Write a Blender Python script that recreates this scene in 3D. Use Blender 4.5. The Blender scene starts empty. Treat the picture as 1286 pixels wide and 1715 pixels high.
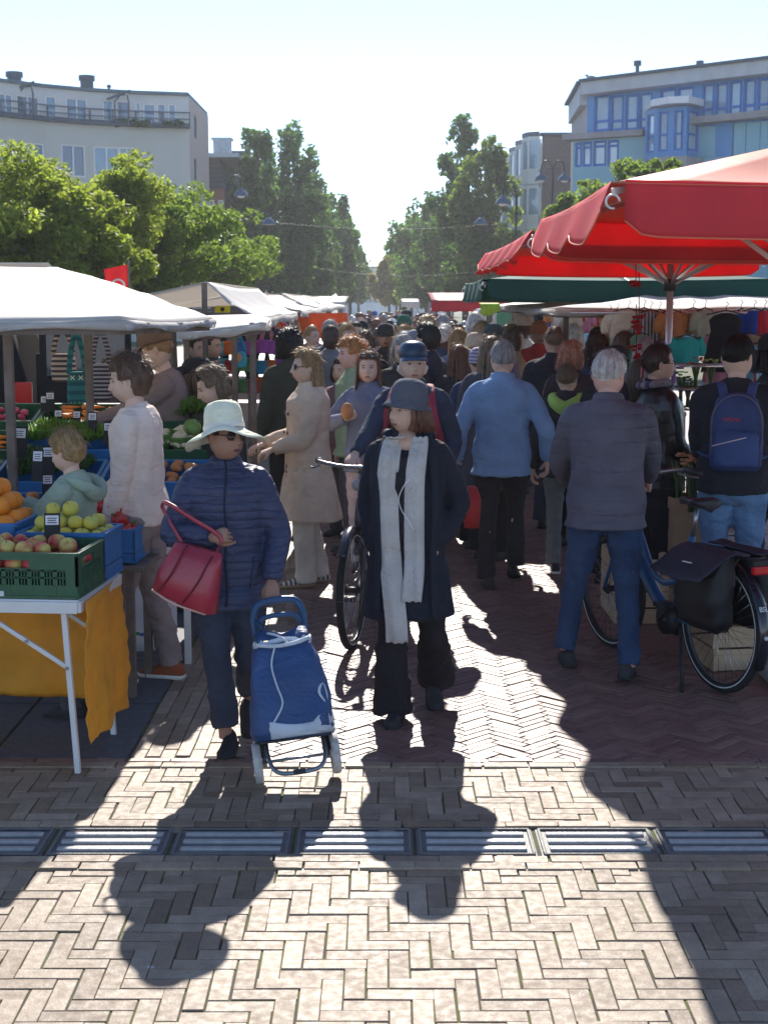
import bpy, bmesh, math, random
import numpy as np
from mathutils import Vector, Matrix, Euler
R = math.radians
random.seed(7)
NP = np.random.RandomState(7)
sc = bpy.context.scene
COL = sc.collection
# ---------------------------------------------------------------- camera
FPX = 2440.0
TH = math.atan(347.5 / FPX)
CAMH = 2.0
cd = bpy.data.cameras.new('camera')
cam = bpy.data.objects.new('camera', cd); COL.objects.link(cam)
cam.location = (0, 0, CAMH)
cam.rotation_euler = (math.pi / 2 - TH, 0, 0)
cd.sensor_fit = 'VERTICAL'; cd.sensor_height = 36.0
cd.lens = FPX / 1715 * 36.0
cd.clip_start = 0.1; cd.clip_end = 3000
cd.dof.use_dof = True; cd.dof.focus_distance = 7.2; cd.dof.aperture_fstop = 9.0
sc.camera = cam
# ---------------------------------------------------------------- world, sun, exposure
SUN_EL = R(34.5); SUN_AZ = R(-1.0)          # azimuth measured from +Y towards +X
w = bpy.data.worlds.new('World'); sc.world = w; w.use_nodes = True
nt = w.node_tree; bg = nt.nodes['Background']
sky = nt.nodes.new('ShaderNodeTexSky'); sky.sky_type = 'NISHITA'; sky.sun_disc = False
sky.sun_elevation = SUN_EL; sky.sun_rotation = SUN_AZ
sky.air_density = 0.6; sky.dust_density = 0.0; sky.ozone_density = 1.5
hsv = nt.nodes.new('ShaderNodeHueSaturation'); hsv.inputs['Saturation'].default_value = 0.92
nt.links.new(sky.outputs[0], hsv.inputs['Color']); nt.links.new(hsv.outputs[0], bg.inputs[0]); bg.inputs[1].default_value = 0.102
sd = bpy.data.lights.new('sun', 'SUN'); sd.energy = 3.3; sd.angle = R(0.5); sd.color = (1.0, 0.94, 0.85)
sun = bpy.data.objects.new('sun', sd); COL.objects.link(sun)
dirv = Vector((math.sin(SUN_AZ) * math.cos(SUN_EL), math.cos(SUN_AZ) * math.cos(SUN_EL), math.sin(SUN_EL)))
sun.rotation_euler = dirv.to_track_quat('Z', 'Y').to_euler()
sc.view_settings.view_transform = 'Standard'; sc.view_settings.look = 'None'
sc.view_settings.exposure = 1.3; sc.view_settings.gamma = 1.0
sc.cycles.max_bounces = 6; sc.cycles.diffuse_bounces = 5; sc.cycles.glossy_bounces = 2
sc.cycles.transmission_bounces = 4; sc.cycles.volume_bounces = 0; sc.cycles.transparent_max_bounces = 8
sc.cycles.use_denoising = True
sc.cycles.sample_clamp_indirect = 6.0

# ---------------------------------------------------------------- helpers: pixels of the photo to rays
def ray(px, py):
    u = (px - 643) / FPX; v = (857.5 - py) / FPX
    return Vector((u, v * math.sin(TH) + math.cos(TH), v * math.cos(TH) - math.sin(TH)))
def G(px, py):
    r = ray(px, py); t = CAMH / -r.z
    return Vector((r.x * t, r.y * t, 0))
def At(px, py, Y):
    r = ray(px, py); t = Y / r.y
    return Vector((r.x * t, Y, CAMH + r.z * t))

# ---------------------------------------------------------------- tagging
def tag(o, label=None, cat=None, group=None, kind=None):
    if label: o['label'] = label
    if cat: o['category'] = cat
    if group: o['group'] = group
    if kind: o['kind'] = kind
    return o
def empty(name, loc=(0, 0, 0), rz=0.0, **k):
    o = bpy.data.objects.new(name, None); COL.objects.link(o)
    o.location = loc; o.rotation_euler = (0, 0, rz); o.empty_display_size = .2
    return tag(o, **k)
def copy_tree(o, parent=None):
    c = o.copy(); COL.objects.link(c)
    if parent: c.parent = parent
    for ch in list(o.children):
        copy_tree(ch, c)
    return c

# ---------------------------------------------------------------- materials
MATS = {}
def M(name, col, rough=.75, var=.15, scale=6., bump=0., bscale=60., metal=0., trans=0., isl=0., spec=.35,
      quilt=0., coat=0., tcol=None, stripes=None, sheen=0., fold=0.):
    """procedural principled material: noise colour variation, fine bump, optional translucency"""
    if name in MATS: return MATS[name]
    m = bpy.data.materials.new(name); m.use_nodes = True; MATS[name] = m
    n = m.node_tree.nodes; l = m.node_tree.links
    b = n['Principled BSDF']; out = n['Material Output']
    tc = n.new('ShaderNodeTexCoord')
    ns = n.new('ShaderNodeTexNoise'); ns.inputs['Scale'].default_value = scale; ns.inputs['Detail'].default_value = 5
    l.new(tc.outputs['Object'], ns.inputs['Vector'])
    rm = n.new('ShaderNodeMapRange'); rm.inputs['From Min'].default_value = .3; rm.inputs['From Max'].default_value = .7
    rm.inputs['To Min'].default_value = 1 - var; rm.inputs['To Max'].default_value = 1 + var
    l.new(ns.outputs['Fac'], rm.inputs['Value'])
    val = rm.outputs[0]
    if isl:
        g = n.new('ShaderNodeNewGeometry')
        r2 = n.new('ShaderNodeMapRange'); r2.inputs['To Min'].default_value = 1 - isl; r2.inputs['To Max'].default_value = 1 + isl
        l.new(g.outputs['Random Per Island'], r2.inputs['Value'])
        mu = n.new('ShaderNodeMath'); mu.operation = 'MULTIPLY'
        l.new(val, mu.inputs[0]); l.new(r2.outputs[0], mu.inputs[1]); val = mu.outputs[0]
    hs = n.new('ShaderNodeVectorMath'); hs.operation = 'SCALE'
    hs.inputs[0].default_value = col[:3]
    if stripes:                                     # (colour2, period, duty, axis)
        sx = n.new('ShaderNodeSeparateXYZ'); l.new(tc.outputs['Object'], sx.inputs[0])
        a = n.new('ShaderNodeMath'); a.operation = 'MULTIPLY'; a.inputs[1].default_value = 1 / stripes[1]
        l.new(sx.outputs[stripes[3]], a.inputs[0])
        f = n.new('ShaderNodeMath'); f.operation = 'FRACT'; l.new(a.outputs[0], f.inputs[0])
        c = n.new('ShaderNodeMath'); c.operation = 'LESS_THAN'; c.inputs[1].default_value = stripes[2]; l.new(f.outputs[0], c.inputs[0])
        mx = n.new('ShaderNodeMix'); mx.data_type = 'RGBA'
        mx.inputs[6].default_value = (*col[:3], 1); mx.inputs[7].default_value = (*stripes[0], 1)
        l.new(c.outputs[0], mx.inputs[0]); l.new(mx.outputs[2], hs.inputs[0])
    l.new(val, hs.inputs['Scale'])
    l.new(hs.outputs[0], b.inputs['Base Color'])
    b.inputs['Roughness'].default_value = rough; b.inputs['Metallic'].default_value = metal
    b.inputs['Specular IOR Level'].default_value = spec
    if coat: b.inputs['Coat Weight'].default_value = coat; b.inputs['Coat Roughness'].default_value = .15
    if sheen: b.inputs['Sheen Weight'].default_value = sheen
    prev = None
    if fold:
        nf = n.new('ShaderNodeTexNoise'); nf.inputs['Scale'].default_value = 9; nf.inputs['Detail'].default_value = 3; nf.inputs['Distortion'].default_value = 1.2
        mp = n.new('ShaderNodeMapping'); mp.inputs['Scale'].default_value = (1, 1, 1.8); l.new(tc.outputs['Object'], mp.inputs[0]); l.new(mp.outputs[0], nf.inputs['Vector'])
        bf = n.new('ShaderNodeBump'); bf.inputs['Strength'].default_value = fold; bf.inputs['Distance'].default_value = .03; l.new(nf.outputs['Fac'], bf.inputs['Height']); prev = bf
    if quilt:
        sx = n.new('ShaderNodeSeparateXYZ')
        nd = n.new('ShaderNodeTexNoise'); nd.inputs['Scale'].default_value = 5; l.new(tc.outputs['Object'], nd.inputs['Vector'])
        l.new(tc.outputs['Object'], sx.inputs[0])
        ad = n.new('ShaderNodeMath'); ad.operation = 'MULTIPLY_ADD'; ad.inputs[1].default_value = .02
        l.new(nd.outputs['Fac'], ad.inputs[0]); l.new(sx.outputs[2], ad.inputs[2])
        mu = n.new('ShaderNodeMath'); mu.operation = 'MULTIPLY'; mu.inputs[1].default_value = math.pi / quilt; l.new(ad.outputs[0], mu.inputs[0])
        si = n.new('ShaderNodeMath'); si.operation = 'SINE'; l.new(mu.outputs[0], si.inputs[0])
        ab = n.new('ShaderNodeMath'); ab.operation = 'ABSOLUTE'; l.new(si.outputs[0], ab.inputs[0])
        pw = n.new('ShaderNodeMath'); pw.operation = 'POWER'; pw.inputs[1].default_value = .45; l.new(ab.outputs[0], pw.inputs[0])
        bp = n.new('ShaderNodeBump'); bp.inputs['Strength'].default_value = .55; bp.inputs['Distance'].default_value = .010
        l.new(pw.outputs[0], bp.inputs['Height'])
        if prev: l.new(prev.outputs[0], bp.inputs['Normal'])
        prev = bp
    if bump:
        nb = n.new('ShaderNodeTexNoise'); nb.inputs['Scale'].default_value = bscale; nb.inputs['Detail'].default_value = 4
        l.new(tc.outputs['Object'], nb.inputs['Vector'])
        bp = n.new('ShaderNodeBump'); bp.inputs['Strength'].default_value = bump; bp.inputs['Distance'].default_value = .01
        l.new(nb.outputs['Fac'], bp.inputs['Height'])
        if prev: l.new(prev.outputs[0], bp.inputs['Normal'])
        prev = bp
    if prev: l.new(prev.outputs[0], b.inputs['Normal'])
    if trans:
        t = n.new('ShaderNodeBsdfTranslucent'); mx = n.new('ShaderNodeMixShader'); mx.inputs[0].default_value = trans
        if tcol:
            h2 = n.new('ShaderNodeVectorMath'); h2.operation = 'SCALE'; h2.inputs[0].default_value = tcol; l.new(val, h2.inputs['Scale'])
            l.new(h2.outputs[0], t.inputs[0])
        else: l.new(hs.outputs[0], t.inputs[0])
        if prev: l.new(prev.outputs[0], t.inputs['Normal'])
        l.new(b.outputs[0], mx.inputs[1]); l.new(t.outputs[0], mx.inputs[2]); l.new(mx.outputs[0], out.inputs[0])
    return m
def cloth(name, col, **k):
    k.setdefault('rough', .9); k.setdefault('bump', .25); k.setdefault('bscale', 40); k.setdefault('var', .16); k.setdefault('spec', .2); k.setdefault('fold', .55)
    q = 1.8 if max(col) < .3 else 1.15          # cloth colours raised to stand in for fill light missing in shade
    return M('cloth ' + name, tuple(min(.8, c * q + .006) for c in col), **k)
def glass(name, col, rough=.06):
    if name in MATS: return MATS[name]
    m = M(name, col, rough=rough, var=.25, scale=.6, spec=1.0, coat=.6); return m

# ---------------------------------------------------------------- mesh builder
def spl(pts, k=4):
    """Catmull-Rom through the points (each point any-length tuple)"""
    P = [np.array(p, float) for p in pts]; out = []
    P = [2 * P[0] - P[1]] + P + [2 * P[-1] - P[-2]]
    for i in range(1, len(P) - 2):
        for j in range(k):
            t = j / k
            out.append(.5 * ((2 * P[i]) + (P[i + 1] - P[i - 1]) * t + (2 * P[i - 1] - 5 * P[i] + 4 * P[i + 1] - P[i + 2]) * t * t
                             + (3 * P[i] - P[i - 1] - 3 * P[i + 1] + P[i + 2]) * t ** 3))
    out.append(P[-2]); return out
class MB:
    def __init__(s): s.v = []; s.f = []; s.m = []
    def add(s, vs, fs, mat=0):
        o = len(s.v); s.v += [tuple(v) for v in vs]
        s.f += [tuple(i + o for i in f) for f in fs]; s.m += [mat] * len(fs); return s
    def box(s, c, d, mat=0, rot=None, taper=1.0):
        x, y, z = d[0] / 2, d[1] / 2, d[2] / 2
        vs = [Vector((i * x * (taper if k > 0 else 1), j * y * (taper if k > 0 else 1), k * z)) for k in (-1, 1) for i, j in ((-1, -1), (1, -1), (1, 1), (-1, 1))]
        if rot is not None:
            E = rot if isinstance(rot, Matrix) else Euler(rot).to_matrix()
            vs = [E @ v for v in vs]
        c = Vector(c)
        return s.add([v + c for v in vs], [(3, 2, 1, 0), (4, 5, 6, 7), (0, 1, 5, 4), (1, 2, 6, 5), (2, 3, 7, 6), (3, 0, 4, 7)], mat)
    def bar(s, a, b, w, t=None, mat=0, up=(0, 0, 1)):
        a = Vector(a); b = Vector(b); d = b - a; L = d.length; d.normalize(); u = Vector(up)
        if abs(d.dot(u)) > .98: u = Vector((0, 1, 0))
        x = d.cross(u).normalized(); z = x.cross(d)
        Mx = Matrix((x, d, z)).transposed()
        return s.box((a + b) / 2, (w, L, t or w), mat, Mx)
    def rings(s, rs, cap=True, mat=0, closed=True):
        n = len(rs[0]); vs = [p for r in rs for p in r]; fs = []
        for i in range(len(rs) - 1):
            for j in range(n if closed else n - 1):
                k = (j + 1) % n
                fs.append((i * n + j, i * n + k, (i + 1) * n + k, (i + 1) * n + j))
        if cap and closed:
            fs.append(tuple(reversed(range(n)))); fs.append(tuple(range((len(rs) - 1) * n, len(rs) * n)))
        return s.add(vs, fs, mat)
    def tube(s, pts, rad, n=10, mat=0, k=0, ref=None, cap=True, sq=1.0):
        """rad: number, list, or list of (a, b)"""
        if not isinstance(rad, (list, tuple)): rad = [rad] * len(pts)
        rr = [(r, r) if not isinstance(r, (list, tuple)) else r for r in rad]
        if k:
            q = spl([tuple(p) + tuple(r) for p, r in zip(pts, rr)], k)
            pts = [Vector(a[:3]) for a in q]; rr = [(max(a[3], 1e-4), max(a[4], 1e-4)) for a in q]
        pts = [Vector(p) for p in pts]; N = len(pts); rs = []; u = Vector(ref) if ref else None
        for i, p in enumerate(pts):
            t = (pts[min(i + 1, N - 1)] - pts[max(i - 1, 0)])
            if t.length < 1e-9: t = Vector((0, 0, 1))
            t.normalize()
            if u is None:
                u = Vector((1, 0, 0)) if abs(t.x) < .8 else Vector((0, 1, 0))
            u2 = u - t * u.dot(t)
            if u2.length < 1e-5: u2 = t.orthogonal()
            u2.normalize()
            if not ref: u = u2
            w_ = t.cross(u2); a, b = rr[i]; ring = []
            for j in range(n):
                an = 2 * math.pi * j / n; c, s_ = math.cos(an), math.sin(an)
                if sq != 1.0: c = math.copysign(abs(c) ** sq, c); s_ = math.copysign(abs(s_) ** sq, s_)
                ring.append(p + u2 * (c * a) + w_ * (s_ * b))
            rs.append(ring)
        return s.rings(rs, cap, mat)
    def ell(s, c, r, n=12, m=8, mat=0, fn=None, rot=None):
        vs = []; c = Vector(c)
        for i in range(m + 1):
            ph = math.pi * i / m
            for j in range(n):
                a = 2 * math.pi * j / n
                p = Vector((math.sin(ph) * math.cos(a) * r[0], math.sin(ph) * math.sin(a) * r[1], math.cos(ph) * r[2]))
                if fn: p = fn(p)
                if rot is not None: p = rot @ p
                vs.append(p + c)
        fs = []
        for i in range(m):
            for j in range(n):
                k = (j + 1) % n
                if i == 0: fs.append((0, (i + 1) * n + j, (i + 1) * n + k))
                elif i == m - 1: fs.append((i * n + j, m * n, i * n + k))
                else: fs.append((i * n + j, (i + 1) * n + j, (i + 1) * n + k, i * n + k))
        return s.add(vs, fs, mat)
    def lathe(s, c, prof, n=20, mat=0, rot=None, cap=False):
        c = Vector(c); rs = []
        for r, z in prof:
            ring = [Vector((r * math.cos(2 * math.pi * j / n), r * math.sin(2 * math.pi * j / n), z)) for j in range(n)]
            if rot is not None: ring = [rot @ p for p in ring]
            rs.append([p + c for p in ring])
        return s.rings(rs, cap, mat)
    def sheet(s, grid, th=.004, mat=0):
        """grid[i][j] of points -> thin solid sheet"""
        ni, nj = len(grid), len(grid[0]); P = [[Vector(p) for p in r] for r in grid]; top = []; bot = []
        for i in range(ni):
            for j in range(nj):
                a = P[min(i + 1, ni - 1)][j] - P[max(i - 1, 0)][j]; b = P[i][min(j + 1, nj - 1)] - P[i][max(j - 1, 0)]
                nn = a.cross(b); nn = nn.normalized() if nn.length > 1e-9 else Vector((0, 0, 1))
                top.append(P[i][j] + nn * th / 2); bot.append(P[i][j] - nn * th / 2)
        o = ni * nj; fs = []
        for i in range(ni - 1):
            for j in range(nj - 1):
                a, b, c, d = i * nj + j, i * nj + j + 1, (i + 1) * nj + j + 1, (i + 1) * nj + j
                fs.append((d, c, b, a)); fs.append((a + o, b + o, c + o, d + o))
        for j in range(nj - 1):
            fs.append((j, j + 1, j + 1 + o, j + o)); e = (ni - 1) * nj; fs.append((e + j + 1, e + j, e + j + o, e + j + 1 + o))
        for i in range(ni - 1):
            fs.append(((i + 1) * nj, i * nj, i * nj + o, (i + 1) * nj + o)); a = i * nj + nj - 1; fs.append((a, a + nj, a + nj + o, a + o))
        return s.add(top + bot, fs, mat)
    def mesh(s, name='mesh', smooth=True, fixn=False):
        me = bpy.data.meshes.new(name); me.from_pydata(s.v, [], s.f)
        me.polygons.foreach_set('material_index', s.m)
        if fixn:
            bm = bmesh.new(); bm.from_mesh(me); bmesh.ops.recalc_face_normals(bm, faces=bm.faces); bm.to_mesh(me); bm.free()
        me.polygons.foreach_set('use_smooth', [smooth] * len(me.polygons))
        me.update(); return me
    def build(s, name, mats, parent=None, smooth=False, loc=None, rz=None, fixn=True, bevel=0, **k):
        me = s.mesh(name, smooth, fixn)
        for m_ in (mats if isinstance(mats, (list, tuple)) else [mats]): me.materials.append(m_)
        o = bpy.data.objects.new(name, me); COL.objects.link(o)
        if parent: o.parent = parent
        if loc is not None: o.location = loc
        if rz is not None: o.rotation_euler = (0, 0, rz)
        if bevel:
            b = o.modifiers.new('bevel', 'BEVEL'); b.width = bevel; b.segments = 2; b.limit_method = 'ANGLE'
        return tag(o, **k)
def np_mesh(name, V, F4, mat, smooth=False, parent=None, col=None, **k):
    """V (n,3), F4 (m,4) arrays -> object"""
    me = bpy.data.meshes.new(name); V = np.asarray(V, np.float32); F4 = np.asarray(F4, np.int32)
    me.vertices.add(len(V)); me.vertices.foreach_set('co', V.ravel())
    me.loops.add(F4.size); me.loops.foreach_set('vertex_index', F4.ravel())
    me.polygons.add(len(F4)); me.polygons.foreach_set('loop_start', np.arange(0, F4.size, F4.shape[1], dtype=np.int32))
    me.polygons.foreach_set('use_smooth', np.full(len(F4), smooth))
    me.update(calc_edges=True)
    for m_ in (mat if isinstance(mat, (list, tuple)) else [mat]): me.materials.append(m_)
    o = bpy.data.objects.new(name, me); COL.objects.link(o)
    if parent: o.parent = parent
    return tag(o, **k)
def remesh(mb, voxel, smooth=3):
    me = mb.mesh('tmp', True, True); o = bpy.data.objects.new('tmp', me); COL.objects.link(o)
    r = o.modifiers.new('r', 'REMESH'); r.mode = 'VOXEL'; r.voxel_size = voxel; r.use_smooth_shade = True
    if smooth:
        s = o.modifiers.new('s', 'SMOOTH'); s.factor = .5; s.iterations = smooth
    dg = bpy.context.evaluated_depsgraph_get()
    out = bpy.data.meshes.new_from_object(o.evaluated_get(dg))
    bpy.data.objects.remove(o); bpy.data.meshes.remove(me)
    out.materials.clear()
    out.polygons.foreach_set('use_smooth', [True] * len(out.polygons))
    return out
_rs = np.random.RandomState(3)
_K = [(_rs.normal(size=3), _rs.uniform(0, 6.28)) for _ in range(24)]
def wrinkle(me, amp, freq=9., stretch=(1, 1, 1.6), seed=0):
    """folds: displace along normals by a sum of warped sines"""
    n = len(me.vertices)
    if not n or amp == 0: return
    co = np.empty(n * 3, np.float32); me.vertices.foreach_get('co', co); co = co.reshape(-1, 3)
    no = np.empty(n * 3, np.float32); me.vertex_normals.foreach_get('vector', no); no = no.reshape(-1, 3)
    q = co * np.array(stretch) * freq; d = np.zeros(n)
    wv = np.zeros(n)
    for i in range(4):
        k, p = _K[(i + seed) % 24]; wv += np.sin(q @ k * .5 + p)
    for i in range(4, 12):
        k, p = _K[(i + seed * 3) % 24]; s_ = np.sin(q @ k + p + wv * .9)
        d += (1 - np.abs(s_)) ** 2 * (1 if i % 2 else -1) * .5
    co = co + no * (d * amp)[:, None]
    me.vertices.foreach_set('co', co.astype(np.float32).ravel()); me.update()
def limit(v, a, b): return max(a, min(b, v))
# ================================================================ GROUND
def brick_mat(name, c1, c2, c3, rough):
    m = bpy.data.materials.new(name); m.use_nodes = True; n = m.node_tree.nodes; l = m.node_tree.links
    b = n['Principled BSDF']; g = n.new('ShaderNodeNewGeometry'); tc = n.new('ShaderNodeTexCoord')
    cr = n.new('ShaderNodeValToRGB'); e = cr.color_ramp.elements
    e[0].color = (*c1, 1); e[1].color = (*c3, 1); x = e.new(.5); x.color = (*c2, 1)
    l.new(g.outputs['Random Per Island'], cr.inputs[0])
    def noise(s, d=6):
        t = n.new('ShaderNodeTexNoise'); t.inputs['Scale'].default_value = s; t.inputs['Detail'].default_value = d
        l.new(tc.outputs['Object'], t.inputs['Vector']); return t.outputs['Fac']
    def rng(s, a, b_, fa=.3, fb=.7):
        r = n.new('ShaderNodeMapRange'); r.inputs['From Min'].default_value = fa; r.inputs['From Max'].default_value = fb
        r.inputs['To Min'].default_value = a; r.inputs['To Max'].default_value = b_; l.new(s, r.inputs[0]); return r.outputs[0]
    big = rng(noise(1.6, 4), .80, 1.14); fine = rng(noise(160, 6), .76, 1.2); mid = rng(noise(14), .82, 1.12)
    m1 = n.new('ShaderNodeMath'); m1.operation = 'MULTIPLY'; l.new(big, m1.inputs[0]); l.new(fine, m1.inputs[1])
    m2 = n.new('ShaderNodeMath'); m2.operation = 'MULTIPLY'; l.new(m1.outputs[0], m2.inputs[0]); l.new(mid, m2.inputs[1])
    sp = n.new('ShaderNodeTexVoronoi'); sp.inputs['Scale'].default_value = 2.2; l.new(tc.outputs['Object'], sp.inputs['Vector'])
    spot = rng(sp.outputs['Distance'], 1.0, 0.0, .018, .03)       # chewing-gum and lime spots
    v = n.new('ShaderNodeVectorMath'); v.operation = 'SCALE'; l.new(cr.outputs[0], v.inputs[0]); l.new(m2.outputs[0], v.inputs['Scale'])
    mx = n.new('ShaderNodeMix'); mx.data_type = 'RGBA'; l.new(spot, mx.inputs[0]); l.new(v.outputs[0], mx.inputs[6]); mx.inputs[7].default_value = (.5, .48, .46, 1)
    l.new(mx.outputs[2], b.inputs['Base Color'])
    rr = rng(noise(30), rough - .08, rough + .1); l.new(rr, b.inputs['Roughness'])
    b.inputs['Specular IOR Level'].default_value = .45
    bp = n.new('ShaderNodeBump'); bp.inputs['Strength'].default_value = .35; bp.inputs['Distance'].default_value = .004
    l.new(noise(90, 8), bp.inputs['Height']); l.new(bp.outputs[0], b.inputs['Normal'])
    return m
def bricks(name, rects, mat, gap=.003, cham=.0018, z=0.0, **k):
    """rects: list of (cx, cy, half-length vector(2), half-width vector(2)); chamfered bricks in one mesh"""
    r = np.array([(a[0], a[1], *a[2], *a[3]) for a in rects], np.float64); n = len(r)
    c = r[:, :2]; L = r[:, 2:4]; W = r[:, 4:6]
    lL = np.linalg.norm(L, axis=1, keepdims=True); lW = np.linalg.norm(W, axis=1, keepdims=True)
    uL, uW = L / lL, W / lW
    jit = NP.normal(0, .0016, (n, 2)); rot = NP.normal(0, .006, n)
    cs, sn = np.cos(rot)[:, None], np.sin(rot)[:, None]
    uL = np.concatenate([uL[:, :1] * cs - uL[:, 1:] * sn, uL[:, :1] * sn + uL[:, 1:] * cs], 1)
    uW = np.concatenate([uW[:, :1] * cs - uW[:, 1:] * sn, uW[:, :1] * sn + uW[:, 1:] * cs], 1)
    c = c + jit; a = lL - gap / 2 - NP.uniform(0, .002, (n, 1)); b = lW - gap / 2 - NP.uniform(0, .0015, (n, 1))
    zt = z + NP.normal(0, .0014, (n, 1)); tilt = NP.normal(0, .0045, (n, 2))
    V = []
    for lvl, dz in ((0, -.03), (0, -cham), (1, 0)):
        s_ = cham * lvl
        for sa, sb in ((-1, -1), (1, -1), (1, 1), (-1, 1)):
            p = c + uL * (a - s_) * sa + uW * (b - s_) * sb
            zz = zt + dz + tilt[:, :1] * sa * a + tilt[:, 1:] * sb * b
            V.append(np.concatenate([p, zz], 1))
    V = np.stack(V, 1).reshape(-1, 3)
    f = []
    for lv in (0, 4):
        for i in range(4):
            j = (i + 1) % 4; f.append((lv + i, lv + j, lv + 4 + j, lv + 4 + i))
    f.append((8, 9, 10, 11)); f = np.array(f)
    F = (f[None] + (np.arange(n) * 12)[:, None, None]).reshape(-1, 4)
    return np_mesh(name, V, F, mat, **k)
def herring(x0, x1, y0, y1, L, W, ang, off=(0, 0), keep=None):
    n = int(round(L / W)); out = []; ca, sa = math.cos(ang), math.sin(ang)
    rad = math.hypot(x1 - x0, y1 - y0) / 2 + L; mx, my = (x0 + x1) / 2, (y0 + y1) / 2
    K = int(rad / W) + 2
    for i in range(-K, K):
        for j in range(-K, K):
            s = (i - j) % (2 * n)
            if s == 0: cx, cy, l, w_ = (i + n / 2) * W, (j + .5) * W, (L / 2, 0), (0, W / 2)
            elif s == 2 * n - 1: cx, cy, l, w_ = (i + .5) * W, (j + n / 2) * W, (0, L / 2), (W / 2, 0)
            else: continue
            X = cx * ca - cy * sa + mx + off[0]; Y = cx * sa + cy * ca + my + off[1]
            if x0 <= X <= x1 and y0 <= Y <= y1 and (keep is None or keep(X, Y)):
                out.append((X, Y, (l[0] * ca - l[1] * sa, l[0] * sa + l[1] * ca), (w_[0] * ca - w_[1] * sa, w_[0] * sa + w_[1] * ca)))
    return out
MGREY = brick_mat('clinker grey beige', (.215, .15, .10), (.30, .225, .16), (.385, .30, .22), .62)
MRED = brick_mat('clinker purple red', (.175, .095, .08), (.22, .125, .105), (.27, .165, .135), .52)
MSLAB = M('slab dark concrete', (.095, .10, .115), rough=.7, var=.2, scale=25, bump=.3, bscale=150)
# bed of sand, dirt and moss under the clinkers
m = bpy.data.materials.new('joint sand and moss'); m.use_nodes = True
n = m.node_tree.nodes; l = m.node_tree.links; b = n['Principled BSDF']; tc = n.new('ShaderNodeTexCoord')
no = n.new('ShaderNodeTexNoise'); no.inputs['Scale'].default_value = 5; no.inputs['Detail'].default_value = 6; l.new(tc.outputs['Object'], no.inputs['Vector'])
cr = n.new('ShaderNodeValToRGB'); e = cr.color_ramp.elements
e[0].position = .44; e[0].color = (.075, .065, .055, 1); e[1].position = .56; e[1].color = (.10, .12, .03, 1)
l.new(no.outputs['Fac'], cr.inputs[0]); l.new(cr.outputs[0], b.inputs['Base Color']); b.inputs['Roughness'].default_value = .95
g = MB(); g.add([(-900, -300, -.005), (900, -300, -.005), (900, 1500, -.005), (-900, 1500, -.005)], [(0, 1, 2, 3)])
g.build('ground', m, kind='structure', fixn=False)
YS0, YS1 = 5.10, 5.39        # channel row
YB = 6.16                    # border of the grey field
XL = -1.135                  # slab strip
near = herring(-2.4, 2.56, 3.2, YS0 - .05, .20, .066, 0) + herring(-2.4, 2.56, YS1 + .03, YB + .03, .20, .066, 0, (.03, .01))
def row(y, x0, x1, L, W, across=False, jx=0):
    out = []; x = x0 + jx
    while x < x1:
        out.append((x + L / 2, y, (L / 2, 0), (0, W / 2))); x += L
    return out
edge = row(YS0 - .033, -2.4, 2.5, .20, .066) + row(YS1 + .035, -2.4, 2.5, .20, .066, jx=.07) + row(YB + .0, -2.4, 2.6, .2, .066, jx=.03)
edge += row(YS0 - .099, -2.4, 2.5, .20, .066, jx=.11)
bricks('near_paving', near, MGREY, kind='structure')
bricks('paving_border', edge, MGREY, z=.007, kind='structure')
# running bond strip beside the slab
strip = []
for i in range(8):
    y = YB + .04 - (.1 if i % 2 else 0)
    while y < 26:
        strip.append((XL + .005 + i * .066 + .033, y + .1, (0, .1), (.033, 0))); y += .2
strip = [s for s in strip if s[1] > YB + .12]
bricks('side_paving', strip, MGREY, kind='structure')
XH = XL + .005 + 8 * .066
far = herring(XH - .0, 4.2, YB + .03, 24, .20, .05, R(45))
far2 = row(YB + .062, -2.4, 2.6, .2, .05, jx=.06)
bricks('street_border', far2, MRED, gap=.0035, cham=.0018, z=.006, kind='structure')
bricks('street_paving', far, MRED, gap=.0035, cham=.0018, kind='structure')
# unseen paving added behind the camera to bounce fill light; pavements beside the stalls
m = M('bounce light paving', (.34, .29, .25), rough=.75, var=.15, scale=2, bump=.3, bscale=40)
g = MB(); g.add([(-60, -90, -.003), (60, -90, -.003), (60, 3.15, -.003), (-60, 3.15, -.003)], [(0, 1, 2, 3)])
g.add([(-40, 3.15, -.003), (-6.6, 3.15, -.003), (-6.6, 70, -.003), (-40, 70, -.003)], [(0, 1, 2, 3)]); g.add([(14, 3.15, -.003), (40, 3.15, -.003), (40, 65, -.003), (14, 65, -.003)], [(0, 1, 2, 3)])
g.build('square', m, kind='structure', fixn=False)
# farther paving as one sheet, in clinker colours
m = M('street far clinker', (.19, .13, .125), rough=.55, var=.2, scale=3, bump=.4, bscale=30)
g = MB(); g.add([(-8, 23.9, -.004), (8, 23.9, -.004), (8, 260, -.004), (-8, 260, -.004)], [(0, 1, 2, 3)])
g.add([(4.1, 6.2, -.004), (14, 6.2, -.004), (14, 23.9, -.004), (4.1, 23.9, -.004)], [(0, 1, 2, 3)])
g.build('far_street', m, kind='structure', fixn=False)
g = MB()
y = YB + .1
while y < 30:
    for c0 in (0, .62):
        g.box((XL - .31 - c0, y + .45, -.02), (.605, .885, .045))
    y += .9
g.build('kerb_slabs', MSLAB, kind='structure', bevel=.006)
rr = []
for k in range(40):
    for i in range(70):
        rr.append((-2.42 - k * .1, YB + .2 + i * .2 + (k % 2) * .1, (0, .1), (.05, 0)))
bricks('stall_paving', rr, MRED, kind='structure')
rr = []
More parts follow.
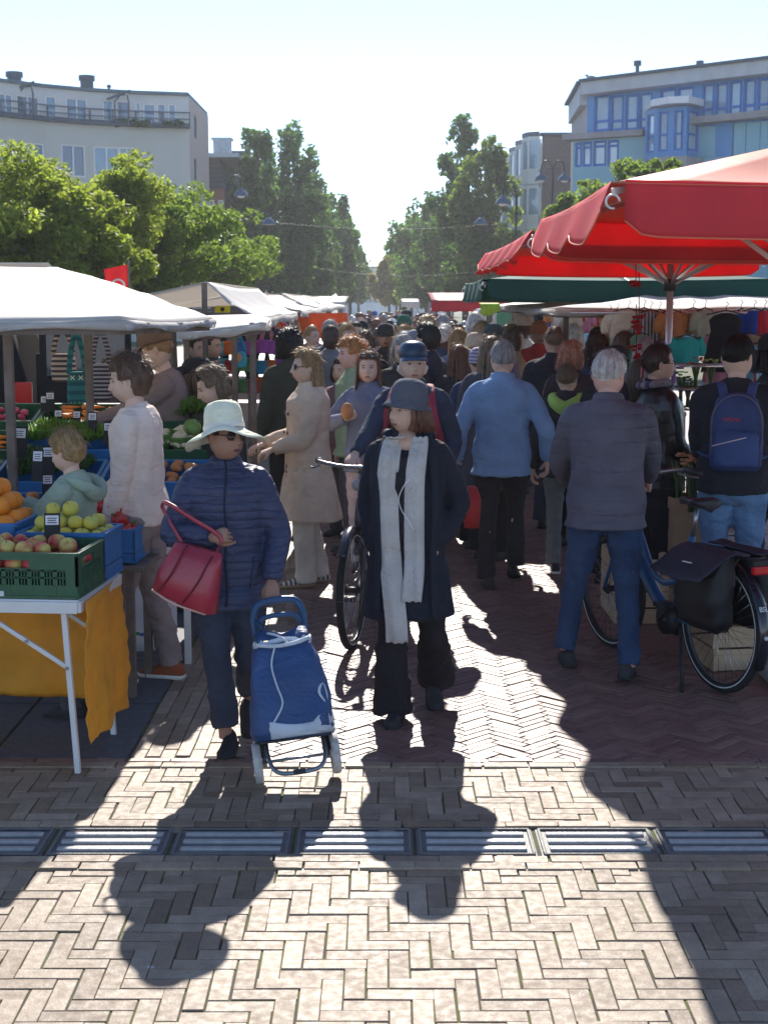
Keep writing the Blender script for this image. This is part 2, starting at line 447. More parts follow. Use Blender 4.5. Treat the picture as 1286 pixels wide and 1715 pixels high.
for k in range(34):
    rr += row(3.2 + k * .1, -6, -2.4, .2, .1, jx=(k % 2) * .1); rr += row(3.2 + k * .1, 2.5, 5.6, .2, .1, jx=(k % 2) * .1)
bricks('outer_paving', rr, MGREY, kind='structure')
# channel tiles with three raised ribs each
MT = M('channel tile', (.16, .155, .155), rough=.55, var=.18, scale=20, bump=.25, bscale=120)
MTr = M('channel rib worn', (.42, .41, .40), rough=.35, var=.15, scale=25, bump=.2, bscale=90)
g = MB(); TW = .456
xs0 = .116 - 5 * TW
for i in range(10):
    cx = xs0 + TW * (i + .5)
    g.box((cx, (YS0 + YS1) / 2, -.022), (TW - .012, YS1 - YS0 - .006, .04))
    for q in (-1, 1):
        g.box((cx, (YS0 + YS1) / 2 + q * .128, .003), (TW - .03, .012, .008), 0)
        g.box((cx + q * (TW / 2 - .02), (YS0 + YS1) / 2, .003), (.012, .245, .008), 0)
    for q in (-1, 0, 1):
        g.box((cx, (YS0 + YS1) / 2 + q * .075, .001), (TW - .085, .030, .014), 1)
g.build('drain_tiles', [MT, MTr], kind='structure', bevel=.0035)
# ================================================================ BUILDINGS
def seg_at(A, B, px, py):
    """point of the vertical wall A-B (plan) seen at pixel px, py"""
    r = ray(px, py); dx, dy = B[0] - A[0], B[1] - A[1]
    # A + t d = s r
    det = dx * (-r.y) - dy * (-r.x)
    t = ((0 - A[0]) * (-r.y) - (0 - A[1]) * (-r.x)) / det
    p = Vector((A[0] + dx * t, A[1] + dy * t)); s = p.y / r.y
    return t, CAMH + r.z * s
def wallholes(g, A, B, z0, z1, holes, depth=.14, th=.3, mat=0):
    """wall from A to B with window holes (u0, u1, za, zb) in metres along the wall; reveals included"""
    A = Vector((*A, 0)); B = Vector((*B, 0)); L = (B - A).length; u = (B - A) / L; nrm = Vector((u.y, -u.x, 0))
    us = sorted(set([0, L] + [limit(h[i], 0, L) for h in holes for i in (0, 1)])); zs = sorted(set([z0, z1] + [h[i] for h in holes for i in (2, 3)]))
    P = lambda a, z, d=0: A + u * a + Vector((0, 0, z)) - nrm * d
    for i in range(len(us) - 1):
        for j in range(len(zs) - 1):
            a, b, c, d = us[i], us[i + 1], zs[j], zs[j + 1]; mu, mz = (a + b) / 2, (c + d) / 2
            if any(h[0] < mu < h[1] and h[2] < mz < h[3] for h in holes): continue
            g.add([P(a, c), P(b, c), P(b, d), P(a, d)], [(0, 1, 2, 3)], mat)
    for h in holes:
        a, b, c, d = h[:4]
        for q in (((a, c), (b, c)), ((b, c), (b, d)), ((b, d), (a, d)), ((a, d), (a, c))):
            g.add([P(*q[0]), P(*q[1]), P(*q[1], depth), P(*q[0], depth)], [(3, 2, 1, 0)], mat)
    g.add([P(0, z0, th), P(L, z0, th), P(L, z1, th), P(0, z1, th)], [(3, 2, 1, 0)], mat)
    g.add([P(0, z1), P(L, z1), P(L, z1, th), P(0, z1, th)], [(0, 1, 2, 3)], mat)
    return u, nrm
def window(A, B, hole, frame, pane, parent, nx=2, rows=(), bar=.07, depth=.1, curtain=None, name='window', low=None):
    A = Vector((*A, 0)); B = Vector((*B, 0)); u = (B - A).normalized(); nrm = Vector((u.y, -u.x, 0)); a, b, c, d = hole[:4]
    P = lambda s, z, k: A + u * s + Vector((0, 0, z)) - nrm * k
    g = MB(); dd = depth - .03
    for s in [a + bar / 2] + [a + (b - a) * i / nx for i in range(1, nx)] + [b - bar / 2]:
        g.bar(P(s, c + .002, dd), P(s, d - .002, dd), bar, .08, up=u)
    for z in [c + bar / 2, d - bar / 2] + [c + (d - c) * r for r in rows]:
        g.bar(P(a + .003, z, dd + .004), P(b - .003, z, dd + .004), .07, bar)
    w_ = g.build(name, frame, parent, fixn=True)
    g = MB(); g.add([P(a, c, depth), P(b, c, depth), P(b, d, depth), P(a, d, depth), P(a, c, depth + .03), P(b, c, depth + .03), P(b, d, depth + .03), P(a, d, depth + .03)],
                    [(0, 1, 2, 3), (7, 6, 5, 4), (0, 4, 5, 1), (1, 5, 6, 2), (2, 6, 7, 3), (3, 7, 4, 0)], 0)
    g.build('pane', pane, w_)
    return w_
GLZ = [glass('window glass blue grey %d' % i, c, .08) for i, c in enumerate([(.16, .27, .38), (.24, .38, .50), (.34, .48, .56), (.46, .56, .62)])]
GLD = [glass('window glass deep blue %d' % i, c, .08) for i, c in enumerate([(.02, .07, .15), (.03, .11, .22), (.07, .18, .30)])]
rw_ = random.Random(11)
def pxwin(A, B, x0, x1, y0, y1, frame, parent, holes, **k):
    t0, z1 = seg_at(A, B, x0, y0); t1, _ = seg_at(A, B, x1, y0); _, z0 = seg_at(A, B, (x0 + x1) / 2, y1)
    L = math.dist(A, B); h = (t0 * L, t1 * L, z0, z1); holes.append(h)
    window(A, B, h, frame, k.pop('pane', rw_.choice(GLZ)), parent, **k)
# ---- left corner block, concave render front facing us
bl = empty('apartment_building', (-14, 80, 0), label='pale grey rendered apartment block with railed penthouse behind the left trees', cat='building')
W_REND = M('render pale grey', (.50, .52, .48), rough=.9, var=.06, scale=.4, bump=.1, bscale=8)
W_PENT = M('penthouse panel white', (.58, .60, .60), rough=.7, var=.05, scale=.5)
W_SIDE = M('sand brick side', (.50, .42, .35), rough=.9, var=.12, scale=12)
FR_W = M('window frame white', (.75, .76, .76), rough=.5, var=.04)
FR_B = M('frame dark blue', (.05, .11, .19), rough=.5, var=.05)
STEEL = M('painted steel dark blue', (.045, .08, .12), rough=.5, var=.1)
plan = []
for px, Y in ((-160, 71.5), (0, 75.2), (78, 77.2), (150, 78.6), (228, 79.6), (318, 80.3)):
    p = At(px, 250, Y); plan.append((p.x, p.y))
Zt = At(305, 161, 80.3).z; zp = []
inv = bl.matrix_world
def P0(g): g.v = [(x + 14, y - 80, z) for x, y, z in g.v]; return g
# helper: build in world coordinates under an empty without rotation
def wb(g, name, mats, parent, **k):
    o = g.build(name, mats, parent, **k); return o
bl.location = (0, 0, 0)
def py2z(py, Y): return CAMH + (At(0, py, Y).z - CAMH)
ZPL = At(318, 213, 80.3).z          # terrace floor level
lows = [(20, 79, 236, 288), (103, 143, 241, 296), (157, 200, 245, 300), (200, 241, 246, 300), (-60, -10, 232, 280)]
pens = [(-90, -20, 160, 190), (-12, 22, 160, 192), (28, 66, 163, 195), (70, 95, 165, 197), (111, 149, 168, 200), (172, 191, 172, 202), (195, 217, 173, 203), (219, 236, 175, 203), (240, 261, 178, 205), (263, 278, 178, 206), (282, 295, 179, 207)]
for i in range(len(plan) - 1):
    A, B = plan[i], plan[i + 1]; h1 = []; h2 = []
    pa = 643 + A[0] / A[1] * FPX * 1.03; pb = 643 + B[0] / B[1] * FPX * 1.03
    for q in lows:
        if pa - 3 <= (q[0] + q[1]) / 2 < pb: pxwin(A, B, max(q[0], pa + 1), min(q[1], pb - 1), q[2], q[3], FR_W, bl, h1, pane=rw_.choice(GLD), nx=2 if q[1] - q[0] < 55 else 3)
    for q in pens:
        if pa - 3 <= (q[0] + q[1]) / 2 < pb: pxwin(A, B, max(q[0], pa + 1), min(q[1], pb - 1), q[2] - 5, q[3] + 4, FR_W, bl, h2, pane=rw_.choice(GLD), nx=1 if q[1] - q[0] < 30 else 2)
    # further storeys below, partly seen between the leaves
    for q in lows:
        if pa - 3 <= (q[0] + q[1]) / 2 < pb: pxwin(A, B, max(q[0], pa + 1), min(q[1], pb - 1), q[2] + 86, q[3] + 86, FR_W, bl, h1, nx=2)
    g = MB(); wallholes(g, A, B, 0, ZPL, h1); wb(g, 'wall', W_REND, bl)
    g = MB(); wallholes(g, A, B, ZPL + .006, Zt, h2); wb(g, 'penthouse_wall', W_PENT, bl)
# door of the penthouse, dark
t, z1 = seg_at(plan[2], plan[3], 153, 171)
C0, C1 = plan[-1], (plan[-1][0] + .05, 88.6)
g = MB(); hs = []
pxw = []
for q in ((325, 329.5, 192, 232), (325, 329.5, 264, 306)):
    pxwin(C0, C1, q[0], q[1], q[2], q[3], FR_B, bl, hs, nx=1)
g = MB(); wallholes(g, C0, C1, 0, Zt, hs); wb(g, 'side_wall', W_SIDE, bl)
rf = [Vector((p[0], p[1], Zt + .005)) for p in plan] + [Vector((C1[0], C1[1], Zt + .005)), Vector((-30, 88.6, Zt + .005))]
g = MB(); nn = len(rf); g.add([(p.x, p.y - .25, p.z) for p in rf] + [(p.x, p.y - .25, p.z + .16) for p in rf], [tuple(range(nn, 2 * nn)), tuple(reversed(range(nn)))] + [(i, (i + 1) % nn, (i + 1) % nn + nn, i + nn) for i in range(nn)])
roof = wb(g, 'roof', M('roof edge slate', (.10, .16, .20), rough=.7), bl)
for px, y0, w_ in ((25, 121, .75), (146, 127, .7)):
    p = At(px, 140, 79); zt = At(px, y0, 79).z
    g = MB(); g.tube([(p.x, 79, Zt), (p.x, 79, zt - .25)], w_ / 2, 14); g.tube([(p.x, 79, zt - .25), (p.x, 79, zt)], w_ / 2 + .08, 14)
    if px == 146: g.tube([(p.x + .55, 79, Zt), (p.x + .55, 79, zt - .75)], .18, 10)
    wb(g, 'chimney', STEEL, roof)
for px, py in ((183, 145),):
    p = At(px, py, 80); g = MB(); g.tube([(p.x, 80, Zt), (p.x, 80, p.z)], .05, 6); g.ell(p, (.12, .12, .12), 8, 6); wb(g, 'aerial', STEEL, roof)
# terrace railing following the front, and two hoist davits
g = MB()
for i in range(len(plan) - 1):
    A, B = Vector((*plan[i], 0)), Vector((*plan[i + 1], 0)); u = (B - A).normalized(); nr = Vector((u.y, -u.x, 0)) * .25; L = (B - A).length
    for z, t_ in ((ZPL + .12, .10), (ZPL + .38, .05), (ZPL + .72, .06)):
        g.bar(A + nr + Vector((0, 0, z)), B + nr + Vector((0, 0, z)), .05, t_)
    k = int(L / 1.1)
    for j in range(k + 1): g.bar(A + nr + u * L * j / k + Vector((0, 0, ZPL - .1)), A + nr + u * L * j / k + Vector((0, 0, ZPL + .75)), .05, .05)
    g.bar(A + nr * .6 + Vector((0, 0, ZPL - .02)), B + nr * .6 + Vector((0, 0, ZPL - .02)), .5, .12)
wb(g, 'terrace_railing', STEEL, bl)
for px in (44, 204):
    g = MB(); Y = 76.2 if px == 44 else 78.6
    c = At(px, 180, Y); x, zt = c.x, At(px, 142 if px == 44 else 156, Y).z
    g.tube([(x - .36, Y, ZPL), (x - .36, Y, zt - .45), (x - .05, Y, zt - .08), (x + .3, Y, zt - .08), (x + .38 , Y, zt - .45), (x + .38, Y, ZPL)], .045, 6)
    g.bar((x - .75, Y, zt - .32), (x + .5, Y - .1, zt + .12), .10, .12); wb(g, 'hoist_davit', STEEL, bl)
g = MB()
for px in (135, 148, 200, 212, 232, 245, 285, 300, 60):
    c = At(px, 207, 79.3); 
    for _ in range(6): g.ell(c + Vector((rw_.uniform(-.35, .35), -.1 + (79.3 - 79.3), rw_.uniform(-.1, .14))), (.16, .14, .13), 6, 4)
wb(g, 'planter', M('planter greenery', (.03, .06, .03), rough=.9), bl)

# ---- right block with blue frames
br = empty('office_building', (0, 0, 0), label='angular block with bright blue window frames above the red canopies', cat='building')
W_TEAL = M('cladding pale teal', (.22, .44, .54), rough=.6, var=.06, scale=.5)
W_TAUPE = M('cladding taupe', (.40, .38, .38), rough=.8, var=.06, scale=.5)
W_LED = M('concrete ledge', (.30, .29, .30), rough=.85, var=.12, scale=2)
FR_BL = M('frame bright blue', (.02, .15, .50), rough=.4, var=.05)
PAN_BL = M('panel blue', (.08, .26, .55), rough=.4, var=.06)
a = At(984, 140, 80.0); b_ = At(1420, 95, 70.0); A, B = (a.x, a.y), (b_.x, b_.y); C = (At(957, 180, 88.5).x, 88.5)
Zr = a.z
def zz(px, py): return seg_at(A, B, px, py)[1]
h = []
for q in ((995, 1021, 160, 220), (1022, 1044, 160, 219), (1047, 1069, 159, 218), (1070, 1092, 156, 216), (1105, 1132, 150, 178), (1134, 1162, 147, 174),
          (1176, 1196, 141, 200), (1198, 1219, 139, 198), (1221, 1242, 136, 195), (1245, 1266, 133, 193), (1268, 1290, 131, 191), (1292, 1330, 126, 188)):
    pxwin(A, B, *q, FR_BL, br, h, nx=1, rows=(.28,) if q[3] > 185 else (), bar=.13, pane=GLZ[rw_.choice((0, 1, 1, 2))])
for q in ((1163, 1196, 212, 262), (1198, 1226, 210, 262), (1229, 1248, 207, 260), (1250, 1272, 204, 258), (1274, 1320, 200, 256)):
    pxwin(A, B, *q, FR_BL, br, h, nx=2, rows=(.75,), bar=.11, pane=GLZ[rw_.choice((1, 2, 3))])
zm = min(q[2] for q in h[:4]) - .15; g = MB(); wallholes(g, A, B, 0, zm, [q for q in h if q[3] < zm], depth=.12); wb(g, 'wall', W_TEAL, br)
g = MB(); wallholes(g, A, B, zm + .005, Zr - .62, [q for q in h if q[3] >= zm], depth=.12); wb(g, 'glazed_floor_wall', PAN_BL, br)
# lower left wing, slightly proud of the glass floor
A2, B2 = (At(961, 255, 79.2).x, 79.2 + .5), None
b2 = At(1083, 240, 77.4); B2 = (b2.x, b2.y)
h = []
for q in ((963, 974, 239, 280), (975, 991, 238, 279), (993, 1015, 236, 278), (1017, 1036, 235, 278)):
    pxwin(A2, B2, *q, FR_BL, br, h, nx=1, rows=(.78,), bar=.13, pane=GLZ[3])
zt = seg_at(A2, B2, 1000, 233)[1]
g = MB(); wallholes(g, A2, B2, 0, zt, h, depth=.1); wb(g, 'wing_wall', W_TEAL, br)
e = Vector((*B2, 0)); g = MB(); g.add([(B2[0], B2[1], 0), (B2[0] + .3, B2[1] + 2.5, 0), (B2[0] + .3, B2[1] + 2.5, zt), (B2[0], B2[1], zt)], [(0, 1, 2, 3)])
wb(g, 'wing_return', W_TEAL, br)
g = MB(); g.bar((A2[0] - .2, A2[1] + .4, zt + .16), (B2[0] + .1, B2[1] + .4, zt + .16), 1.6, .3); wb(g, 'ledge', W_LED, br)
# right ledge between the floors
g = MB(); p0 = At(1153, 205, 75.6); p1 = At(1330, 188, 71.6); g.bar(p0, p1, 1.3, .32); wb(g, 'ledge', W_LED, br)
# roof fascia
g = MB(); dz = Vector((0, 0, -.55))
g.bar(Vector((A[0] - .15, A[1] - .35, Zr + .2)) + dz, Vector((B[0], B[1] - .35, Zr + .2)) + dz, 1.0, .66)
g.bar(Vector((A[0] - .1, A[1] + .2, Zr)) + dz, Vector((C[0] + .1, C[1], Zr)) + dz, .6, 1.05)
rf = wb(g, 'roof_fascia', M('fascia grey', (.45, .48, .52), rough=.7, var=.1, scale=1.5), br)
g = MB(); g.bar(Vector((A[0] - .25, A[1] - .5, Zr + .03)), Vector((B[0], B[1] - .5, Zr + .03)), 1.1, .14); g.bar(Vector((A[0] - .2, A[1] - .3, Zr + .034)), Vector((C[0], C[1], Zr + .034)), .9, .13); wb(g, 'roof_edge', STEEL, rf)
g = MB(); hs = []
wallholes(g, C, A, 0, Zr - .9, hs); wb(g, 'side_wall', W_TAUPE, br)
g = MB(); wallholes(g, (B[0], B[1]), (B[0] + 8, B[1] + 14), 0, Zr, []); g.add([(A[0], A[1] + .3, Zr - .2), (B[0], B[1] + .3, Zr - .2), (B[0] + 8, B[1] + 14, Zr - .2), (C[0], C[1], Zr - .2)], [(0, 1, 2, 3)]); wb(g, 'roof', W_TAUPE, br)
# stair tower bay
S0 = At(1081, 180, 76.4); S1 = At(1098, 180, 75.3); S2 = At(1150, 180, 74.2); S3 = At(1172, 180, 75.4)
zb = At(1100, 262, 75).z; zt = At(1110, 180, 75).z
pts = [(p.x, p.y) for p in (S0, S1, S2, S3)]
for i in range(3):
    P_, Q_ = pts[i], pts[i + 1]; L = math.dist(P_, Q_); hh = []
    nx = (1, 2, 1)[i]
    for k in range(nx):
        ho = (L * k / nx + .16, L * (k + 1) / nx - .16, zb + .25, zt - .2); hh.append(ho); window(P_, Q_, ho, FR_BL, GLZ[(1, 0, 2)[i]], br, nx=1, rows=(.42,), bar=.1)
    g = MB(); wallholes(g, P_, Q_, zb - 8, zt, hh); wb(g, 'stair_tower_wall', PAN_BL, br)
g = MB(); top = [At(px, 178, Y) for px, Y in ((1079, 77.4), (1090, 75.0), (1118, 73.9), (1152, 73.6), (1178, 74.9))]
g.add([(p.x, p.y, zt + .05) for p in top] + [(top[-1].x, 79, zt + .05), (top[0].x, 79, zt + .05)] + [(p.x, p.y, zt + .38) for p in top] + [(top[-1].x, 79, zt + .38), (top[0].x, 79, zt + .38)],
      [tuple(range(7, 14)), tuple(reversed(range(7)))] + [(i, (i + 1) % 7, (i + 1) % 7 + 7, i + 7) for i in range(7)])
wb(g, 'stair_tower_canopy', M('canopy white metal', (.72, .74, .77), rough=.4, var=.04), br)
g = MB(); top2 = [Vector((p.x, p.y, 0)) for p in top]
g.add([(p.x, p.y, zb - .6) for p in top2] + [(top2[-1].x, 79, zb - .6), (top2[0].x, 79, zb - .6)] + [(p.x, p.y, zb - .1) for p in top2] + [(top2[-1].x, 79, zb - .1), (top2[0].x, 79, zb - .1)],
      [tuple(range(7, 14)), tuple(reversed(range(7)))] + [(i, (i + 1) % 7, (i + 1) % 7 + 7, i + 7) for i in range(7)])
wb(g, 'ledge', W_LED, br)
for px in (1178, 1256, 1072):
    p = At(px, 118 if px > 1100 else 128, 77); g = MB(); g.tube([(p.x, 78, Zr - .1), (p.x, 78, Zr + .75)], .1, 8); g.tube([(p.x, 78, Zr + .6), (p.x, 78, Zr + .85)], .2, 8); wb(g, 'vent_pipe', STEEL, rf)
g = MB(); gc = Vector((A[0] + .15, A[1] - .3, Zr + .24))
g.ell(gc, (.26, .11, .13), 10, 7, fn=lambda p: Vector((p.x, p.y * (1 if p.x < 0 else .7), p.z + .12 * max(0, -p.x)))); g.ell(gc + Vector((-.25, 0, .13)), (.08, .07, .07), 8, 6); g.tube([gc + Vector((-.31, 0, .13)), gc + Vector((-.40, 0, .11))], [.025, .008], 6)
g.tube([gc + Vector((.2, 0, 0)), gc + Vector((.42, 0, -.02))], [(.07, .03), (.03, .01)], 6); g.tube([gc, gc + Vector((0, 0, -.24))], .012, 5)
g.build('gull', M('gull plumage', (.35, .36, .38), rough=.9), None, True, label='gull perched at the corner of the blue-framed building roof', cat='bird')

# ---- white building with bay windows, further along the right side
bb = empty('bay_window_building', (0, 0, 0), label='white apartment block with stacked round bay windows beyond the right trees', cat='building')
W_WHITE = M('white plaster', (.8, .8, .79), rough=.85, var=.07, scale=.6)
W_BRN = M('brown brick gable', (.17, .13, .125), rough=.9, var=.15, scale=9, bump=.2, bscale=30)
Y0 = 98.6; x0 = At(907, 300, Y0).x; zt = At(907, 228, Y0).z; x1 = At(960, 300, Y0).x
g = MB(); wallholes(g, (x0, Y0), (x1 + 1, Y0), 0, zt, []); wb(g, 'gable_wall', W_BRN, bb)
g = MB(); g.box(((x0 + x1) / 2 + .5, Y0 + .1, zt + .12), (x1 - x0 + 1.3, .6, .2)); wb(g, 'roof', STEEL, bb)
Y1 = 133; A3, B3 = (x0 - .4, Y1), (x0, Y0)
h = []
for k in range(7):
    for fl in range(4):
        u0 = 1.2 + k * 4.6 + 2.9; ho = (u0, u0 + 1.2, 1.2 + fl * 3.0, 3.0 + fl * 3.0); h.append(ho); window(A3, B3, ho, FR_W, GLZ[0], bb, nx=1)
g = MB(); wallholes(g, A3, B3, 0, zt - .4, h); wb(g, 'wall', W_WHITE, bb)
for k in range(7):
    yc = Y0 + 2.2 + k * 4.6; xc = x0 - .02 - (yc - Y0) * .0116
    for fl in range(1, 4):
        g = MB(); z0 = 1.0 + fl * 3.0; top_ = zt + .1 if fl == 3 else z0 + 2.95
        pr = [(xc + .0, yc - 1.35), (xc - .75, yc - 1.0), (xc - 1.05, yc), (xc - .75, yc + 1.0), (xc, yc + 1.35)]
        def band(za, zb_, off=0):
            g.rings([[(x - off, y, z) for x, y in pr] for z in (za, zb_)], True)
        band(z0, z0 + 1.0, .03); band(top_ - .25, top_, .03)
        for x, y in pr[0:5]: g.bar((x, y, z0 + .9), (x, y, top_ - .2), .14, .14)
        bay = wb(g, 'bay_window', W_WHITE, bb)
        g = MB(); g.rings([[(x + .06, y * 1, z) for x, y in pr] for z in (z0 + .98, top_ - .24)], False); wb(g, 'pane', GLZ[1], bay)
        if fl == 3:
            g = MB(); g.rings([[(x - .06, y, z) for x, y in pr] for z in (top_ + .005, top_ + .3)], True); wb(g, 'cap', STEEL, bay)
# ---- narrow houses with mansard on the left
bm_ = empty('mansard_house', (0, 0, 0), label='narrow brick house with dark tiled mansard left of the poplars', cat='building')
Y0 = 94; xa, xb = At(330, 300, Y0).x, At(376, 300, Y0).x; zt = At(340, 261, Y0).z; ze = At(340, 316, Y0).z
g = MB(); hs = []
for k in range(3):
    for fl in range(3):
        ho = ((xb - xa) * (k + .2) / 3 + .05, (xb - xa) * (k + .85) / 3, ze - 2.4 - fl * 3, ze - .7 - fl * 3); hs.append(ho); window((xa, Y0), (xb, Y0), ho, FR_W, GLZ[k % 3], bm_, nx=1)
wallholes(g, (xa, Y0), (xb, Y0), 0, ze, hs); wallholes(g, (xb, Y0), (xb + .1, Y0 + 14), 0, ze, []); wb(g, 'wall', M('red brown brick', (.22, .11, .085), rough=.9, var=.15, scale=9), bm_)
g = MB(); g.rings([[(xa - .1, Y0 - .2, ze), (xb + .15, Y0 - .2, ze), (xb + .25, Y0 + 14, ze), (xa, Y0 + 14, ze)], [(xa - .1, Y0 + .9, zt), (xb - .5, Y0 + .9, zt), (xb - .4, Y0 + 14, zt), (xa, Y0 + 14, zt)]])
r_ = wb(g, 'mansard_roof', M('roof tile slate', (.06, .065, .07), rough=.8, var=.1, scale=3, stripes=((.045, .05, .055), .3, .4, 2)), bm_)
g = MB(); g.box(((xa + xb) / 2, Y0 + 6, zt + .05), (xb - xa + 1.8, 12, .25)); p = At(373, 250, Y0 + 5); g.box((p.x, Y0 + 5, zt + .75), (1.1, 1.2, 1.5)); g.box((p.x, Y0 + 5, zt + 1.55), (1.35, 1.4, .12)); wb(g, 'chimney', M('chimney plaster', (.45, .5, .55), rough=.8), r_)
bm2 = empty('terraced_house', (0, 0, 0), label='white gabled house seen behind the tallest left poplars', cat='building')
g = MB(); hs = []
Y0 = 109; xa, xb = At(378, 300, Y0).x, At(412, 300, Y0).x; zt = At(390, 262, Y0).z
for k in range(2):
    for fl in range(4):
        ho = ((xb - xa) * (k + .25) / 2, (xb - xa) * (k + .8) / 2, zt - 2.6 - fl * 3, zt - .9 - fl * 3); hs.append(ho); window((xa, Y0), (xb, Y0), ho, FR_W, GLZ[0], bm2, nx=1)
wallholes(g, (xa, Y0), (xb, Y0), 0, zt, hs); wallholes(g, (xb, Y0), (xb, Y0 + 20), 0, zt, []); wb(g, 'wall', W_WHITE, bm2)
g = MB(); g.box(((xa + xb) / 2, Y0 + 10, zt + .2), (xb - xa + .6, 20.6, .35)); wb(g, 'roof', STEEL, bm2)
# ---- white block closing the street
be = empty('distant_building', (0, 0, 0), label='low white building with window bands closing the far end of the street', cat='building')
Y0 = 235; xa, xb = At(566, 500, Y0).x, At(760, 500, Y0).x; zt = At(640, 449, Y0).z; hs = []
for (ya, yb) in ((461, 479), (494, 508)):
    n_ = 9
    for k in range(n_):
        L = xb - xa; ho = (L * (k + .06) / n_, L * (k + .94) / n_, At(640, yb, Y0).z, At(640, ya, Y0).z); hs.append(ho); window((xa, Y0), (xb, Y0), ho, FR_W, GLZ[k % 3], be, nx=3, bar=.12)
g = MB(); wallholes(g, (xa, Y0), (xb, Y0), 0, zt, hs); wallholes(g, (xb, Y0), (xb, Y0 + 12), 0, zt, []); wb(g, 'wall', W_WHITE, be)
g = MB(); g.box(((xa + xb) / 2, Y0 + 6, zt + .15), (xb - xa + .8, 12.6, .3)); wb(g, 'roof', W_LED, be)

# ================================================================ TREES
def leafmat(name, col, tcol, trans=.45, isl=.35):
    return M(name, col, rough=.55, var=.18, scale=1.2, isl=isl, trans=trans, tcol=tcol, spec=.4)
LF_GOLD = leafmat('leaf golden green', (.11, .15, .028), (.38, .47, .055), .52)
LF_MID = leafmat('leaf mid green', (.055, .105, .028), (.26, .38, .05), .5)
LF_DARK = leafmat('leaf poplar', (.05, .11, .035), (.15, .30, .05), .42)
LF_YEL = leafmat('leaf yellow', (.22, .20, .035), (.42, .36, .05), .45)
BARK = M('bark grey brown', (.085, .07, .06), rough=.95, var=.25, scale=5, bump=.5, bscale=20)
def leaves(name, centers, rads, n, size, mat, parent, rs, droop=.3, flat=.75):
    """n leaf-shaped folded quads spread through the clumps"""
    w_ = np.array([r[0] * r[1] * r[2] for r in rads]); idx = rs.choice(len(centers), n, p=w_ / w_.sum())
    c = np.array(centers)[idx]; rr = np.array(rads)[idx]
    d = rs.normal(size=(n, 3)); d /= np.linalg.norm(d, axis=1, keepdims=True)
    rad = rs.uniform(.25, 1, (n, 1)) ** .6; p = c + d * rr * rad
    p[:, 2] -= droop * rs.uniform(0, .3, n) * rr[:, 2]
    nrm = rs.normal(size=(n, 3)) + np.array([0, 0, flat]); nrm /= np.linalg.norm(nrm, axis=1, keepdims=True)
    t = rs.normal(size=(n, 3)); t -= nrm * (t * nrm).sum(1, keepdims=True); t /= np.linalg.norm(t, axis=1, keepdims=True)
    b = np.cross(nrm, t); s = size * rs.uniform(.6, 1.3, (n, 1))
    V = np.stack([p - t * s, p + b * s * .45 + nrm * s * .12, p + t * s, p - b * s * .45 + nrm * s * .12], 1).reshape(-1, 3)
    F = np.arange(n * 4).reshape(-1, 4)
    return np_mesh(name, V, F, mat, parent=parent)
def tree(x, y, h, rx, zb, n, size, mat, label, seed, kind='round', group=None, clumps=46, ry=None, mat2=None):
    rs = np.random.RandomState(seed); root = empty({'round': 'street_tree', 'poplar': 'poplar_tree'}[kind], (x, y, 0), label=label, cat='tree', group=group)
    ry = ry or rx; cen = []; rad = []; g = MB(); H = h - zb
    lean = rs.normal(0, .02 * h, 2)
    tr = [(0, 0, 0), (lean[0] * .2, lean[1] * .2, zb * .9), (lean[0] * .6, lean[1] * .6, zb + H * .45), (lean[0], lean[1], zb + H * .85)]
    r0 = .10 + h * .012; g.tube(tr, [r0, r0 * .75, r0 * .45, r0 * .1], 9, k=3)
    for i in range(clumps):
        if kind == 'poplar':
            f = rs.uniform(0, 1); a = rs.uniform(0, 6.283); env = (.55 + .45 * math.sin(min(1, f * 1.5 + .12) * math.pi * .62)) * (1 - .75 * max(0, f - .62) / .38)
            q = rx * env * rs.uniform(.25, 1.3); c = (q * math.cos(a) + lean[0] * f, q * math.sin(a) * ry / rx + lean[1] * f, zb + H * f * .94)
            rr = rx * rs.uniform(.16, .42) * (1 - .35 * f); r3 = (rr, rr, rr * rs.uniform(1.3, 2.2))
        else:
            a = rs.uniform(0, 6.283); ph = math.acos(rs.uniform(-.95, 1)); q = rs.uniform(.3, 1.15)
            c = (rx * q * math.sin(ph) * math.cos(a), ry * q * math.sin(ph) * math.sin(a), zb + H * .5 + H * .5 * q * math.cos(ph))
            rr = rx * rs.uniform(.10, .30) * (1.25 - .5 * q); r3 = (rr * 1.3, rr * 1.2, rr * rs.uniform(.6, 1.1))
        cen.append(c); rad.append(r3)
        if i % 2 == 0:
            z0 = max(zb * .7, c[2] - q * (1.6 if kind == 'poplar' else .8)); f0 = limit((z0 / h), 0, 1)
            s = Vector((lean[0] * f0, lean[1] * f0, z0)); e = Vector(c); m_ = s.lerp(e, .5) + Vector((0, 0, .1 * (e - s).length))
            g.tube([s, m_, e], [r0 * .28, r0 * .17, .01], 5, k=2)
    g.build('trunk', BARK, root, True)
    leaves('crown', cen, rad, n, size, mat, root, rs)
    return root
near_trees = [  # px, top py, Y, rx, crown bottom py
    (-40, 205, 27, 2.3, 520, LF_GOLD), (45, 262, 30, 2.2, 500, LF_GOLD), (150, 268, 31, 1.9, 500, LF_GOLD), (232, 288, 34, 1.9, 500, LF_MID), (312, 322, 38, 1.9, 505, LF_MID), (372, 360, 44, 1.5, 505, LF_MID), (98, 318, 27, 1.5, 480, LF_GOLD), (195, 330, 36, 2.0, 505, LF_MID), (20, 330, 33, 2.0, 510, LF_GOLD), (285, 372, 43, 2.0, 508, LF_MID)]
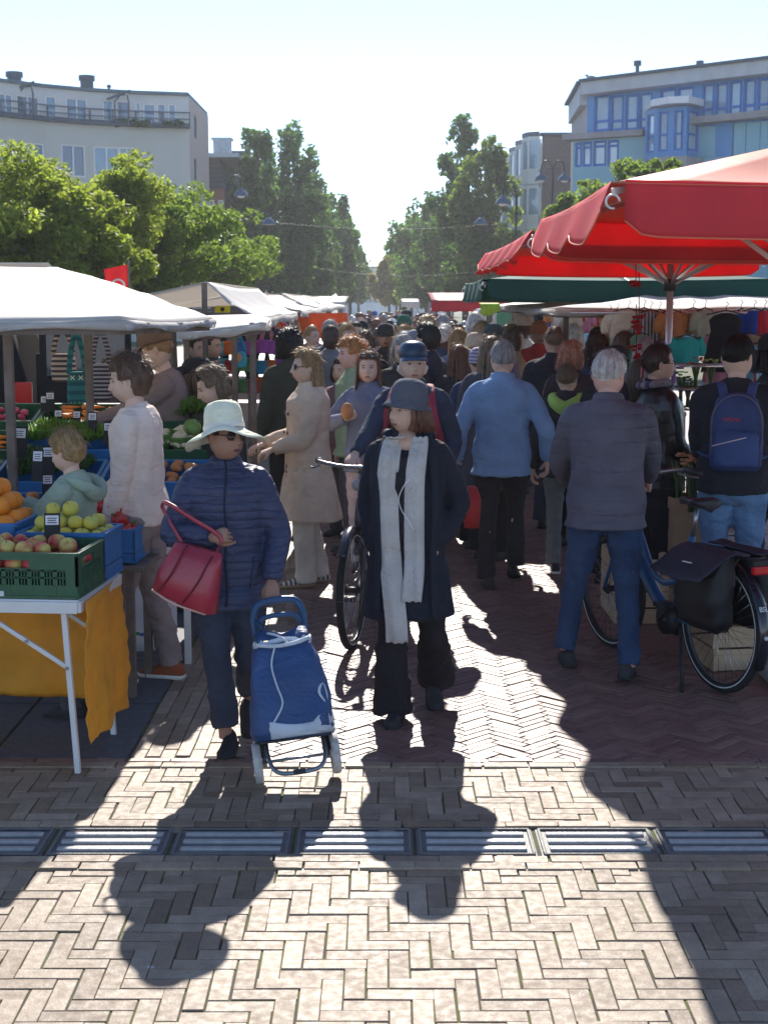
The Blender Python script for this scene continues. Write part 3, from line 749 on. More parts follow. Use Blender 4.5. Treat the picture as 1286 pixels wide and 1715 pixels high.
tl = ['tallest golden green tree cut by the left edge', 'yellow tinged young tree behind the nearest white canopy', 'golden green tree left of the red flag', 'green tree directly behind the red flag',
      'mid green tree right of the red flag below the sandy gable', 'small green tree beside the leftmost poplar', 'low drooping yellow tree in front of its green neighbours', 'shaded tree filling the gap behind the red flag', 'low dark tree under the golden crowns at the left edge', 'low tree right of the flag, in front of the far house']
for i, (px, ty, Y, rx, by, mt) in enumerate(near_trees):
    t_ = At(px, ty, Y); zb = max(1.6, At(px, by, Y).z)
    tree(t_.x, Y, t_.z, rx, zb, 24000 if i < 4 else 14000, .068 if i < 3 else .078, mt, tl[i], 40 + i, clumps=60, group='young trees along the left pavement')
# bright sprays
pops = [ # px, top, Y, rx, bottom py, label
    (432, 212, 96, 1.75, 470, 'slender dark poplar nearest the small mansard house'), (484, 194, 104, 2.3, 475, 'tallest poplar on the left side of the street'),
    (520, 285, 118, 1.9, 480, 'poplar just right of the tallest left one'), (548, 318, 132, 2.3, 485, 'fourth poplar of the left row'), (568, 352, 150, 1.9, 488, 'fifth poplar of the left row, half faded'),
    (586, 388, 170, 1.8, 492, 'sixth poplar of the left row'), (600, 418, 195, 1.8, 495, 'farthest poplar at the end of the left row'),
    (783, 183, 106, 1.8, 485, 'tallest poplar on the right side of the street'), (822, 214, 98, 1.9, 480, 'broad poplar beside the bay window building'),
    (752, 322, 120, 2.2, 488, 'lower poplar left of the tallest right one'), (716, 328, 138, 2.7, 492, 'rounded dark poplar in the right row'), (688, 352, 155, 2.2, 495, 'fifth poplar of the right row counted from the nearest'),
    (670, 400, 180, 1.7, 497, 'farthest dark poplar of the right row'), (652, 432, 168, 1.5, 500, 'small yellowing tree at the inner end of the right row'), (664, 438, 210, 1.5, 500, 'pale distant tree above the far building')]
for i, (px, ty, Y, rx, by, lb) in enumerate(pops):
    t_ = At(px, ty, Y); zb = max(1.5, At(px, by, Y).z)
    mt = LF_YEL if 'yellowing' in lb else (LF_DARK if i not in (8, 11) else LF_MID)
    tree(t_.x, Y, t_.z, rx, zb, 9000 if Y < 125 else 6000, .24 if Y < 125 else .32, mt, lb, 90 + i, 'poplar', clumps=90, group='poplars lining the street')
# bushes on the right, in front of the blue building
for i, (px, ty, Y, rx, by, lb) in enumerate([(1040, 272, 46, 1.7, 420, 'leafy tree top above the red canopy, below the blue frames'), (975, 300, 52, 1.3, 440, 'pale green tree left of the blue framed building'),
                                              (1090, 262, 42, 1.2, 400, 'right hand sprays of the tree above the red canopy'), (935, 352, 56, .9, 450, 'thin sapling beneath the double street lamp')]):
    t_ = At(px, ty, Y); zb = At(px, by, Y).z
    tree(t_.x, Y, t_.z, rx, zb, 8000 if rx > 1 else 2500, .10, LF_MID, lb, 130 + i, clumps=44)
# ---- street lamps: curved neck with bell shade
LAMPG = M('lamp post green black', (.02, .035, .04), rough=.5, var=.1)
LSH = M('lamp shade blue grey', (.06, .10, .15), rough=.3, var=.08, coat=.3)
LGL = M('lamp glass', (.75, .78, .8), rough=.3)
def lamp(px, py, Y, heads, label):
    """px, py: the shade in the photo"""
    p = At(px, py, Y); zt = p.z + .55; root = empty('street_lamp', (p.x, Y, 0), label=label, cat='street lamp', group='street lamps with bell shades')
    g = MB(); g.tube([(0, 0, 0), (0, 0, .9)], [.11, .09], 12); g.tube([(0, 0, .9), (0, 0, zt)], [.065, .045], 12)
    g.tube([(0, 0, .85), (0, 0, 1.0)], .11, 12); root2 = g.build('pole', LAMPG, root, True)
    for s in heads:
        g = MB(); g.tube([(0, 0, zt - .1), (0.02 * s, 0, zt + .3), (.22 * s, 0, zt + .62), (.46 * s, 0, zt + .55), (.55 * s, 0, zt + .2), (.55 * s, 0, zt - .02)], .028, 8, k=4)
        g.tube([(.02 * s, 0, zt + .2), (.2 * s, 0, zt + .25), (.3 * s, 0, zt + .1), (.2 * s, 0, zt + .02), (.12 * s, 0, zt + .12)], .014, 6, k=4)
        arm = g.build('arm', LAMPG, root, True)
        g = MB(); g.lathe((.55 * s, 0, zt - .05), [(.02, .16), (.06, .14), (.08, .05), (.18, -.0), (.27, -.1), (.31, -.22), (.315, -.25), (.29, -.25), (.24, -.1), (.02, -.03)], 22); sh = g.build('lamp_shade', LSH, arm, True)
        g = MB(); g.ell((.55 * s, 0, zt - .27), (.20, .20, .12), 14, 8); g.build('bulb', LGL, sh, True)
    return root
lamp(925, 312, 70, (-1, 1), 'double armed street lamp before the brown brick gable')
lamp(864, 352, 62, (-1,), 'single armed street lamp in front of the white bay windows')
lamp(384, 338, 68, (1,), 'single armed street lamp left of the first poplar')
# ---- lights on span wires
for k, (y, Y, xa, xb, lbl) in enumerate(((370, 62, 400, 862, 'nearer catenary wire crossing between the two tree rows'), (452, 84, 520, 800, 'farther catenary wire crossing low between the trees'))):
    a, b_ = At(xa, y - 4, Y), At(xb, y + 3, Y); pts = [a.lerp(b_, t / 12) + Vector((0, 0, -.35 * math.sin(math.pi * t / 12))) for t in range(13)]
    g = MB(); g.tube(pts, .005, 5); g.build('span_wire', M('wire', (.05, .05, .06), rough=.5), None, True, label=lbl, cat='wire')
    for px in ((450, 805) if k == 0 else ()):
        c = At(px, 366, Y); g = MB(); g.lathe((c.x, Y, c.z - .15), [(.02, .2), (.06, .18), (.2, .08), (.30, -.08), (.29, -.1), (.02, 0)], 16); g.tube([(c.x, Y, c.z), (c.x, Y, c.z + .25)], .03, 6)
        g.build('hanging_lamp', LSH, None, True, label='bell shaped lamp hung on the wire before the %s poplars' % ('left' if px < 600 else 'right'), cat='street lamp')
# ================================================================ STALL CANOPIES, UMBRELLAS
TARP = M('tarp white', (.80, .78, .74), rough=.6, var=.05, scale=2, bump=.35, bscale=6, trans=.48, tcol=(.88, .82, .74))
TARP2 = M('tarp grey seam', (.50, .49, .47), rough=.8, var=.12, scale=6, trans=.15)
WOOD = M('stall wood weathered', (.17, .14, .12), rough=.9, var=.25, scale=9, bump=.4, bscale=40)
def canopy(label, per, ridge, sag, val=.08, posts=(), beams=True, mat=None, seed=0, n=12):
    """tarp lofted from the eave line per (list of points) up to the ridge line (same count)"""
    rs = random.Random(seed); root = empty('market_stall', (0, 0, 0), label=label, cat='market stall', group='market stalls with white tarpaulin roofs')
    P = spl([tuple(p) for p in per], 1); m_ = 6
    def lerp_line(L, t):
        t *= len(L) - 1; i = min(int(t), len(L) - 2); return Vector(L[i]).lerp(Vector(L[i + 1]), t - i)
    N = (len(per) - 1) * m_ + 1; grid = []
    for i in range(N):
        t = i / (N - 1); a, b = lerp_line(per, t), lerp_line(ridge, t); r_ = []
        for j in range(n + 1):
            f = j / n; p = a.lerp(b, f); p.z -= sag * math.sin(math.pi * f) + .012 * math.sin(i * 2.1 + j * 1.3 + seed) * math.sin(math.pi * f) + .02 * abs(math.sin(i * math.pi / m_)) * (1 - f)
            r_.append(p)
        grid.append(r_)
    g = MB(); g.sheet(grid, .006); g.build('tarpaulin', mat or TARP, root, True)
    # short hanging edge
    g = MB(); vg = []
    for i in range(N * 2 - 1):
        t = i / (N * 2 - 2); a = lerp_line(per, t); a2 = lerp_line(per, min(1, t + .01)); d = (a2 - a); d.z = 0
        d = d.normalized() if d.length > 1e-6 else Vector((1, 0, 0)); nrm = Vector((d.y, -d.x, 0)); a.z -= .02 * abs(math.sin(t * (N - 1) * math.pi / m_)) + .003
        w_ = .010 * math.sin(i * 1.7 + seed)
        vg.append([a + nrm * .012, a + nrm * (.02 + w_) + Vector((0, 0, -val * .5)), a + nrm * (.014 - w_) + Vector((0, 0, -val - .012 * math.sin(i * 1.1)))])
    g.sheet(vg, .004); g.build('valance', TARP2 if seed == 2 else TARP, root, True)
    if beams:
        for i in range(len(per) - 1):
            g = MB(); a, b = Vector(per[i]), Vector(per[i + 1]); dz = Vector((0, 0, -.055)); d = (b - a).normalized(); nrm = Vector((d.y, -d.x, 0)) * -.035
            g.bar(a + dz + nrm + d * .02, b + dz + nrm - d * .05, .035, .05); g.build('beam', WOOD, root)
    for x, y, zt in posts:
        g = MB(); g.box((x, y, zt / 2), (.046, .046, zt)); g.build('post', WOOD, root, bevel=.003)
    return root
c1a, c1b = At(205, 534, 7.45), At(357, 533, 9.7)
canopy('large white canopy over the vegetable stall at the left edge', [(-5.2, 7.3, c1a.z + .01), (-3.2, 7.4, c1a.z), tuple(c1a), tuple(c1b), (-1.35, 10.4, 1.93)],
       [(-5.2, 9.7, 2.27), (-3.6, 9.7, 2.27), tuple(At(96, 448, 9.7)), tuple(At(112, 453, 10.0)), (-2.1, 10.6, 2.2)], -.01, val=.045,
       posts=[(At(15, 600, 7.85).x, 7.85, 1.84), (At(149, 600, 9.4).x, 9.4, 1.84), (-4.2, 9.4, 1.84)], seed=2, n=16)
g = MB(); g.sheet([[(-5.2 + i * .5, 9.7 + j * .35, 2.27 - j * .09) for j in range(4)] for i in range(7)], .006); g.build('tarpaulin', TARP, bpy.data.objects['market_stall'], True)
ap = At(345, 472, 13.0)
def gable(label, Y0, Y1, xr, zr, xe, ze, xl, seed, posts=True):
    r_ = canopy(label, [(xe, Y0, ze), (xe + .02, (Y0 + Y1) / 2, ze), (xe + .03, Y1, ze)], [(xr, Y0 + .05, zr), (xr, (Y0 + Y1) / 2, zr - .03), (xr, Y1, zr - .01)], .05, posts=[(xe - .05, Y0 + .06, ze - .06), (xe - .05, Y1 - .06, ze - .06), (xr - .02, Y0 + .05, zr - .01), (xl + .05, Y0 + .06, ze - .05)], seed=seed)
    g = MB(); g.sheet([[(xl + (xr - xl) * j / 8, Y0 + (Y1 - Y0) * i / 8, ze + (zr - ze) * j / 8 - .03 * math.sin(math.pi * j / 8)) for j in range(9)] for i in range(9)], .006); g.build('tarpaulin', TARP, r_, True)
    g = MB(); g.bar((xl, Y0 + .03, ze - .05), (xe - .02, Y0 + .03, ze - .05), .04, .045); g.build('beam', WOOD, r_)
    return r_
gable('white gabled canopy in front of the hanging backpacks', 13.0, 18.5, ap.x, ap.z, -1.12, 1.90, -3.4, 5)
gable('second gabled canopy along the left stalls, behind the backpack stall', 19.2, 25, -1.75, 2.16, -1.10, 1.93, -3.6, 6)
gable('third white canopy along the left stalls', 25.8, 33, -1.8, 2.2, -1.15, 1.95, -3.8, 7)
gable('small far white canopy at the end of the left stalls', 34, 44, -1.9, 2.22, -1.2, 1.97, -4.0, 8)
# ragged second roof between the first two stalls
canopy('patched low awning between the vegetable stall and the backpack stall', [tuple(At(300, 555, 11.6)), tuple(At(446, 541, 11.4)), tuple(At(452, 534, 12.6))], [tuple(At(250, 532, 12.6)), tuple(At(380, 528, 12.7)), tuple(At(440, 527, 12.8))], .01, val=.05,
       posts=[(At(424, 600, 11.6).x, 11.6, 1.86), (At(393, 600, 12.4).x, 12.4, 1.86), (At(313, 600, 12.4).x, 12.4, 1.86), (At(277, 600, 12.6).x, 12.6, 1.86)], seed=9, n=5)
# right: long white canopy behind the umbrellas and others further off
canopy('long white canopy over the clothes rails on the right', [(1.45, 17.5, 1.99), (1.52, 13.0, 1.965), (3.2, 12.9, 1.965), (5.4, 12.9, 1.97)], [(3.0, 18, 2.13), (3.0, 15, 2.14), (3.4, 15, 2.14), (5.6, 15, 2.14)], .01, val=.05,
       posts=[(1.62, 13.1, 1.92), (3.16, 13.05, 1.92), (1.6, 17.4, 1.92)], seed=12, n=6)
gable('white canopy over the handbag stall far right of the crowd', 20, 26, 3.0, 2.18, 1.75, 1.97, 1.74, 13)
gable('farthest white canopy on the right side', 34, 44, 3.6, 2.2, 2.1, 1.98, 2.09, 14)
# ---- square market umbrellas
ALU = M('aluminium pole', (.62, .61, .60), rough=.35, var=.06, metal=.7, spec=.5)
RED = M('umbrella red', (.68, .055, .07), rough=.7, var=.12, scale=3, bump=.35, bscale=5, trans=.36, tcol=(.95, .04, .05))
REDTOP = M('umbrella red sun glare', (.74, .21, .12), rough=.55, var=.1, scale=3, bump=.2, bscale=8, trans=.17, tcol=(.9, .03, .03))  # sun glare on the roof is painted in as a paler base colour
GREEN = M('umbrella green', (.02, .10, .075), rough=.8, var=.08, scale=3, bump=.2, bscale=8, trans=.25, tcol=(.03, .20, .12))
def umbrella(label, x0, x1, y0, y1, ze, zp, vh, top, val, zhub, flare=.0, seed=0, wav=.02):
    cx, cy = (x0 + x1) / 2, (y0 + y1) / 2; root = empty('market_umbrella', (cx, cy, 0), label=label, cat='umbrella', group='square market umbrellas on the right')
    g = MB(); g.tube([(0, 0, 0), (0, 0, zp - .05)], .026, 14); g.build('pole', ALU, root, True)
    g = MB(); g.box((0, 0, .035), (.6, .6, .07)); g.tube([(0, 0, .07), (0, 0, .3)], .035, 12); g.build('base', M('concrete base', (.3, .3, .29), rough=.9), root, bevel=.01)
    cs = [Vector((x0 - cx, y0 - cy, ze)), Vector((x1 - cx, y0 - cy, ze)), Vector((x1 - cx, y1 - cy, ze)), Vector((x0 - cx, y1 - cy, ze))]; pk = Vector((0, 0, zp))
    g = MB(); n = 12
    for k in range(4):
        a, b = cs[k], cs[(k + 1) % 4]; grid = []
        for i in range(n + 1):
            r_ = []
            for j in range(n + 1):
                f = j / n; e = a.lerp(b, i / n); p = e.lerp(pk, f)
                p.z -= .10 * math.sin(math.pi * i / n) * (1 - f) * f * 2 + .02 * math.sin(math.pi * i / n) * (1 - f) ; r_.append(p)
            grid.append(r_)
        g.sheet(grid, .004)
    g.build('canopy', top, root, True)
    for k in range(4):
        a, b = cs[k], cs[(k + 1) % 4]; d = (b - a); L = d.length; d.normalize(); nr = Vector((d.y, -d.x, 0)); N = max(24, int(L / .07)); grid = []; rs = random.Random(seed * 4 + k); ph = rs.uniform(0, 6)
        side_ = k in (1, 3)
        for i in range(N + 1):
            t = i / N; e = a + d * (L * (.018 + .964 * t)) + Vector((0, 0, -.02 * math.sin(math.pi * t))); r_ = []
            endr = min(1, min(t, 1 - t) * L / .10) ** .5
            nsc = max(1, round(L / .85)); sc_ = (abs(math.sin(math.pi * t * nsc)) ** .5 if side_ else 1)
            H = vh * (.72 + .28 * endr) * (1 if not side_ else .72 + .28 * sc_)
            for j in range(8):
                f = j / 7; w_ = (wav if not side_ else wav * 2.2) * math.sin(t * (2 * math.pi) * (2.2 if not side_ else nsc * 1.0) + ph) * f
                r_.append(e + Vector((0, 0, .012)) + nr * (-.006 + flare * (1 if side_ else .15) * f * H + w_ * (1 if side_ else .6)) + Vector((0, 0, -H * f * (1 - .12 * flare))))
            grid.append(r_)
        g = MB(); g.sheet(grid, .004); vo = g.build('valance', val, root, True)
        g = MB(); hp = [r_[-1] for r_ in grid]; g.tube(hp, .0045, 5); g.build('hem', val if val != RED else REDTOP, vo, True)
    for i in range(8):
        if i % 2 == 0: e = cs[i // 2]
        else: e = (cs[i // 2] + cs[(i // 2 + 1) % 4]) / 2
        e = e + Vector((0, 0, -.035)); t = pk + Vector((0, 0, -.05)); m_ = t.lerp(e, .52)
        g = MB(); g.bar(t.lerp(e, .02), e, .018, .028); rb = g.build('rib', ALU, root)
        g = MB(); g.bar(Vector((0, 0, zhub)) + (Vector((e.x, e.y, 0)).normalized() * .04), m_, .016, .026); g.build('strut', ALU, rb)
        if i % 2 == 0:
            g = MB(); c = e + Vector((0, 0, -.02)); cc = [c + Vector((math.cos(q) * .028, 0, math.sin(q) * .028 - .02)) for q in [j * .5 for j in range(11)]]; g.tube(cc, .005, 6); g.build('hook', M('hook white', (.7, .68, .66), rough=.4), rb, True)
    g = MB(); g.tube([(0, 0, zhub - .06), (0, 0, zhub + .03)], .05, 14); g.build('hub', M('hub dark plastic', (.05, .05, .055), rough=.5), root, True); g = MB(); g.tube([(0, 0, zp - .12), (0, 0, zp - .03)], .055, 14); g.build('top_hub', M('hub dark plastic', (.05, .05, .055)), root, True)
    return root
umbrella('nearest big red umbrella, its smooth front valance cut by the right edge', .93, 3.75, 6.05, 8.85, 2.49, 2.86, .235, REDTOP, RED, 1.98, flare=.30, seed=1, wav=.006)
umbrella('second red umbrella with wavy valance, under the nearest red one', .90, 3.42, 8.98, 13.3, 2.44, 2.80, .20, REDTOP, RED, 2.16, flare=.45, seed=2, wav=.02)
umbrella('green umbrella with a dark straight valance, behind the red ones', .96, 3.86, 14.4, 17.6, 2.24, 2.44, .215, GREEN, GREEN, 2.02, flare=.12, seed=3, wav=.01)
# far red awning on the right and small ones at the end of the street
def awning(label, xa, xb, Y0, Y1, z0, z1, mat, mat2):
    root = empty('awning', ((xa + xb) / 2, Y0, 0), label=label, cat='awning'); cx = (xa + xb) / 2
    grid = [[((xa - cx) + (xb - xa) * i / 10, (Y1 - Y0) * j / 6, z0 + (z1 - z0) * math.sin(j / 6 * 1.57)) for j in range(7)] for i in range(11)]
    g = MB(); g.sheet(grid, .01); g.build('awning_cloth', mat, root, True)
    g = MB(); g.sheet([[((xa - cx) + (xb - xa) * i / 20, -.01 + .01 * math.sin(i * 1.3), z0 - (z0 - 1.86 + (.02 * math.sin(i * 1.57) ** 2)) * j / 3) for j in range(4)] for i in range(21)], .006); g.build('valance', mat2, root, True)
    for x in (xa - cx + .05, xb - cx - .05):
        for y in (.1, Y1 - Y0 - .1):
            g = MB(); g.tube([(x, y, 0), (x, y, z0)], .025, 8); g.build('post', ALU, root, True)
    return root
STRR = M('awning red stripe white', (.55, .04, .05), rough=.7, stripes=((.75, .70, .68), .42, .30, 0), trans=.3)
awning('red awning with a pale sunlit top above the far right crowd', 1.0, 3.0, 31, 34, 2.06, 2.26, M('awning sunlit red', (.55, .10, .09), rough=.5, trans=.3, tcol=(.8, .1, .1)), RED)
awning('small white awning far down the street on the right', .75, 1.5, 62, 66, 2.1, 2.25, TARP, TARP)
awning('small white awning far down the street on the left', -3.2, -1.3, 50, 55, 2.05, 2.3, TARP, TARP)
awning('lime green stall cloth beneath the tip of the green umbrella', 1.35, 1.62, 20.6, 21, 2.0, 2.02, M('lime cloth', (.45, .62, .05), rough=.7, trans=.3), M('lime cloth', (.45, .62, .05)))
# flag
fl = empty('flag', (0, 0, 0), label='red flag with a pale curved emblem on a thin pole above the left canopies', cat='flag')
a = At(214, 443, 18.0); g = MB(); g.tube([(a.x + .01, 18, 0), (a.x + .01, 18, a.z + .05)], .012, 8); g.build('pole', WOOD, fl, True)
tl_, bl_ = At(174, 451, 18), At(181, 500, 18); br_ = At(216, 497, 18)
grid = [[Vector(tl_).lerp(a, i / 8).lerp(Vector(bl_).lerp(br_, i / 8), j / 8) + Vector((0, .02 * math.sin(i * .8), 0)) for j in range(9)] for i in range(9)]
g = MB(); g.sheet(grid, .003); g.build('flag_cloth', M('flag red', (.62, .05, .05), rough=.7, trans=.45, tcol=(.8, .05, .04), var=.08), fl, True)
g = MB(); c = At(199, 478, 17.95); pts = [c + Vector((math.cos(q) * .075, -.03, math.sin(q) * .07)) for q in [-.5 + j * .3 for j in range(13)]]; g.tube(pts, [(.004, .014)] * 13, 6, ref=(0, 1, 0)); g.build('emblem', M('emblem pale', (.75, .62, .58), rough=.7), fl, True)
# ================================================================ FRUIT TABLE AND PRODUCE STALL
rp = random.Random(21)
WHM = M('white painted metal', (.68, .68, .67), rough=.4, var=.06, bump=.1)
ORC = M('orange cloth', (.88, .46, .05), rough=.6, var=.12, scale=5, bump=.9, bscale=9, trans=.40, tcol=(.98, .52, .03))
TA = R(-5.0); TC = Vector((-1.29, 6.03, 0)); TR = Matrix.Rotation(TA, 3, 'Z')
def tw(x, y, z): return TC + TR @ Vector((x, y, z))                    # table frame: x to the left negative, y away
tb = empty('folding_table', tuple(TC), TA, label='white folding table under the fruit crates at the front left', cat='table')
TZ = .765
g = MB(); g.box((-1.1, .33, TZ - .014), (2.2, .66, .028)); g.build('table_top', WHM, tb, bevel=.003)
g = MB(); g.box((-1.1, -.004, TZ - .032), (2.2, .02, .05)); g.box((.002, .33, TZ - .032), (.02, .66, .048)); g.build('apron', WHM, tb, bevel=.003)
for x, y in ((-.03, .03), (-.03, .60), (-1.9, .03), (-1.9, .60)):
    g = MB(); g.bar((x, y, .0), (x - .04, y, TZ - .05), .024, .024, up=(0, 1, 0)); lg = g.build('leg', WHM, tb, bevel=.002)
    g = MB(); s = 1; g.bar((x - .03, y, TZ - .30), (x - .42, y, TZ - .05), .018, .014, up=(0, 1, 0)); g.build('brace', WHM, lg)
    for q in (.0, .45): g = MB(); c = Vector((x - .03, y - .014, TZ - .30)).lerp(Vector((x - .42, y - .014, TZ - .05)), q); g.tube([c + Vector((0, -.004, 0)), c + Vector((0, .006, 0))], .008, 8); g.build('bolt', M('bolt steel', (.3, .3, .3), metal=.8, rough=.4), lg)
# cloth: right end strip and back side, hung from the table edge
def cloth_sheet(p0, p1, z0, z1, nx, nz, amp, seed, skew=0):
    rs = random.Random(seed); ph = [rs.uniform(0, 6) for _ in range(6)]; out = []
    p0, p1 = Vector(p0), Vector(p1); d = (p1 - p0); L = d.length; d.normalize(); nr = Vector((d.y, -d.x, 0))
    for i in range(nx + 1):
        t = i / nx; r_ = []
        for j in range(nz + 1):
            f = j / nz; w_ = amp * f ** .7 * (math.sin(t * L * 19 + ph[0] + f * 1.6) + .5 * math.sin(t * L * 43 + ph[1] - f * 2.5) + .3 * math.sin(t * L * 70 + ph[2] + f * 5)) + .012 * math.sin(f * 5 + ph[3] + t * 3)
            w_ += .006 * f * math.sin(f * 23 + t * 14 + ph[4]) + .003 * math.sin(f * 47 + t * 9 + ph[4])
            r_.append(p0 + d * (t * L * (1 - .02 * f) + skew * f) + nr * (w_ + .008) + Vector((0, 0, z0 + (z1 - z0) * f + .006 * math.sin(t * 7 + ph[5]) * f)))
        out.append(r_)
    return out
g = MB(); g.sheet(cloth_sheet(tw(.012, .02, 0), tw(.012, .655, 0), TZ - .01, .13, 46, 50, .011, 1), .003)
g.build('table_cloth', ORC, None, True, label='crumpled orange cloth hanging over the right end of the fruit table', cat='tablecloth')
g = MB(); g.sheet(cloth_sheet(tw(-2.3, .665, 0), tw(-.06, .665, 0), TZ - .02, .155, 70, 26, .010, 4), .003)
g.build('table_cloth', ORC, None, True, label='orange cloth sheet hanging behind the legs along the back of the fruit table', cat='tablecloth')
SB = M('sign board black', (.012, .012, .014), rough=.6); SCD = M('price card', (.72, .71, .74), rough=.6); INK = M('ink', (.03, .03, .05), rough=.8)
CGREEN = M('crate green plastic', (.018, .095, .045), rough=.45, var=.12, scale=20, bump=.15, spec=.5)
CBLUE = M('crate blue plastic', (.02, .16, .42), rough=.45, var=.12, scale=20, bump=.15, spec=.5)
CTEAL = M('crate teal plastic', (.01, .13, .20), rough=.5, var=.12, scale=20)
LAB = M('crate label', (.55, .6, .57), rough=.6)
def crate_mesh(L, W, H, hi=True):
    """L along x, W along y, origin at the bottom corner (0,0); slotted walls"""
    g = MB(); t = .012
    g.box((L / 2, W / 2, .006), (L - .004, W - .004, .01))
    def wall(A, B, nr):
        A = Vector(A); B = Vector(B); d = (B - A); n_ = d.length; d.normalize(); nr = Vector(nr)
        M3 = Matrix((d, nr, Vector((0, 0, 1)))).transposed()
        def P(u0, u1, z0, z1, th=t, off=0): g.box(A + d * (u0 + u1) / 2 + Vector((0, 0, (z0 + z1) / 2)) + nr * (t / 2 + off), (u1 - u0, th, z1 - z0), 0, M3)
        P(0, n_, 0, H * .28); P(0, n_, H * .84, H); P(0, n_, H - .012, H + .002, t + .010, -.003); P(0, n_, .001, .012, t + .008, -.003)
        if not hi: P(0, n_, H * .3, H * .84); return
        P(0, .05, H * .28, H * .84); P(n_ - .05, n_, H * .28, H * .84)
        # long slot under the rim, ribs and groups of vertical slots below
        k = max(2, int((n_ - .1) / .052)); s = (n_ - .1) / k
        for i in range(k):
            u = .05 + s * i; b = s * .38 / 3
            P(u, u + s * .30, H * .28, H * .64); x = u + s * .30
            for q in range(2): P(x + s * .155, x + s * .24, H * .28, H * .64); x += s * .24
            P(u + s * .94, u + s, H * .28, H * .64)
        P(.05, n_ - .05, H * .44, H * .475); P(.05, n_ - .05, H * .60, H * .66)
        P(.05, .05 + (n_ - .1) * .10, H * .66, H * .84); P(n_ - .05 - (n_ - .1) * .32, n_ - .05, H * .66, H * .84)
        for i in range(int(n_ / .1) + 1):
            u = min(n_ - .006, .004 + i * .1); P(u - .004, u + .004, .012, H * .28, .006, -.006)
        P(.05, n_ - .05, H * .27, H * .30, .006, -.006)
    wall((0, 0, 0), (L, 0, 0), (0, 1, 0)); wall((L, 0, 0), (L, W, 0), (-1, 0, 0)); wall((L, W, 0), (0, W, 0), (0, -1, 0)); wall((0, W, 0), (0, 0, 0), (1, 0, 0))
    return g
cm = {}
def crate(kind, pos, rot, label, L=.60, W=.40, H=.19, group=None, tilt=0, hi=True):
    k = (kind, L, W, H, hi)
    if k not in cm:
        me = crate_mesh(L, W, H, hi).mesh('crate', False, True); me.materials.append({'green': CGREEN, 'blue': CBLUE, 'teal': CTEAL}[kind]); cm[k] = me
    o = bpy.data.objects.new('crate', cm[k]); COL.objects.link(o); o.location = pos; o.rotation_euler = (tilt, 0, rot)
    return tag(o, label, 'crate', group)
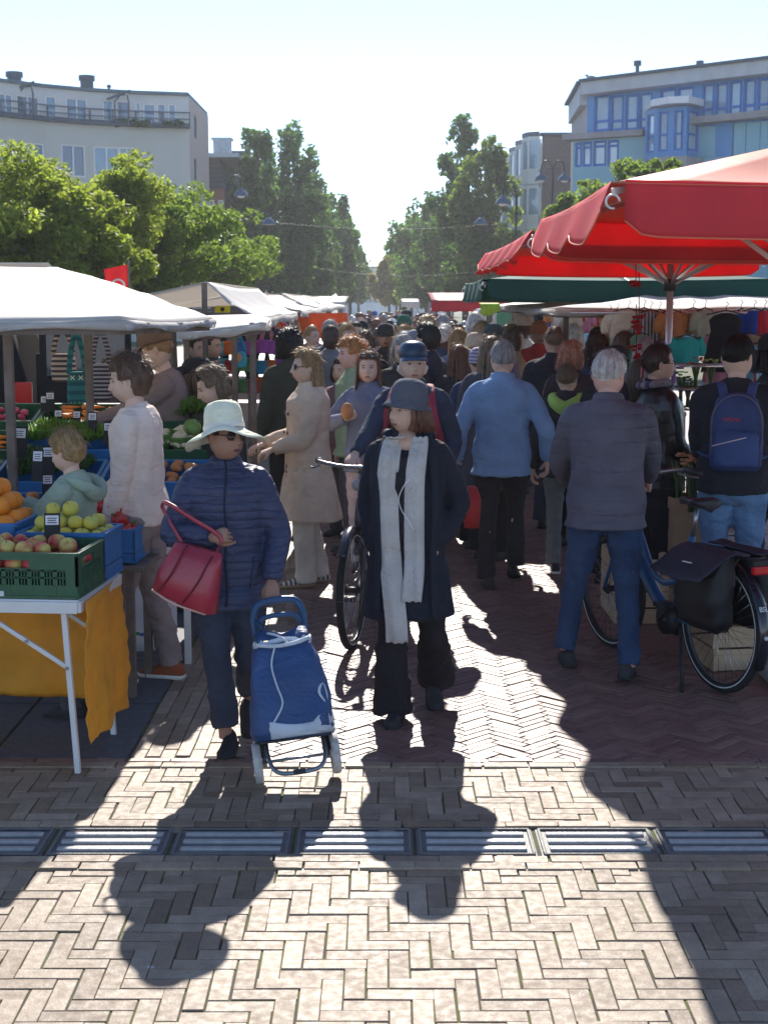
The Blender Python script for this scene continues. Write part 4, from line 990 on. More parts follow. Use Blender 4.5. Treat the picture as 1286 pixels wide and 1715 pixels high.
# fruit meshes
def fruit_mesh(kind, r):
    g = MB(); rs = random.Random(kind)
    if kind in ('apple', 'yellow'):
        g.ell((0, 0, 0), (r, r, r * .92), 18, 14, fn=lambda p: Vector((p.x, p.y, p.z - .22 * r * math.exp(-((p.x ** 2 + p.y ** 2) / (r * .35) ** 2)) * (1 if p.z > 0 else -.7))))
        g.tube([(0, 0, r * .6), (.002, 0, r * 1.02)], .0016, 5, 1)
    elif kind == 'orange':
        g.ell((0, 0, 0), (r, r, r * .95), 18, 14); g.ell((0, 0, r * .94), (.004, .004, .002), 8, 4, 1)
    elif kind == 'pepper':
        g.ell((0, 0, 0), (r, r, r * 1.15), 20, 14, fn=lambda p: Vector((p.x * (1 + .13 * math.cos(4 * math.atan2(p.y, p.x))), p.y * (1 + .13 * math.cos(4 * math.atan2(p.y, p.x))), p.z - .3 * r * math.exp(-((p.x ** 2 + p.y ** 2) / (r * .4) ** 2)) * (1 if p.z > 0 else -.5))))
        g.tube([(0, 0, r * .75), (.004, 0, r * 1.2), (.012, 0, r * 1.4)], [.006, .005, .006], 6, 1)
    elif kind == 'cabbage':
        for i in range(9):
            a = i * 2.4; t_ = Matrix.Rotation(a, 3, 'Z') @ Matrix.Rotation(.25 + .5 * (i % 3) / 2, 3, 'X'); gr = []
            for u in range(7):
                gr.append([t_ @ (Vector((math.sin((v / 6 - .5) * 2.2) * math.sin(u / 6 * 2.4 + .3), math.sin(u / 6 * 2.4 + .3) * math.cos((v / 6 - .5) * 2.2), -math.cos(u / 6 * 2.4 + .3))) * r * (1 + .05 * (i % 4) + .04 * math.sin(v * 2.5 + u))) for v in range(7)])
            g.sheet(gr, .002)
        g.ell((0, 0, 0), (r * .9, r * .9, r * .9), 12, 8)
    elif kind == 'cauli':
        for i in range(60):
            d = Vector((rs.gauss(0, 1), rs.gauss(0, 1), abs(rs.gauss(0, 1)))).normalized(); q = rs.uniform(.18, .28) * r; g.ell(d * r * .8, (q, q, q), 6, 5)
        for i in range(8):
            a = i * .785; gr = [[Vector((math.cos(a + (v / 4 - .5) * .9) * (r * .5 + u * r * .17), math.sin(a + (v / 4 - .5) * .9) * (r * .5 + u * r * .17), -r * .5 + u * r * .28)) for v in range(5)] for u in range(5)]; g.sheet(gr, .002, 1)
    elif kind == 'lettuce':
        for i in range(16):
            a = i * 2.4; s_ = .5 + i / 16 * .6; gr = [[Vector((math.cos(a + (v / 6 - .5) * 1.1) * r * s_ * (u / 5) ** .8, math.sin(a + (v / 6 - .5) * 1.1) * r * s_ * (u / 5) ** .8, r * (.2 + (1.1 - s_ * .6) * (u / 5)) + .012 * math.sin(v * 3 + i) * u / 5)) for v in range(7)] for u in range(6)]; g.sheet(gr, .0015)
    elif kind == 'carrot':
        g.tube([(0, -r * 3.4, 0), (0, 0, 0), (0, r * 2.2, 0), (0, r * 2.6, 0)], [r * .12, r * .62, r * .8, r * .35], 10); g.tube([(0, r * 2.5, 0), (0, r * 3.2, .01)], r * .2, 5, 1)
    elif kind == 'leek':
        g.tube([(0, -r * 6, 0), (0, r * 1, 0), (0, r * 5, .003), (0, r * 9, .0)], [r * .6, r * .6, r * .8, (r * 1.5, r * .2)], 8); 
    elif kind == 'potato': g.ell((0, 0, 0), (r * 1.3, r, r * .8), 12, 9, fn=lambda p: p * (1 + .08 * math.sin(p.x * 90 + p.y * 60)))
    return g
def duo(name, c1, c2, t_=None, scale=14, w_=.12, rough=.4, coat=.2):
    """fruit skin with two colours mixed in streaks"""
    m = M(name, c1, rough=rough, var=.08, coat=coat, isl=0)
    n = m.node_tree.nodes; l = m.node_tree.links; b = n['Principled BSDF']
    tc = n.new('ShaderNodeTexCoord'); oi = n.new('ShaderNodeObjectInfo'); ns = n.new('ShaderNodeTexNoise'); ns.inputs['Scale'].default_value = scale
    ad = n.new('ShaderNodeVectorMath'); ad.operation = 'ADD'; l.new(tc.outputs['Object'], ad.inputs[0]); sc2 = n.new('ShaderNodeVectorMath'); sc2.operation = 'SCALE'; sc2.inputs[0].default_value = (7, 13, 5)
    l.new(oi.outputs['Random'], sc2.inputs['Scale']); l.new(sc2.outputs[0], ad.inputs[1]); l.new(ad.outputs[0], ns.inputs['Vector'])
    mr = n.new('ShaderNodeMapRange'); mr.inputs['From Min'].default_value = .5 - w_; mr.inputs['From Max'].default_value = .5 + w_; l.new(ns.outputs['Fac'], mr.inputs[0])
    mx = n.new('ShaderNodeMix'); mx.data_type = 'RGBA'; mx.inputs[6].default_value = (*c1, 1); mx.inputs[7].default_value = (*c2, 1); l.new(mr.outputs[0], mx.inputs[0]); l.new(mx.outputs[2], b.inputs['Base Color'])
    return m
FM = {'apple': [duo('apple skin', (.50, .03, .05), (.60, .48, .12)), BARK], 'yellow': [duo('yellow apple skin', (.66, .52, .06), (.50, .50, .10), scale=10), BARK],
      'orange': [M('orange peel', (.85, .26, .02), rough=.45, var=.1, bump=.3, bscale=220, coat=.1), M('orange navel', (.2, .25, .05))], 'pepper': [M('pepper red', (.55, .02, .015), rough=.2, var=.1, coat=.6), M('stalk green', (.08, .2, .03))],
      'cabbage': [M('cabbage leaf', (.22, .36, .09), rough=.5, var=.2, scale=18, trans=.3)], 'cauli': [M('cauliflower', (.62, .56, .40), rough=.9), M('cauliflower leaf', (.14, .27, .06), trans=.3)],
      'lettuce': [M('lettuce leaf', (.16, .33, .05), rough=.5, var=.25, scale=20, trans=.4, tcol=(.35, .5, .06))], 'carrot': [M('carrot', (.75, .22, .03), rough=.5, var=.12), M('stalk green', (.08, .2, .03))],
      'leek': [M('leek', (.42, .50, .22), rough=.5, var=.2, scale=10)], 'potato': [M('potato skin', (.40, .30, .17), rough=.85, var=.15, scale=30)], 'onion': [M('onion skin', (.45, .18, .06), rough=.4, var=.15)], 'radish': [M('radish skin', (.5, .05, .12), rough=.35, var=.1)],
      'greens': [M('dark greens', (.035, .12, .025), rough=.5, var=.25, scale=20, trans=.3)]}
FME = {}
NAMES = {'apple': 'apple', 'yellow': 'yellow_apple', 'orange': 'orange', 'pepper': 'red_pepper', 'cabbage': 'cabbage', 'cauli': 'cauliflower', 'lettuce': 'lettuce', 'carrot': 'carrot', 'leek': 'leek', 'potato': 'potato', 'onion': 'onion', 'radish': 'radish', 'greens': 'leafy_greens'}
def fruit(kind, p, r, label, group):
    base = {'onion': 'potato', 'radish': 'potato', 'greens': 'lettuce'}.get(kind, kind)
    if kind not in FME:
        me = fruit_mesh(base, 1.0 if False else .04).mesh(NAMES[kind], True, True)
        for m_ in FM[kind]: me.materials.append(m_)
        FME[kind] = me
    o = bpy.data.objects.new(NAMES[kind], FME[kind]); COL.objects.link(o); o.location = p; s = r / .04; o.scale = (s, s, s)
    o.rotation_euler = (rp.uniform(-.7, .7), rp.uniform(-.7, .7), rp.uniform(0, 6.28)) if kind not in ('carrot', 'leek', 'lettuce', 'cauli', 'greens') else (rp.uniform(-.15, .15), rp.uniform(-.15, .15), rp.uniform(-.5, .5) + (1.57 if kind == 'carrot' else 0))
    return tag(o, label, NAMES[kind].replace('_', ' '), group)
def fill(kind, r, pos, rot, L, W, z, rows, heap, label, group, tilt=0, sk=1.9):
    """heap of individual fruits in the crate frame"""
    Mx = Matrix.Translation(pos) @ Euler((tilt, 0, rot)).to_matrix().to_4x4(); n = 0
    for lay in range(rows):
        ins = lay * r * 1.0; nx = max(1, int((L - 2 * ins - .03) / (r * sk))); ny = max(1, int((W - 2 * ins - .03) / (r * sk)))
        for i in range(nx):
            for j in range(ny):
                x = ins + .015 + (L - 2 * ins - .03) * (i + .5) / nx + rp.uniform(-.2, .2) * r; y = ins + .015 + (W - 2 * ins - .03) * (j + .5) / ny + rp.uniform(-.2, .2) * r
                c = 1 - ((x / L - .5) ** 2 + (y / W - .5) ** 2) * 2
                if lay > 0 and rp.random() < .15: continue
                fruit(kind, Mx @ Vector((x, y, z + lay * r * 1.45 + heap * c + rp.uniform(-.1, .1) * r)), r * rp.uniform(.9, 1.08), label, group); n += 1
    return n
# front row on the table
p = tw(-.60, .012, TZ + .002); crate('green', p, TA, 'green slotted crate of red apples at the front edge of the fruit table', H=.195)
fill('apple', .040, p, TA, .60, .40, .135, 2, .0, 'red and yellow apple in the green crate at the front of the table', 'apples in the front green crate')
p = tw(-1.215, .012, TZ + .002); crate('green', p, TA, 'green slotted crate cut by the left edge of the photo', H=.195)
fill('apple', .040, p, TA, .60, .40, .135, 2, 0, 'red apple in the green crate cut by the left edge', 'apples in the leftmost green crate')
p = tw(-.40, .425, TZ + .002); crate('blue', p, TA, 'bright blue crate of yellow apples at the right end of the fruit table', L=.40, W=.30, H=.215, hi=False)
fill('yellow', .036, p, TA, .40, .30, .18, 3, .02, 'yellow apple heaped in the bright blue crate', 'yellow apples in the blue crate')
g = MB(); g.box(tw(-.42, .006, TZ + .022), (.20, .004, .022), 0, (0, 0, TA)); lb_ = g.build('crate_label', LAB, None, label='white paper strip glued low on the front of the green apple crate', cat='label')
g = MB()
for i in range(14): g.box(tw(-.50 + i * .012, .0035, TZ + .022), (.007, .001, .009 if i % 3 else .006), 0, (0, 0, TA))
g.build('lettering', INK, lb_)
# raised blue crate with oranges
st = tw(-1.02, .46, TZ); p = st + Vector((0, 0, .10)); q0 = crate('blue', p, TA, 'blue crate heaped with oranges, raised behind the apples', L=.60, W=.40, H=.15, hi=False, tilt=.0)
crate('green', st + Vector((0, 0, .002)), TA, 'upturned dark green crate under the orange crate', L=.58, W=.38, H=.095, hi=False)
fill('orange', .046, p, TA, .60, .40, .115, 3, .05, 'orange heaped in the raised blue crate by the boy', 'oranges in the raised blue crate')
p = tw(-1.66, .46, TZ + .10); crate('blue', p, TA, 'blue crate of oranges partly cut by the left edge', L=.60, W=.40, H=.15, hi=False); fill('orange', .046, p, TA, .60, .40, .115, 3, .05, 'orange in the crate cut by the left edge', 'oranges in the leftmost blue crate')
# red peppers behind the boy
p = At(166, 925, 7.35); p.z = .77; crate('blue', (-1.62, 7.30, .70), R(-3), 'blue crate of red peppers between the boy and the man in the beige sweater', L=.36, W=.42, H=.17, hi=False)
fill('pepper', .043, (-1.62, 7.30, .70), R(-3), .36, .42, .13, 3, .02, 'glossy red pepper in the crate beside the boy', 'red peppers beside the boy', sk=1.8)
g = MB(); g.box((0, 0, .335), (.5, .6, .67)); tb2 = empty('trestle', (-1.5, 7.5, 0), R(-3), label='dark trestle table under the pepper crate behind the boy', cat='table')
g = MB(); g.box((-.5, 0, .675), (1.6, .5, .03)); g.build('table_top', WOOD, tb2)
for x in (-1.2, .22):
    for y in (-.2, .2): g = MB(); g.bar((x, y, 0), (x, y, .66), .04, .04, up=(0, 1, 0)); g.build('leg', WOOD, tb2)
# sloping rack with rows of crates
kinds = [[('teal', 'potato'), ('blue', 'radish'), ('green', 'greens'), ('blue', 'onion'), ('green', 'leek')],
         [('blue', 'carrot'), ('green', 'lettuce'), ('green', 'cabbage'), ('blue', 'greens'), ('blue', 'onion')],
         [('green', 'cabbage'), ('green', 'lettuce'), ('green', 'carrot'), ('blue', 'lettuce'), ('green', 'cauli')],
         [('green', 'lettuce'), ('green', 'carrot'), ('green', 'radish'), ('green', 'carrot'), ('green', 'lettuce')]]
desc = {'potato': 'potatoes', 'radish': 'radishes', 'greens': 'dark leafy greens', 'onion': 'brown onions', 'leek': 'leeks', 'carrot': 'carrots', 'lettuce': 'pale green lettuce', 'cabbage': 'cabbages', 'cauli': 'cauliflowers'}
rowd = ['front row', 'second row', 'third row', 'back row']; cold = ['leftmost', 'second from left', 'middle', 'fourth from left', 'rightmost']
rack = empty('display_rack', (-2.6, 8.6, 0), label='sloping rack carrying the rows of vegetable crates', cat='rack')
for k in range(4):
    y = 7.82 + k * .50; z = .70 + k * .135
    for j in range(5):
        kc, it = kinds[k][j]; x = -4.15 + j * .625 + k * .02; t_ = .22
        if k == 0 and j == 4: continue
        crate(kc, (x, y, z), 0, '%s crate of %s, %s in the %s of the rack' % (kc, desc[it], cold[j], rowd[k]), tilt=t_, H=.16, hi=False, group='crates on the vegetable rack')
        rr = {'potato': .035, 'radish': .022, 'greens': .09, 'onion': .035, 'leek': .022, 'carrot': .024, 'lettuce': .10, 'cabbage': .085, 'cauli': .085}[it]
        nm = 'one of the %s in the %s crate, %s' % (desc[it], cold[j], rowd[k])
        Mx = Matrix.Translation((x, y, z)) @ Euler((t_, 0, 0)).to_matrix().to_4x4()
        cnt = {'potato': 20, 'radish': 26, 'greens': 9, 'onion': 20, 'leek': 9, 'carrot': 15, 'lettuce': 8, 'cabbage': 9, 'cauli': 8}[it]
        nx = {9: 3, 8: 4, 15: 3, 20: 5, 26: 6}[cnt]
        for i in range(cnt):
            fruit(it, Mx @ Vector((.07 + .47 * ((i % nx) + .5) / nx + rp.uniform(-.015, .015), .05 + .31 * ((i // nx) + .5) / math.ceil(cnt / nx), .125 + rp.uniform(-.01, .045))), rr * rp.uniform(.88, 1.1), nm, 'vegetables on the sloping rack')
    g = MB(); g.bar((-1.7, y - 8.6 + .02, z - .03), (1.62, y - 8.6 + .02, z - .03), .035, .035); g.build('rail', WHM, rack)
for x in (-1.6, 1.5):
    g = MB(); g.bar((x, -.78, .64), (x, 1.05, 1.10), .035, .035); g.build('side_rail', WHM, rack)
    for y, z in ((-.6, .66), (.95, 1.05)): g = MB(); g.bar((x, y, 0), (x, y, z), .035, .035, up=(0, 1, 0)); g.build('leg', WHM, rack)
# price signs: dark board with a white card
def sign(p, h, rz, tilt, label, w_=.06):
    o = empty('price_sign', p, rz, label=label, cat='price sign', group='black price signs stuck among the crates'); E = Euler((tilt, 0, 0)).to_matrix()
    g = MB(); g.box(E @ Vector((0, 0, h / 2)), (w_, .006, h), 0, E); g.build('board', SB, o, bevel=.001)
    g = MB(); g.box(E @ Vector((0, -.005, h * .78)), (w_ * .82, .003, h * .30), 0, E); cd_ = g.build('card', SCD, o)
    g = MB()
    for i in range(3): g.box(E @ Vector((0, -.0072, h * (.70 + i * .07))), (w_ * (.6 - .1 * (i % 2)), .001, .004), 0, E)
    g.build('lettering', INK, cd_)
    return o
sg = [(242, 905, 6.36, .14, .1, 'price sign standing in front of the yellow apples', .07), (232, 760, 7.9, .16, 0, 'price sign above the orange heap, left of the boy', .06), (82, 790, 7.75, .16, .2, 'price sign left of the boy head among blue crates', .06),
      (62, 800, 7.6, .17, -.2, 'price sign behind the oranges, second from the left edge', .06), (30, 760, 7.9, .17, -.3, 'price sign with a broad white card near the left post', .10), (100, 775, 7.9, .16, .4, 'leaning price sign just left of the boy hair', .06),
      (155, 722, 8.9, .14, 0, 'price sign at the foot of the second canopy post', .055), (182, 740, 8.6, .14, .1, 'price sign left of the beige sweater shoulder', .055), (75, 690, 9.5, .13, 0, 'price sign below the tail light of the van', .055), (85, 684, 9.5, .13, .2, 'price sign right beside the one below the tail light', .055),
      (98, 712, 9.2, .12, 0, 'price sign above the radish crate', .05), (15, 870, 6.9, .15, .3, 'price sign at the left edge above the oranges', .06), (128, 716, 9.2, .13, -.2, 'price sign under the hanging teal bag', .05), (205, 800, 8.0, .14, 0, 'price sign between boy and man', .05)]
for px, py, Y, h, rz, lb, w_ in sg:
    if px == 242: px = 88; py = 905
    if px == 232: px = 80; py = 835
    p = At(px, py, Y); sign(p - Vector((0, 0, .02)), h, rz, -.2, lb, w_)
# brown paper and gift bag behind the man
gb = empty('shopping_bag', tuple(G(238, 1085)), R(10), label='white shopping bag with colourful fruit print standing behind the beige sweater man', cat='bag')
g = MB(); gr = []
for i in range(5):
    z = i / 4 * .42; gr.append([Vector((x * (1 + .05 * math.sin(z * 9)) , y * (1 - z * .6) + .01 * math.sin(z * 14 + x * 20), z)) for x, y in ((-.19, -.09), (-.06, -.10), (.07, -.095), (.19, -.09), (.20, 0), (.19, .09), (.0, .10), (-.19, .09), (-.2, 0))])
g.rings(gr, True); g.build('bag_body', M('bag white printed', (.62, .62, .66), rough=.5, var=.06), gb, True)
g = MB(); rr_ = random.Random(4)
cols_ = [M('print magenta', (.45, .03, .16)), M('print yellow', (.65, .5, .05)), M('print green', (.05, .3, .1)), M('print blue', (.08, .12, .4))]
for i in range(16):
    x, z = rr_.uniform(-.16, .16), rr_.uniform(.04, .36); q = rr_.uniform(.015, .03); g.ell((x, -.098 + z * .06 * 1 + .004, z), (q, .004, q * rr_.uniform(.6, 1.5)), 8, 5, i % 4)
g.build('print', cols_, gb, True)
for s in (-.012, .012):
    g = MB(); g.tube([(-.08, s, .40), (-.06, s, .54), (0, s, .58), (.06, s, .54), (.08, s, .40)], .006, 6, k=3); g.build('handle', M('bag white printed', (.6, .6, .6)), gb, True)
# ---------------------------------------------------------------- van behind the left stall
van = empty('van', (-3.9, 12.3, 0), R(8), label='black van with its rear side door swung open behind the vegetable stall', cat='van')
VB = M('van paint black', (.010, .011, .015), rough=.5, var=.1, spec=.2); VG = glass('van glass', (.05, .07, .09), .04)
g = MB(); rs_ = []
for y, in_, zt in ((0, .05, 1.86), (.06, 0, 1.92), (1.5, 0, 1.96), (3.0, 0, 1.94), (3.7, .03, 1.75), (4.3, .05, 1.25), (4.7, .12, 1.0)):
    hw = .95 - in_; prof = [(-hw, .32), (-hw, 1.05), (-hw + .10, 1.45), (-hw + .20, zt - .12), (-hw + .32, zt), (hw - .32, zt), (hw - .20, zt - .12), (hw - .10, 1.45), (hw, 1.05), (hw, .32)]
    rs_.append([Vector((x, y, min(z, zt))) for x, z in prof])
g.rings(rs_); g.build('body', VB, van, True, bevel=.02)
g = MB(); g.box((.0, -.012, 1.46), (1.25, .02, .56)); g.build('rear_window', VG, van, bevel=.01)
for s in (-1, 1):
    g = MB(); g.box((s * .84, -.02, 1.10), (.16, .06, .50)); g.box((s * .84, -.024, .96), (.165, .06, .06), 1); g.build('tail_light', [M('tail light red', (.6, .02, .02), rough=.15, coat=.6, var=.05), M('tail light clear', (.7, .7, .7), rough=.2)], van, bevel=.012)
    for yy in (.75, 3.6):
        g = MB(); g.lathe((0, 0, 0), [(.17, -.10), (.31, -.10), (.335, -.07), (.335, .07), (.31, .1), (.17, .1)], 28, 0, Euler((0, math.pi / 2, 0)).to_matrix()); wv = g.build('wheel', M('tyre', (.02, .02, .02), rough=.85), van, True); wv.location = (s * .87, yy, .335)
        g = MB(); g.lathe((0, 0, 0), [(.17, -.09), (.10, -.10), (.01, -.10), (.01, .08), (.17, .08)], 20, 0, Euler((0, math.pi / 2, 0)).to_matrix()); g.build('rim', ALU, wv, True)
g = MB(); g.box((0, -.05, .42), (1.8, .14, .22)); g.build('bumper', M('bumper plastic', (.03, .03, .035), rough=.6), van, bevel=.03)
dr = MB(); dr.box((0, -.0, .98), (.80, .05, 1.22)); d_ = dr.build('door', VB, van, bevel=.02); d_.location = (1.35, -.0, 0); d_.rotation_euler = (0, 0, R(-6))
g = MB(); g.box((0.02, -.035, 1.62), (.70, .015, .46)); g.build('window', VG, d_, bevel=.008)
g = MB(); g.bar((-.33, -.04, 1.36), (.39, -.04, 1.36), .05, .05); g.bar((-.33, -.04, 1.86), (.39, -.04, 1.86), .05, .05); g.bar((-.33, -.04, 1.34), (-.33, -.04, 1.88), .05, .05); g.bar((.39, -.04, 1.34), (.39, -.04, 1.88), .05, .05); g.build('window_frame', VB, d_)
g = MB(); g.box((-.25, -.05, 1.12), (.16, .04, .035)); g.build('handle', ALU, d_, bevel=.006)
# ---------------------------------------------------------------- hanging goods
def hang_bag(px, py0, py1, Y, w_, mat, label, strap=None, flat=.05, group='bags hanging in the stalls', name='hanging_bag'):
    a, b = At(px, py0, Y), At(px, py1, Y); H = a.z - b.z; o = empty(name, (a.x, Y, b.z), rp.uniform(-.4, .4), label=label, cat='bag', group=group)
    bh = H * .52; g = MB(); rs = []
    for f, k in ((0, .75), (.08, .95), (.4, 1.05), (.8, .98), (1, .8)): rs.append([Vector((math.copysign(abs(math.cos(q)) ** .5, math.cos(q)) * w_ / 2 * k, math.sin(q) * flat * (1.2 - .5 * f), bh * f)) for q in [j * math.pi / 8 for j in range(16)]])
    g.rings(rs); g.build('bag_body', mat, o, True)
    for s in (-1, 1): g = MB(); g.tube([(s * w_ * .40, 0, bh * .95), (s * w_ * .30, .0, bh + (H - bh) * .5), (.01 * s, 0, H)], [(.018, .004)] * 3, 6, k=3, ref=(1, 0, 0)); g.build('strap', strap or mat, o, True)
    return o
teal = M('crochet teal', (.03, .19, .20), rough=.9, bump=.6, bscale=70, stripes=((.015, .10, .13), .06, .45, 2))
hb = hang_bag(128, 560, 690, 9.9, .135, teal, 'teal crocheted bag with white crosses hanging by the second canopy post')
g = MB()
for z in (.055, .235):
    for x in (-.035, .02):
        g.bar((x - .014, -.056, z - .014), (x + .014, -.056, z + .014), .006, .004, up=(0, 1, 0)); g.bar((x + .014, -.0565, z - .014), (x - .014, -.0565, z + .014), .006, .004, up=(0, 1, 0))
g.build('cross_stitch', M('wool cream', (.75, .78, .6)), hb)
zig = M('woven zigzag', (.45, .36, .30), rough=.9, bump=.4, stripes=((.05, .04, .05), .035, .5, 2)); zig2 = M('woven stripe', (.35, .33, .38), rough=.9, bump=.4, stripes=((.04, .03, .05), .028, .55, 2))
hang_bag(105, 548, 640, 10.3, .17, zig, 'brown and cream zigzag woven bag left of the teal one'); hang_bag(168, 552, 670, 10.2, .15, zig2, 'grey and black striped woven bag right of the second canopy post'); hang_bag(178, 600, 700, 10.5, .16, M('woven dark lace', (.10, .08, .08), rough=.9, bump=.5), 'dark lacy bag half behind the beige man hair')
# garments on hangers
def garment(px, py0, py1, Y, w_, mat, label, kind='shirt', group='clothes hanging under the stalls', rz=None):
    a, b = At(px, py0, Y), At(px, py1, Y); H = a.z - b.z; o = empty({'shirt': 'hanging_shirt', 'dress': 'hanging_dress', 'trousers': 'hanging_trousers', 'scarf': 'hanging_scarf'}[kind], (a.x, Y, b.z), rz if rz is not None else rp.uniform(-.5, .5), label=label, cat='clothing', group=group)
    g = MB(); rs = []
    prof = {'shirt': [(0, .9), (.3, .92), (.7, .95), (.86, 1), (.94, .7), (1, .25)], 'dress': [(0, 1.0), (.3, .85), (.7, .62), (.88, .7), (.95, .5), (1, .2)], 'trousers': [(0, .7), (.5, .85), (.9, .95), (1, .9)], 'scarf': [(0, 1), (.5, .8), (.9, .9), (1, .6)]}[kind]
    n = 24; ph = rp.uniform(0, 6)
    for f, k in prof:
        rs.append([Vector((math.cos(q) * w_ / 2 * k, math.sin(q) * .035 + .018 * math.sin(q * 5 + ph + f) * (1.1 - f), H * f + (.01 * math.sin(q * 3 + ph) if f == 0 else 0))) for q in [j * 2 * math.pi / n for j in range(n)]])
    g.rings(rs); body = g.build('fabric', mat, o, True)
    if kind == 'shirt':
        for s in (-1, 1): g = MB(); g.tube([(s * w_ * .38, 0, H * .88), (s * w_ * .56, .0, H * .62), (s * w_ * .56, .01, H * .34)], [(.05, .03), (.045, .028), (.04, .02)], 10, k=3, ref=(1, 0, 0)); g.build('sleeve', mat, o, True)
    g = MB(); g.tube([(-w_ * .4, 0, H * .97), (0, 0, H + .02), (w_ * .4, 0, H * .97)], .006, 6); g.tube([(0, 0, H + .02), (.0, 0, H + .05), (.02, 0, H + .07), (0, 0, H + .09)], .003, 5); g.build('hanger', M('hanger black', (.02, .02, .02), rough=.4), o, True)
    return o
F_ = lambda n, c, **k: cloth('hung ' + n, c, trans=.2, **k)
# more distant goods on the right, hung in rows
pal = [(.45, .04, .05), (.55, .42, .28), (.08, .10, .25), (.60, .55, .48), (.02, .02, .025), (.10, .22, .12), (.60, .25, .08), (.20, .10, .25), (.70, .60, .1), (.15, .30, .40), (.5, .2, .25), (.3, .2, .12)]
cn = ['red', 'sand', 'navy', 'ivory', 'black', 'green', 'orange', 'purple', 'yellow', 'steel blue', 'rose', 'brown']
GM = [F_('far %s' % cn[i], pal[i]) for i in range(12)]
garment(1052, 520, 578, 12.6, .34, F_('cream', (.70, .62, .50)), 'cream blouse hanging left of the red umbrella pole'); garment(1089, 522, 590, 12.5, .22, F_('grey stripe', (.45, .42, .42), stripes=((.1, .1, .11), .03, .5, 0)), 'grey striped wrap hanging just left of the pole')
garment(1125, 522, 575, 12.5, .26, F_('orange', (.50, .20, .07)), 'rust orange shirt hanging right of the pole'); garment(1148, 565, 612, 11.2, .26, F_('teal', (.02, .30, .28)), 'teal shirt hanging low between orange and black clothes')
garment(1078, 519, 560, 12.7, .20, F_('tan', (.40, .24, .12)), 'tan top hanging behind the striped wrap'); garment(1160, 519, 560, 12.7, .20, F_('beige', (.45, .38, .28)), 'beige knit hanging left of the big black dress'); garment(1180, 519, 572, 12.6, .22, F_('grey green', (.25, .25, .18)), 'olive grey cardigan beside the black dress')
garment(1215, 524, 622, 11.8, .40, F_('black', (.012, .012, .014)), 'long black dress hanging at the front of the rail', kind='dress', rz=.1); garment(1262, 520, 560, 12.6, .24, F_('blue', (.03, .09, .42)), 'royal blue shirt hanging near the right edge'); garment(1280, 520, 600, 12.3, .14, F_('red', (.5, .03, .05)), 'red scarf hanging at the right edge', kind='scarf')
garment(1104, 522, 560, 12.9, .2, F_('navy', (.03, .05, .14)), 'dark navy top hanging behind the pole'); garment(1240, 520, 556, 12.9, .2, F_('white', (.6, .6, .6)), 'white shirt hanging behind the black dress'); garment(1033, 525, 575, 12.9, .12, F_('burgundy', (.25, .03, .06)), 'burgundy scarf hanging left of the cream blouse', kind='scarf')
for i, (px, y0, y1, Y, w_, k, kd) in enumerate([(1200, 560, 640, 11.9, .22, 'far rose', 'scarf'), (1255, 560, 640, 12.0, .26, 'far brown', 'shirt'), (1276, 575, 660, 11.8, .24, 'far steel blue', 'shirt'), (1232, 570, 650, 12.1, .2, 'far ivory', 'scarf'), (1070, 560, 625, 12.2, .22, 'far green', 'dress'), (1112, 572, 640, 11.9, .22, 'far purple', 'shirt'), (1020, 528, 590, 13.0, .2, 'far sand', 'scarf')]):
    garment(px, y0, y1, Y, w_, M('cloth hung ' + k, (.3, .3, .3)), '%s garment hung low, number %d of the lower clothes row at the right' % (k[4:], i + 1), kind=kd)
g = MB(); g.tube([(1.6, 12.6, 1.93), (4.2, 12.6, 1.93)], .014, 8); g.build('clothes_rail', ALU, None, True, label='horizontal rail carrying the clothes under the right white canopy', cat='rail')
for i in range(26):
    px = 838 + i * 7.4 + rp.uniform(-2, 2); k = rp.randrange(12); up = i % 2
    garment(px, 521 + rp.uniform(0, 4), 545 + rp.uniform(0, 14), 20.2 - .6 * up, .24, GM[k], '%s garment, number %d from the left on the far rail' % (cn[k], i + 1), kind=rp.choice(['shirt', 'dress', 'scarf']), group='distant clothes right of the crowd')
g = MB(); g.tube([(1.6, 20.1, 1.94), (3.6, 20.1, 1.94)], .014, 8); g.build('clothes_rail', ALU, None, True, label='far rail under the white canopy behind the vest seller', cat='rail')
# left: backpacks, toys and textiles under the gabled canopy
bc = [(.02, .12, .42), (.65, .15, .03), (.02, .25, .42), (.5, .03, .05), (.02, .03, .10), (.55, .10, .30), (.05, .4, .5), (.02, .03, .05), (.3, .05, .3), (.1, .3, .1)]; bn = ['blue', 'orange', 'turquoise', 'red', 'dark navy', 'pink', 'aqua', 'black', 'purple', 'green']
BM_ = [M('backpack ' + bn[i], bc[i], rough=.6, var=.2, scale=12, bump=.2) for i in range(10)]
rowname = ['top', 'second', 'third', 'lowest']
for r_ in range(3):
    for i in range(9):
        px = 335 + i * 17 + rp.uniform(-4, 4); k = rp.randrange(10); yy = 548 + r_ * 32 + rp.uniform(-3, 3)
        hang_bag(px, yy, yy + 44, 14.2 + .15 * r_, .15, BM_[k], '%s backpack, place %d in the %s row of the backpack stall' % (bn[k], i + 1, rowname[r_]), strap=BM_[7], flat=.06, group='backpacks hanging in the left stall', name='backpack')
o = hang_bag(400, 565, 615, 13.4, .14, BM_[6], 'aqua blue child backpack with an orange figure patch, hanging in front of the others', strap=BM_[2], flat=.05, group='backpacks hanging in the left stall', name='backpack')
g = MB(); g.ell((0, -.05, .09), (.03, .012, .04), 12, 8); g.build('patch', M('patch orange', (.8, .4, .15)), o, True)
tt = empty('stall_table', (-2.1, 12.6, 0), label='low stall table heaped with toys below the hanging backpacks', cat='table')
g = MB(); g.box((0, 0, .82), (1.9, .8, .03)); g.build('table_top', WOOD, tt)
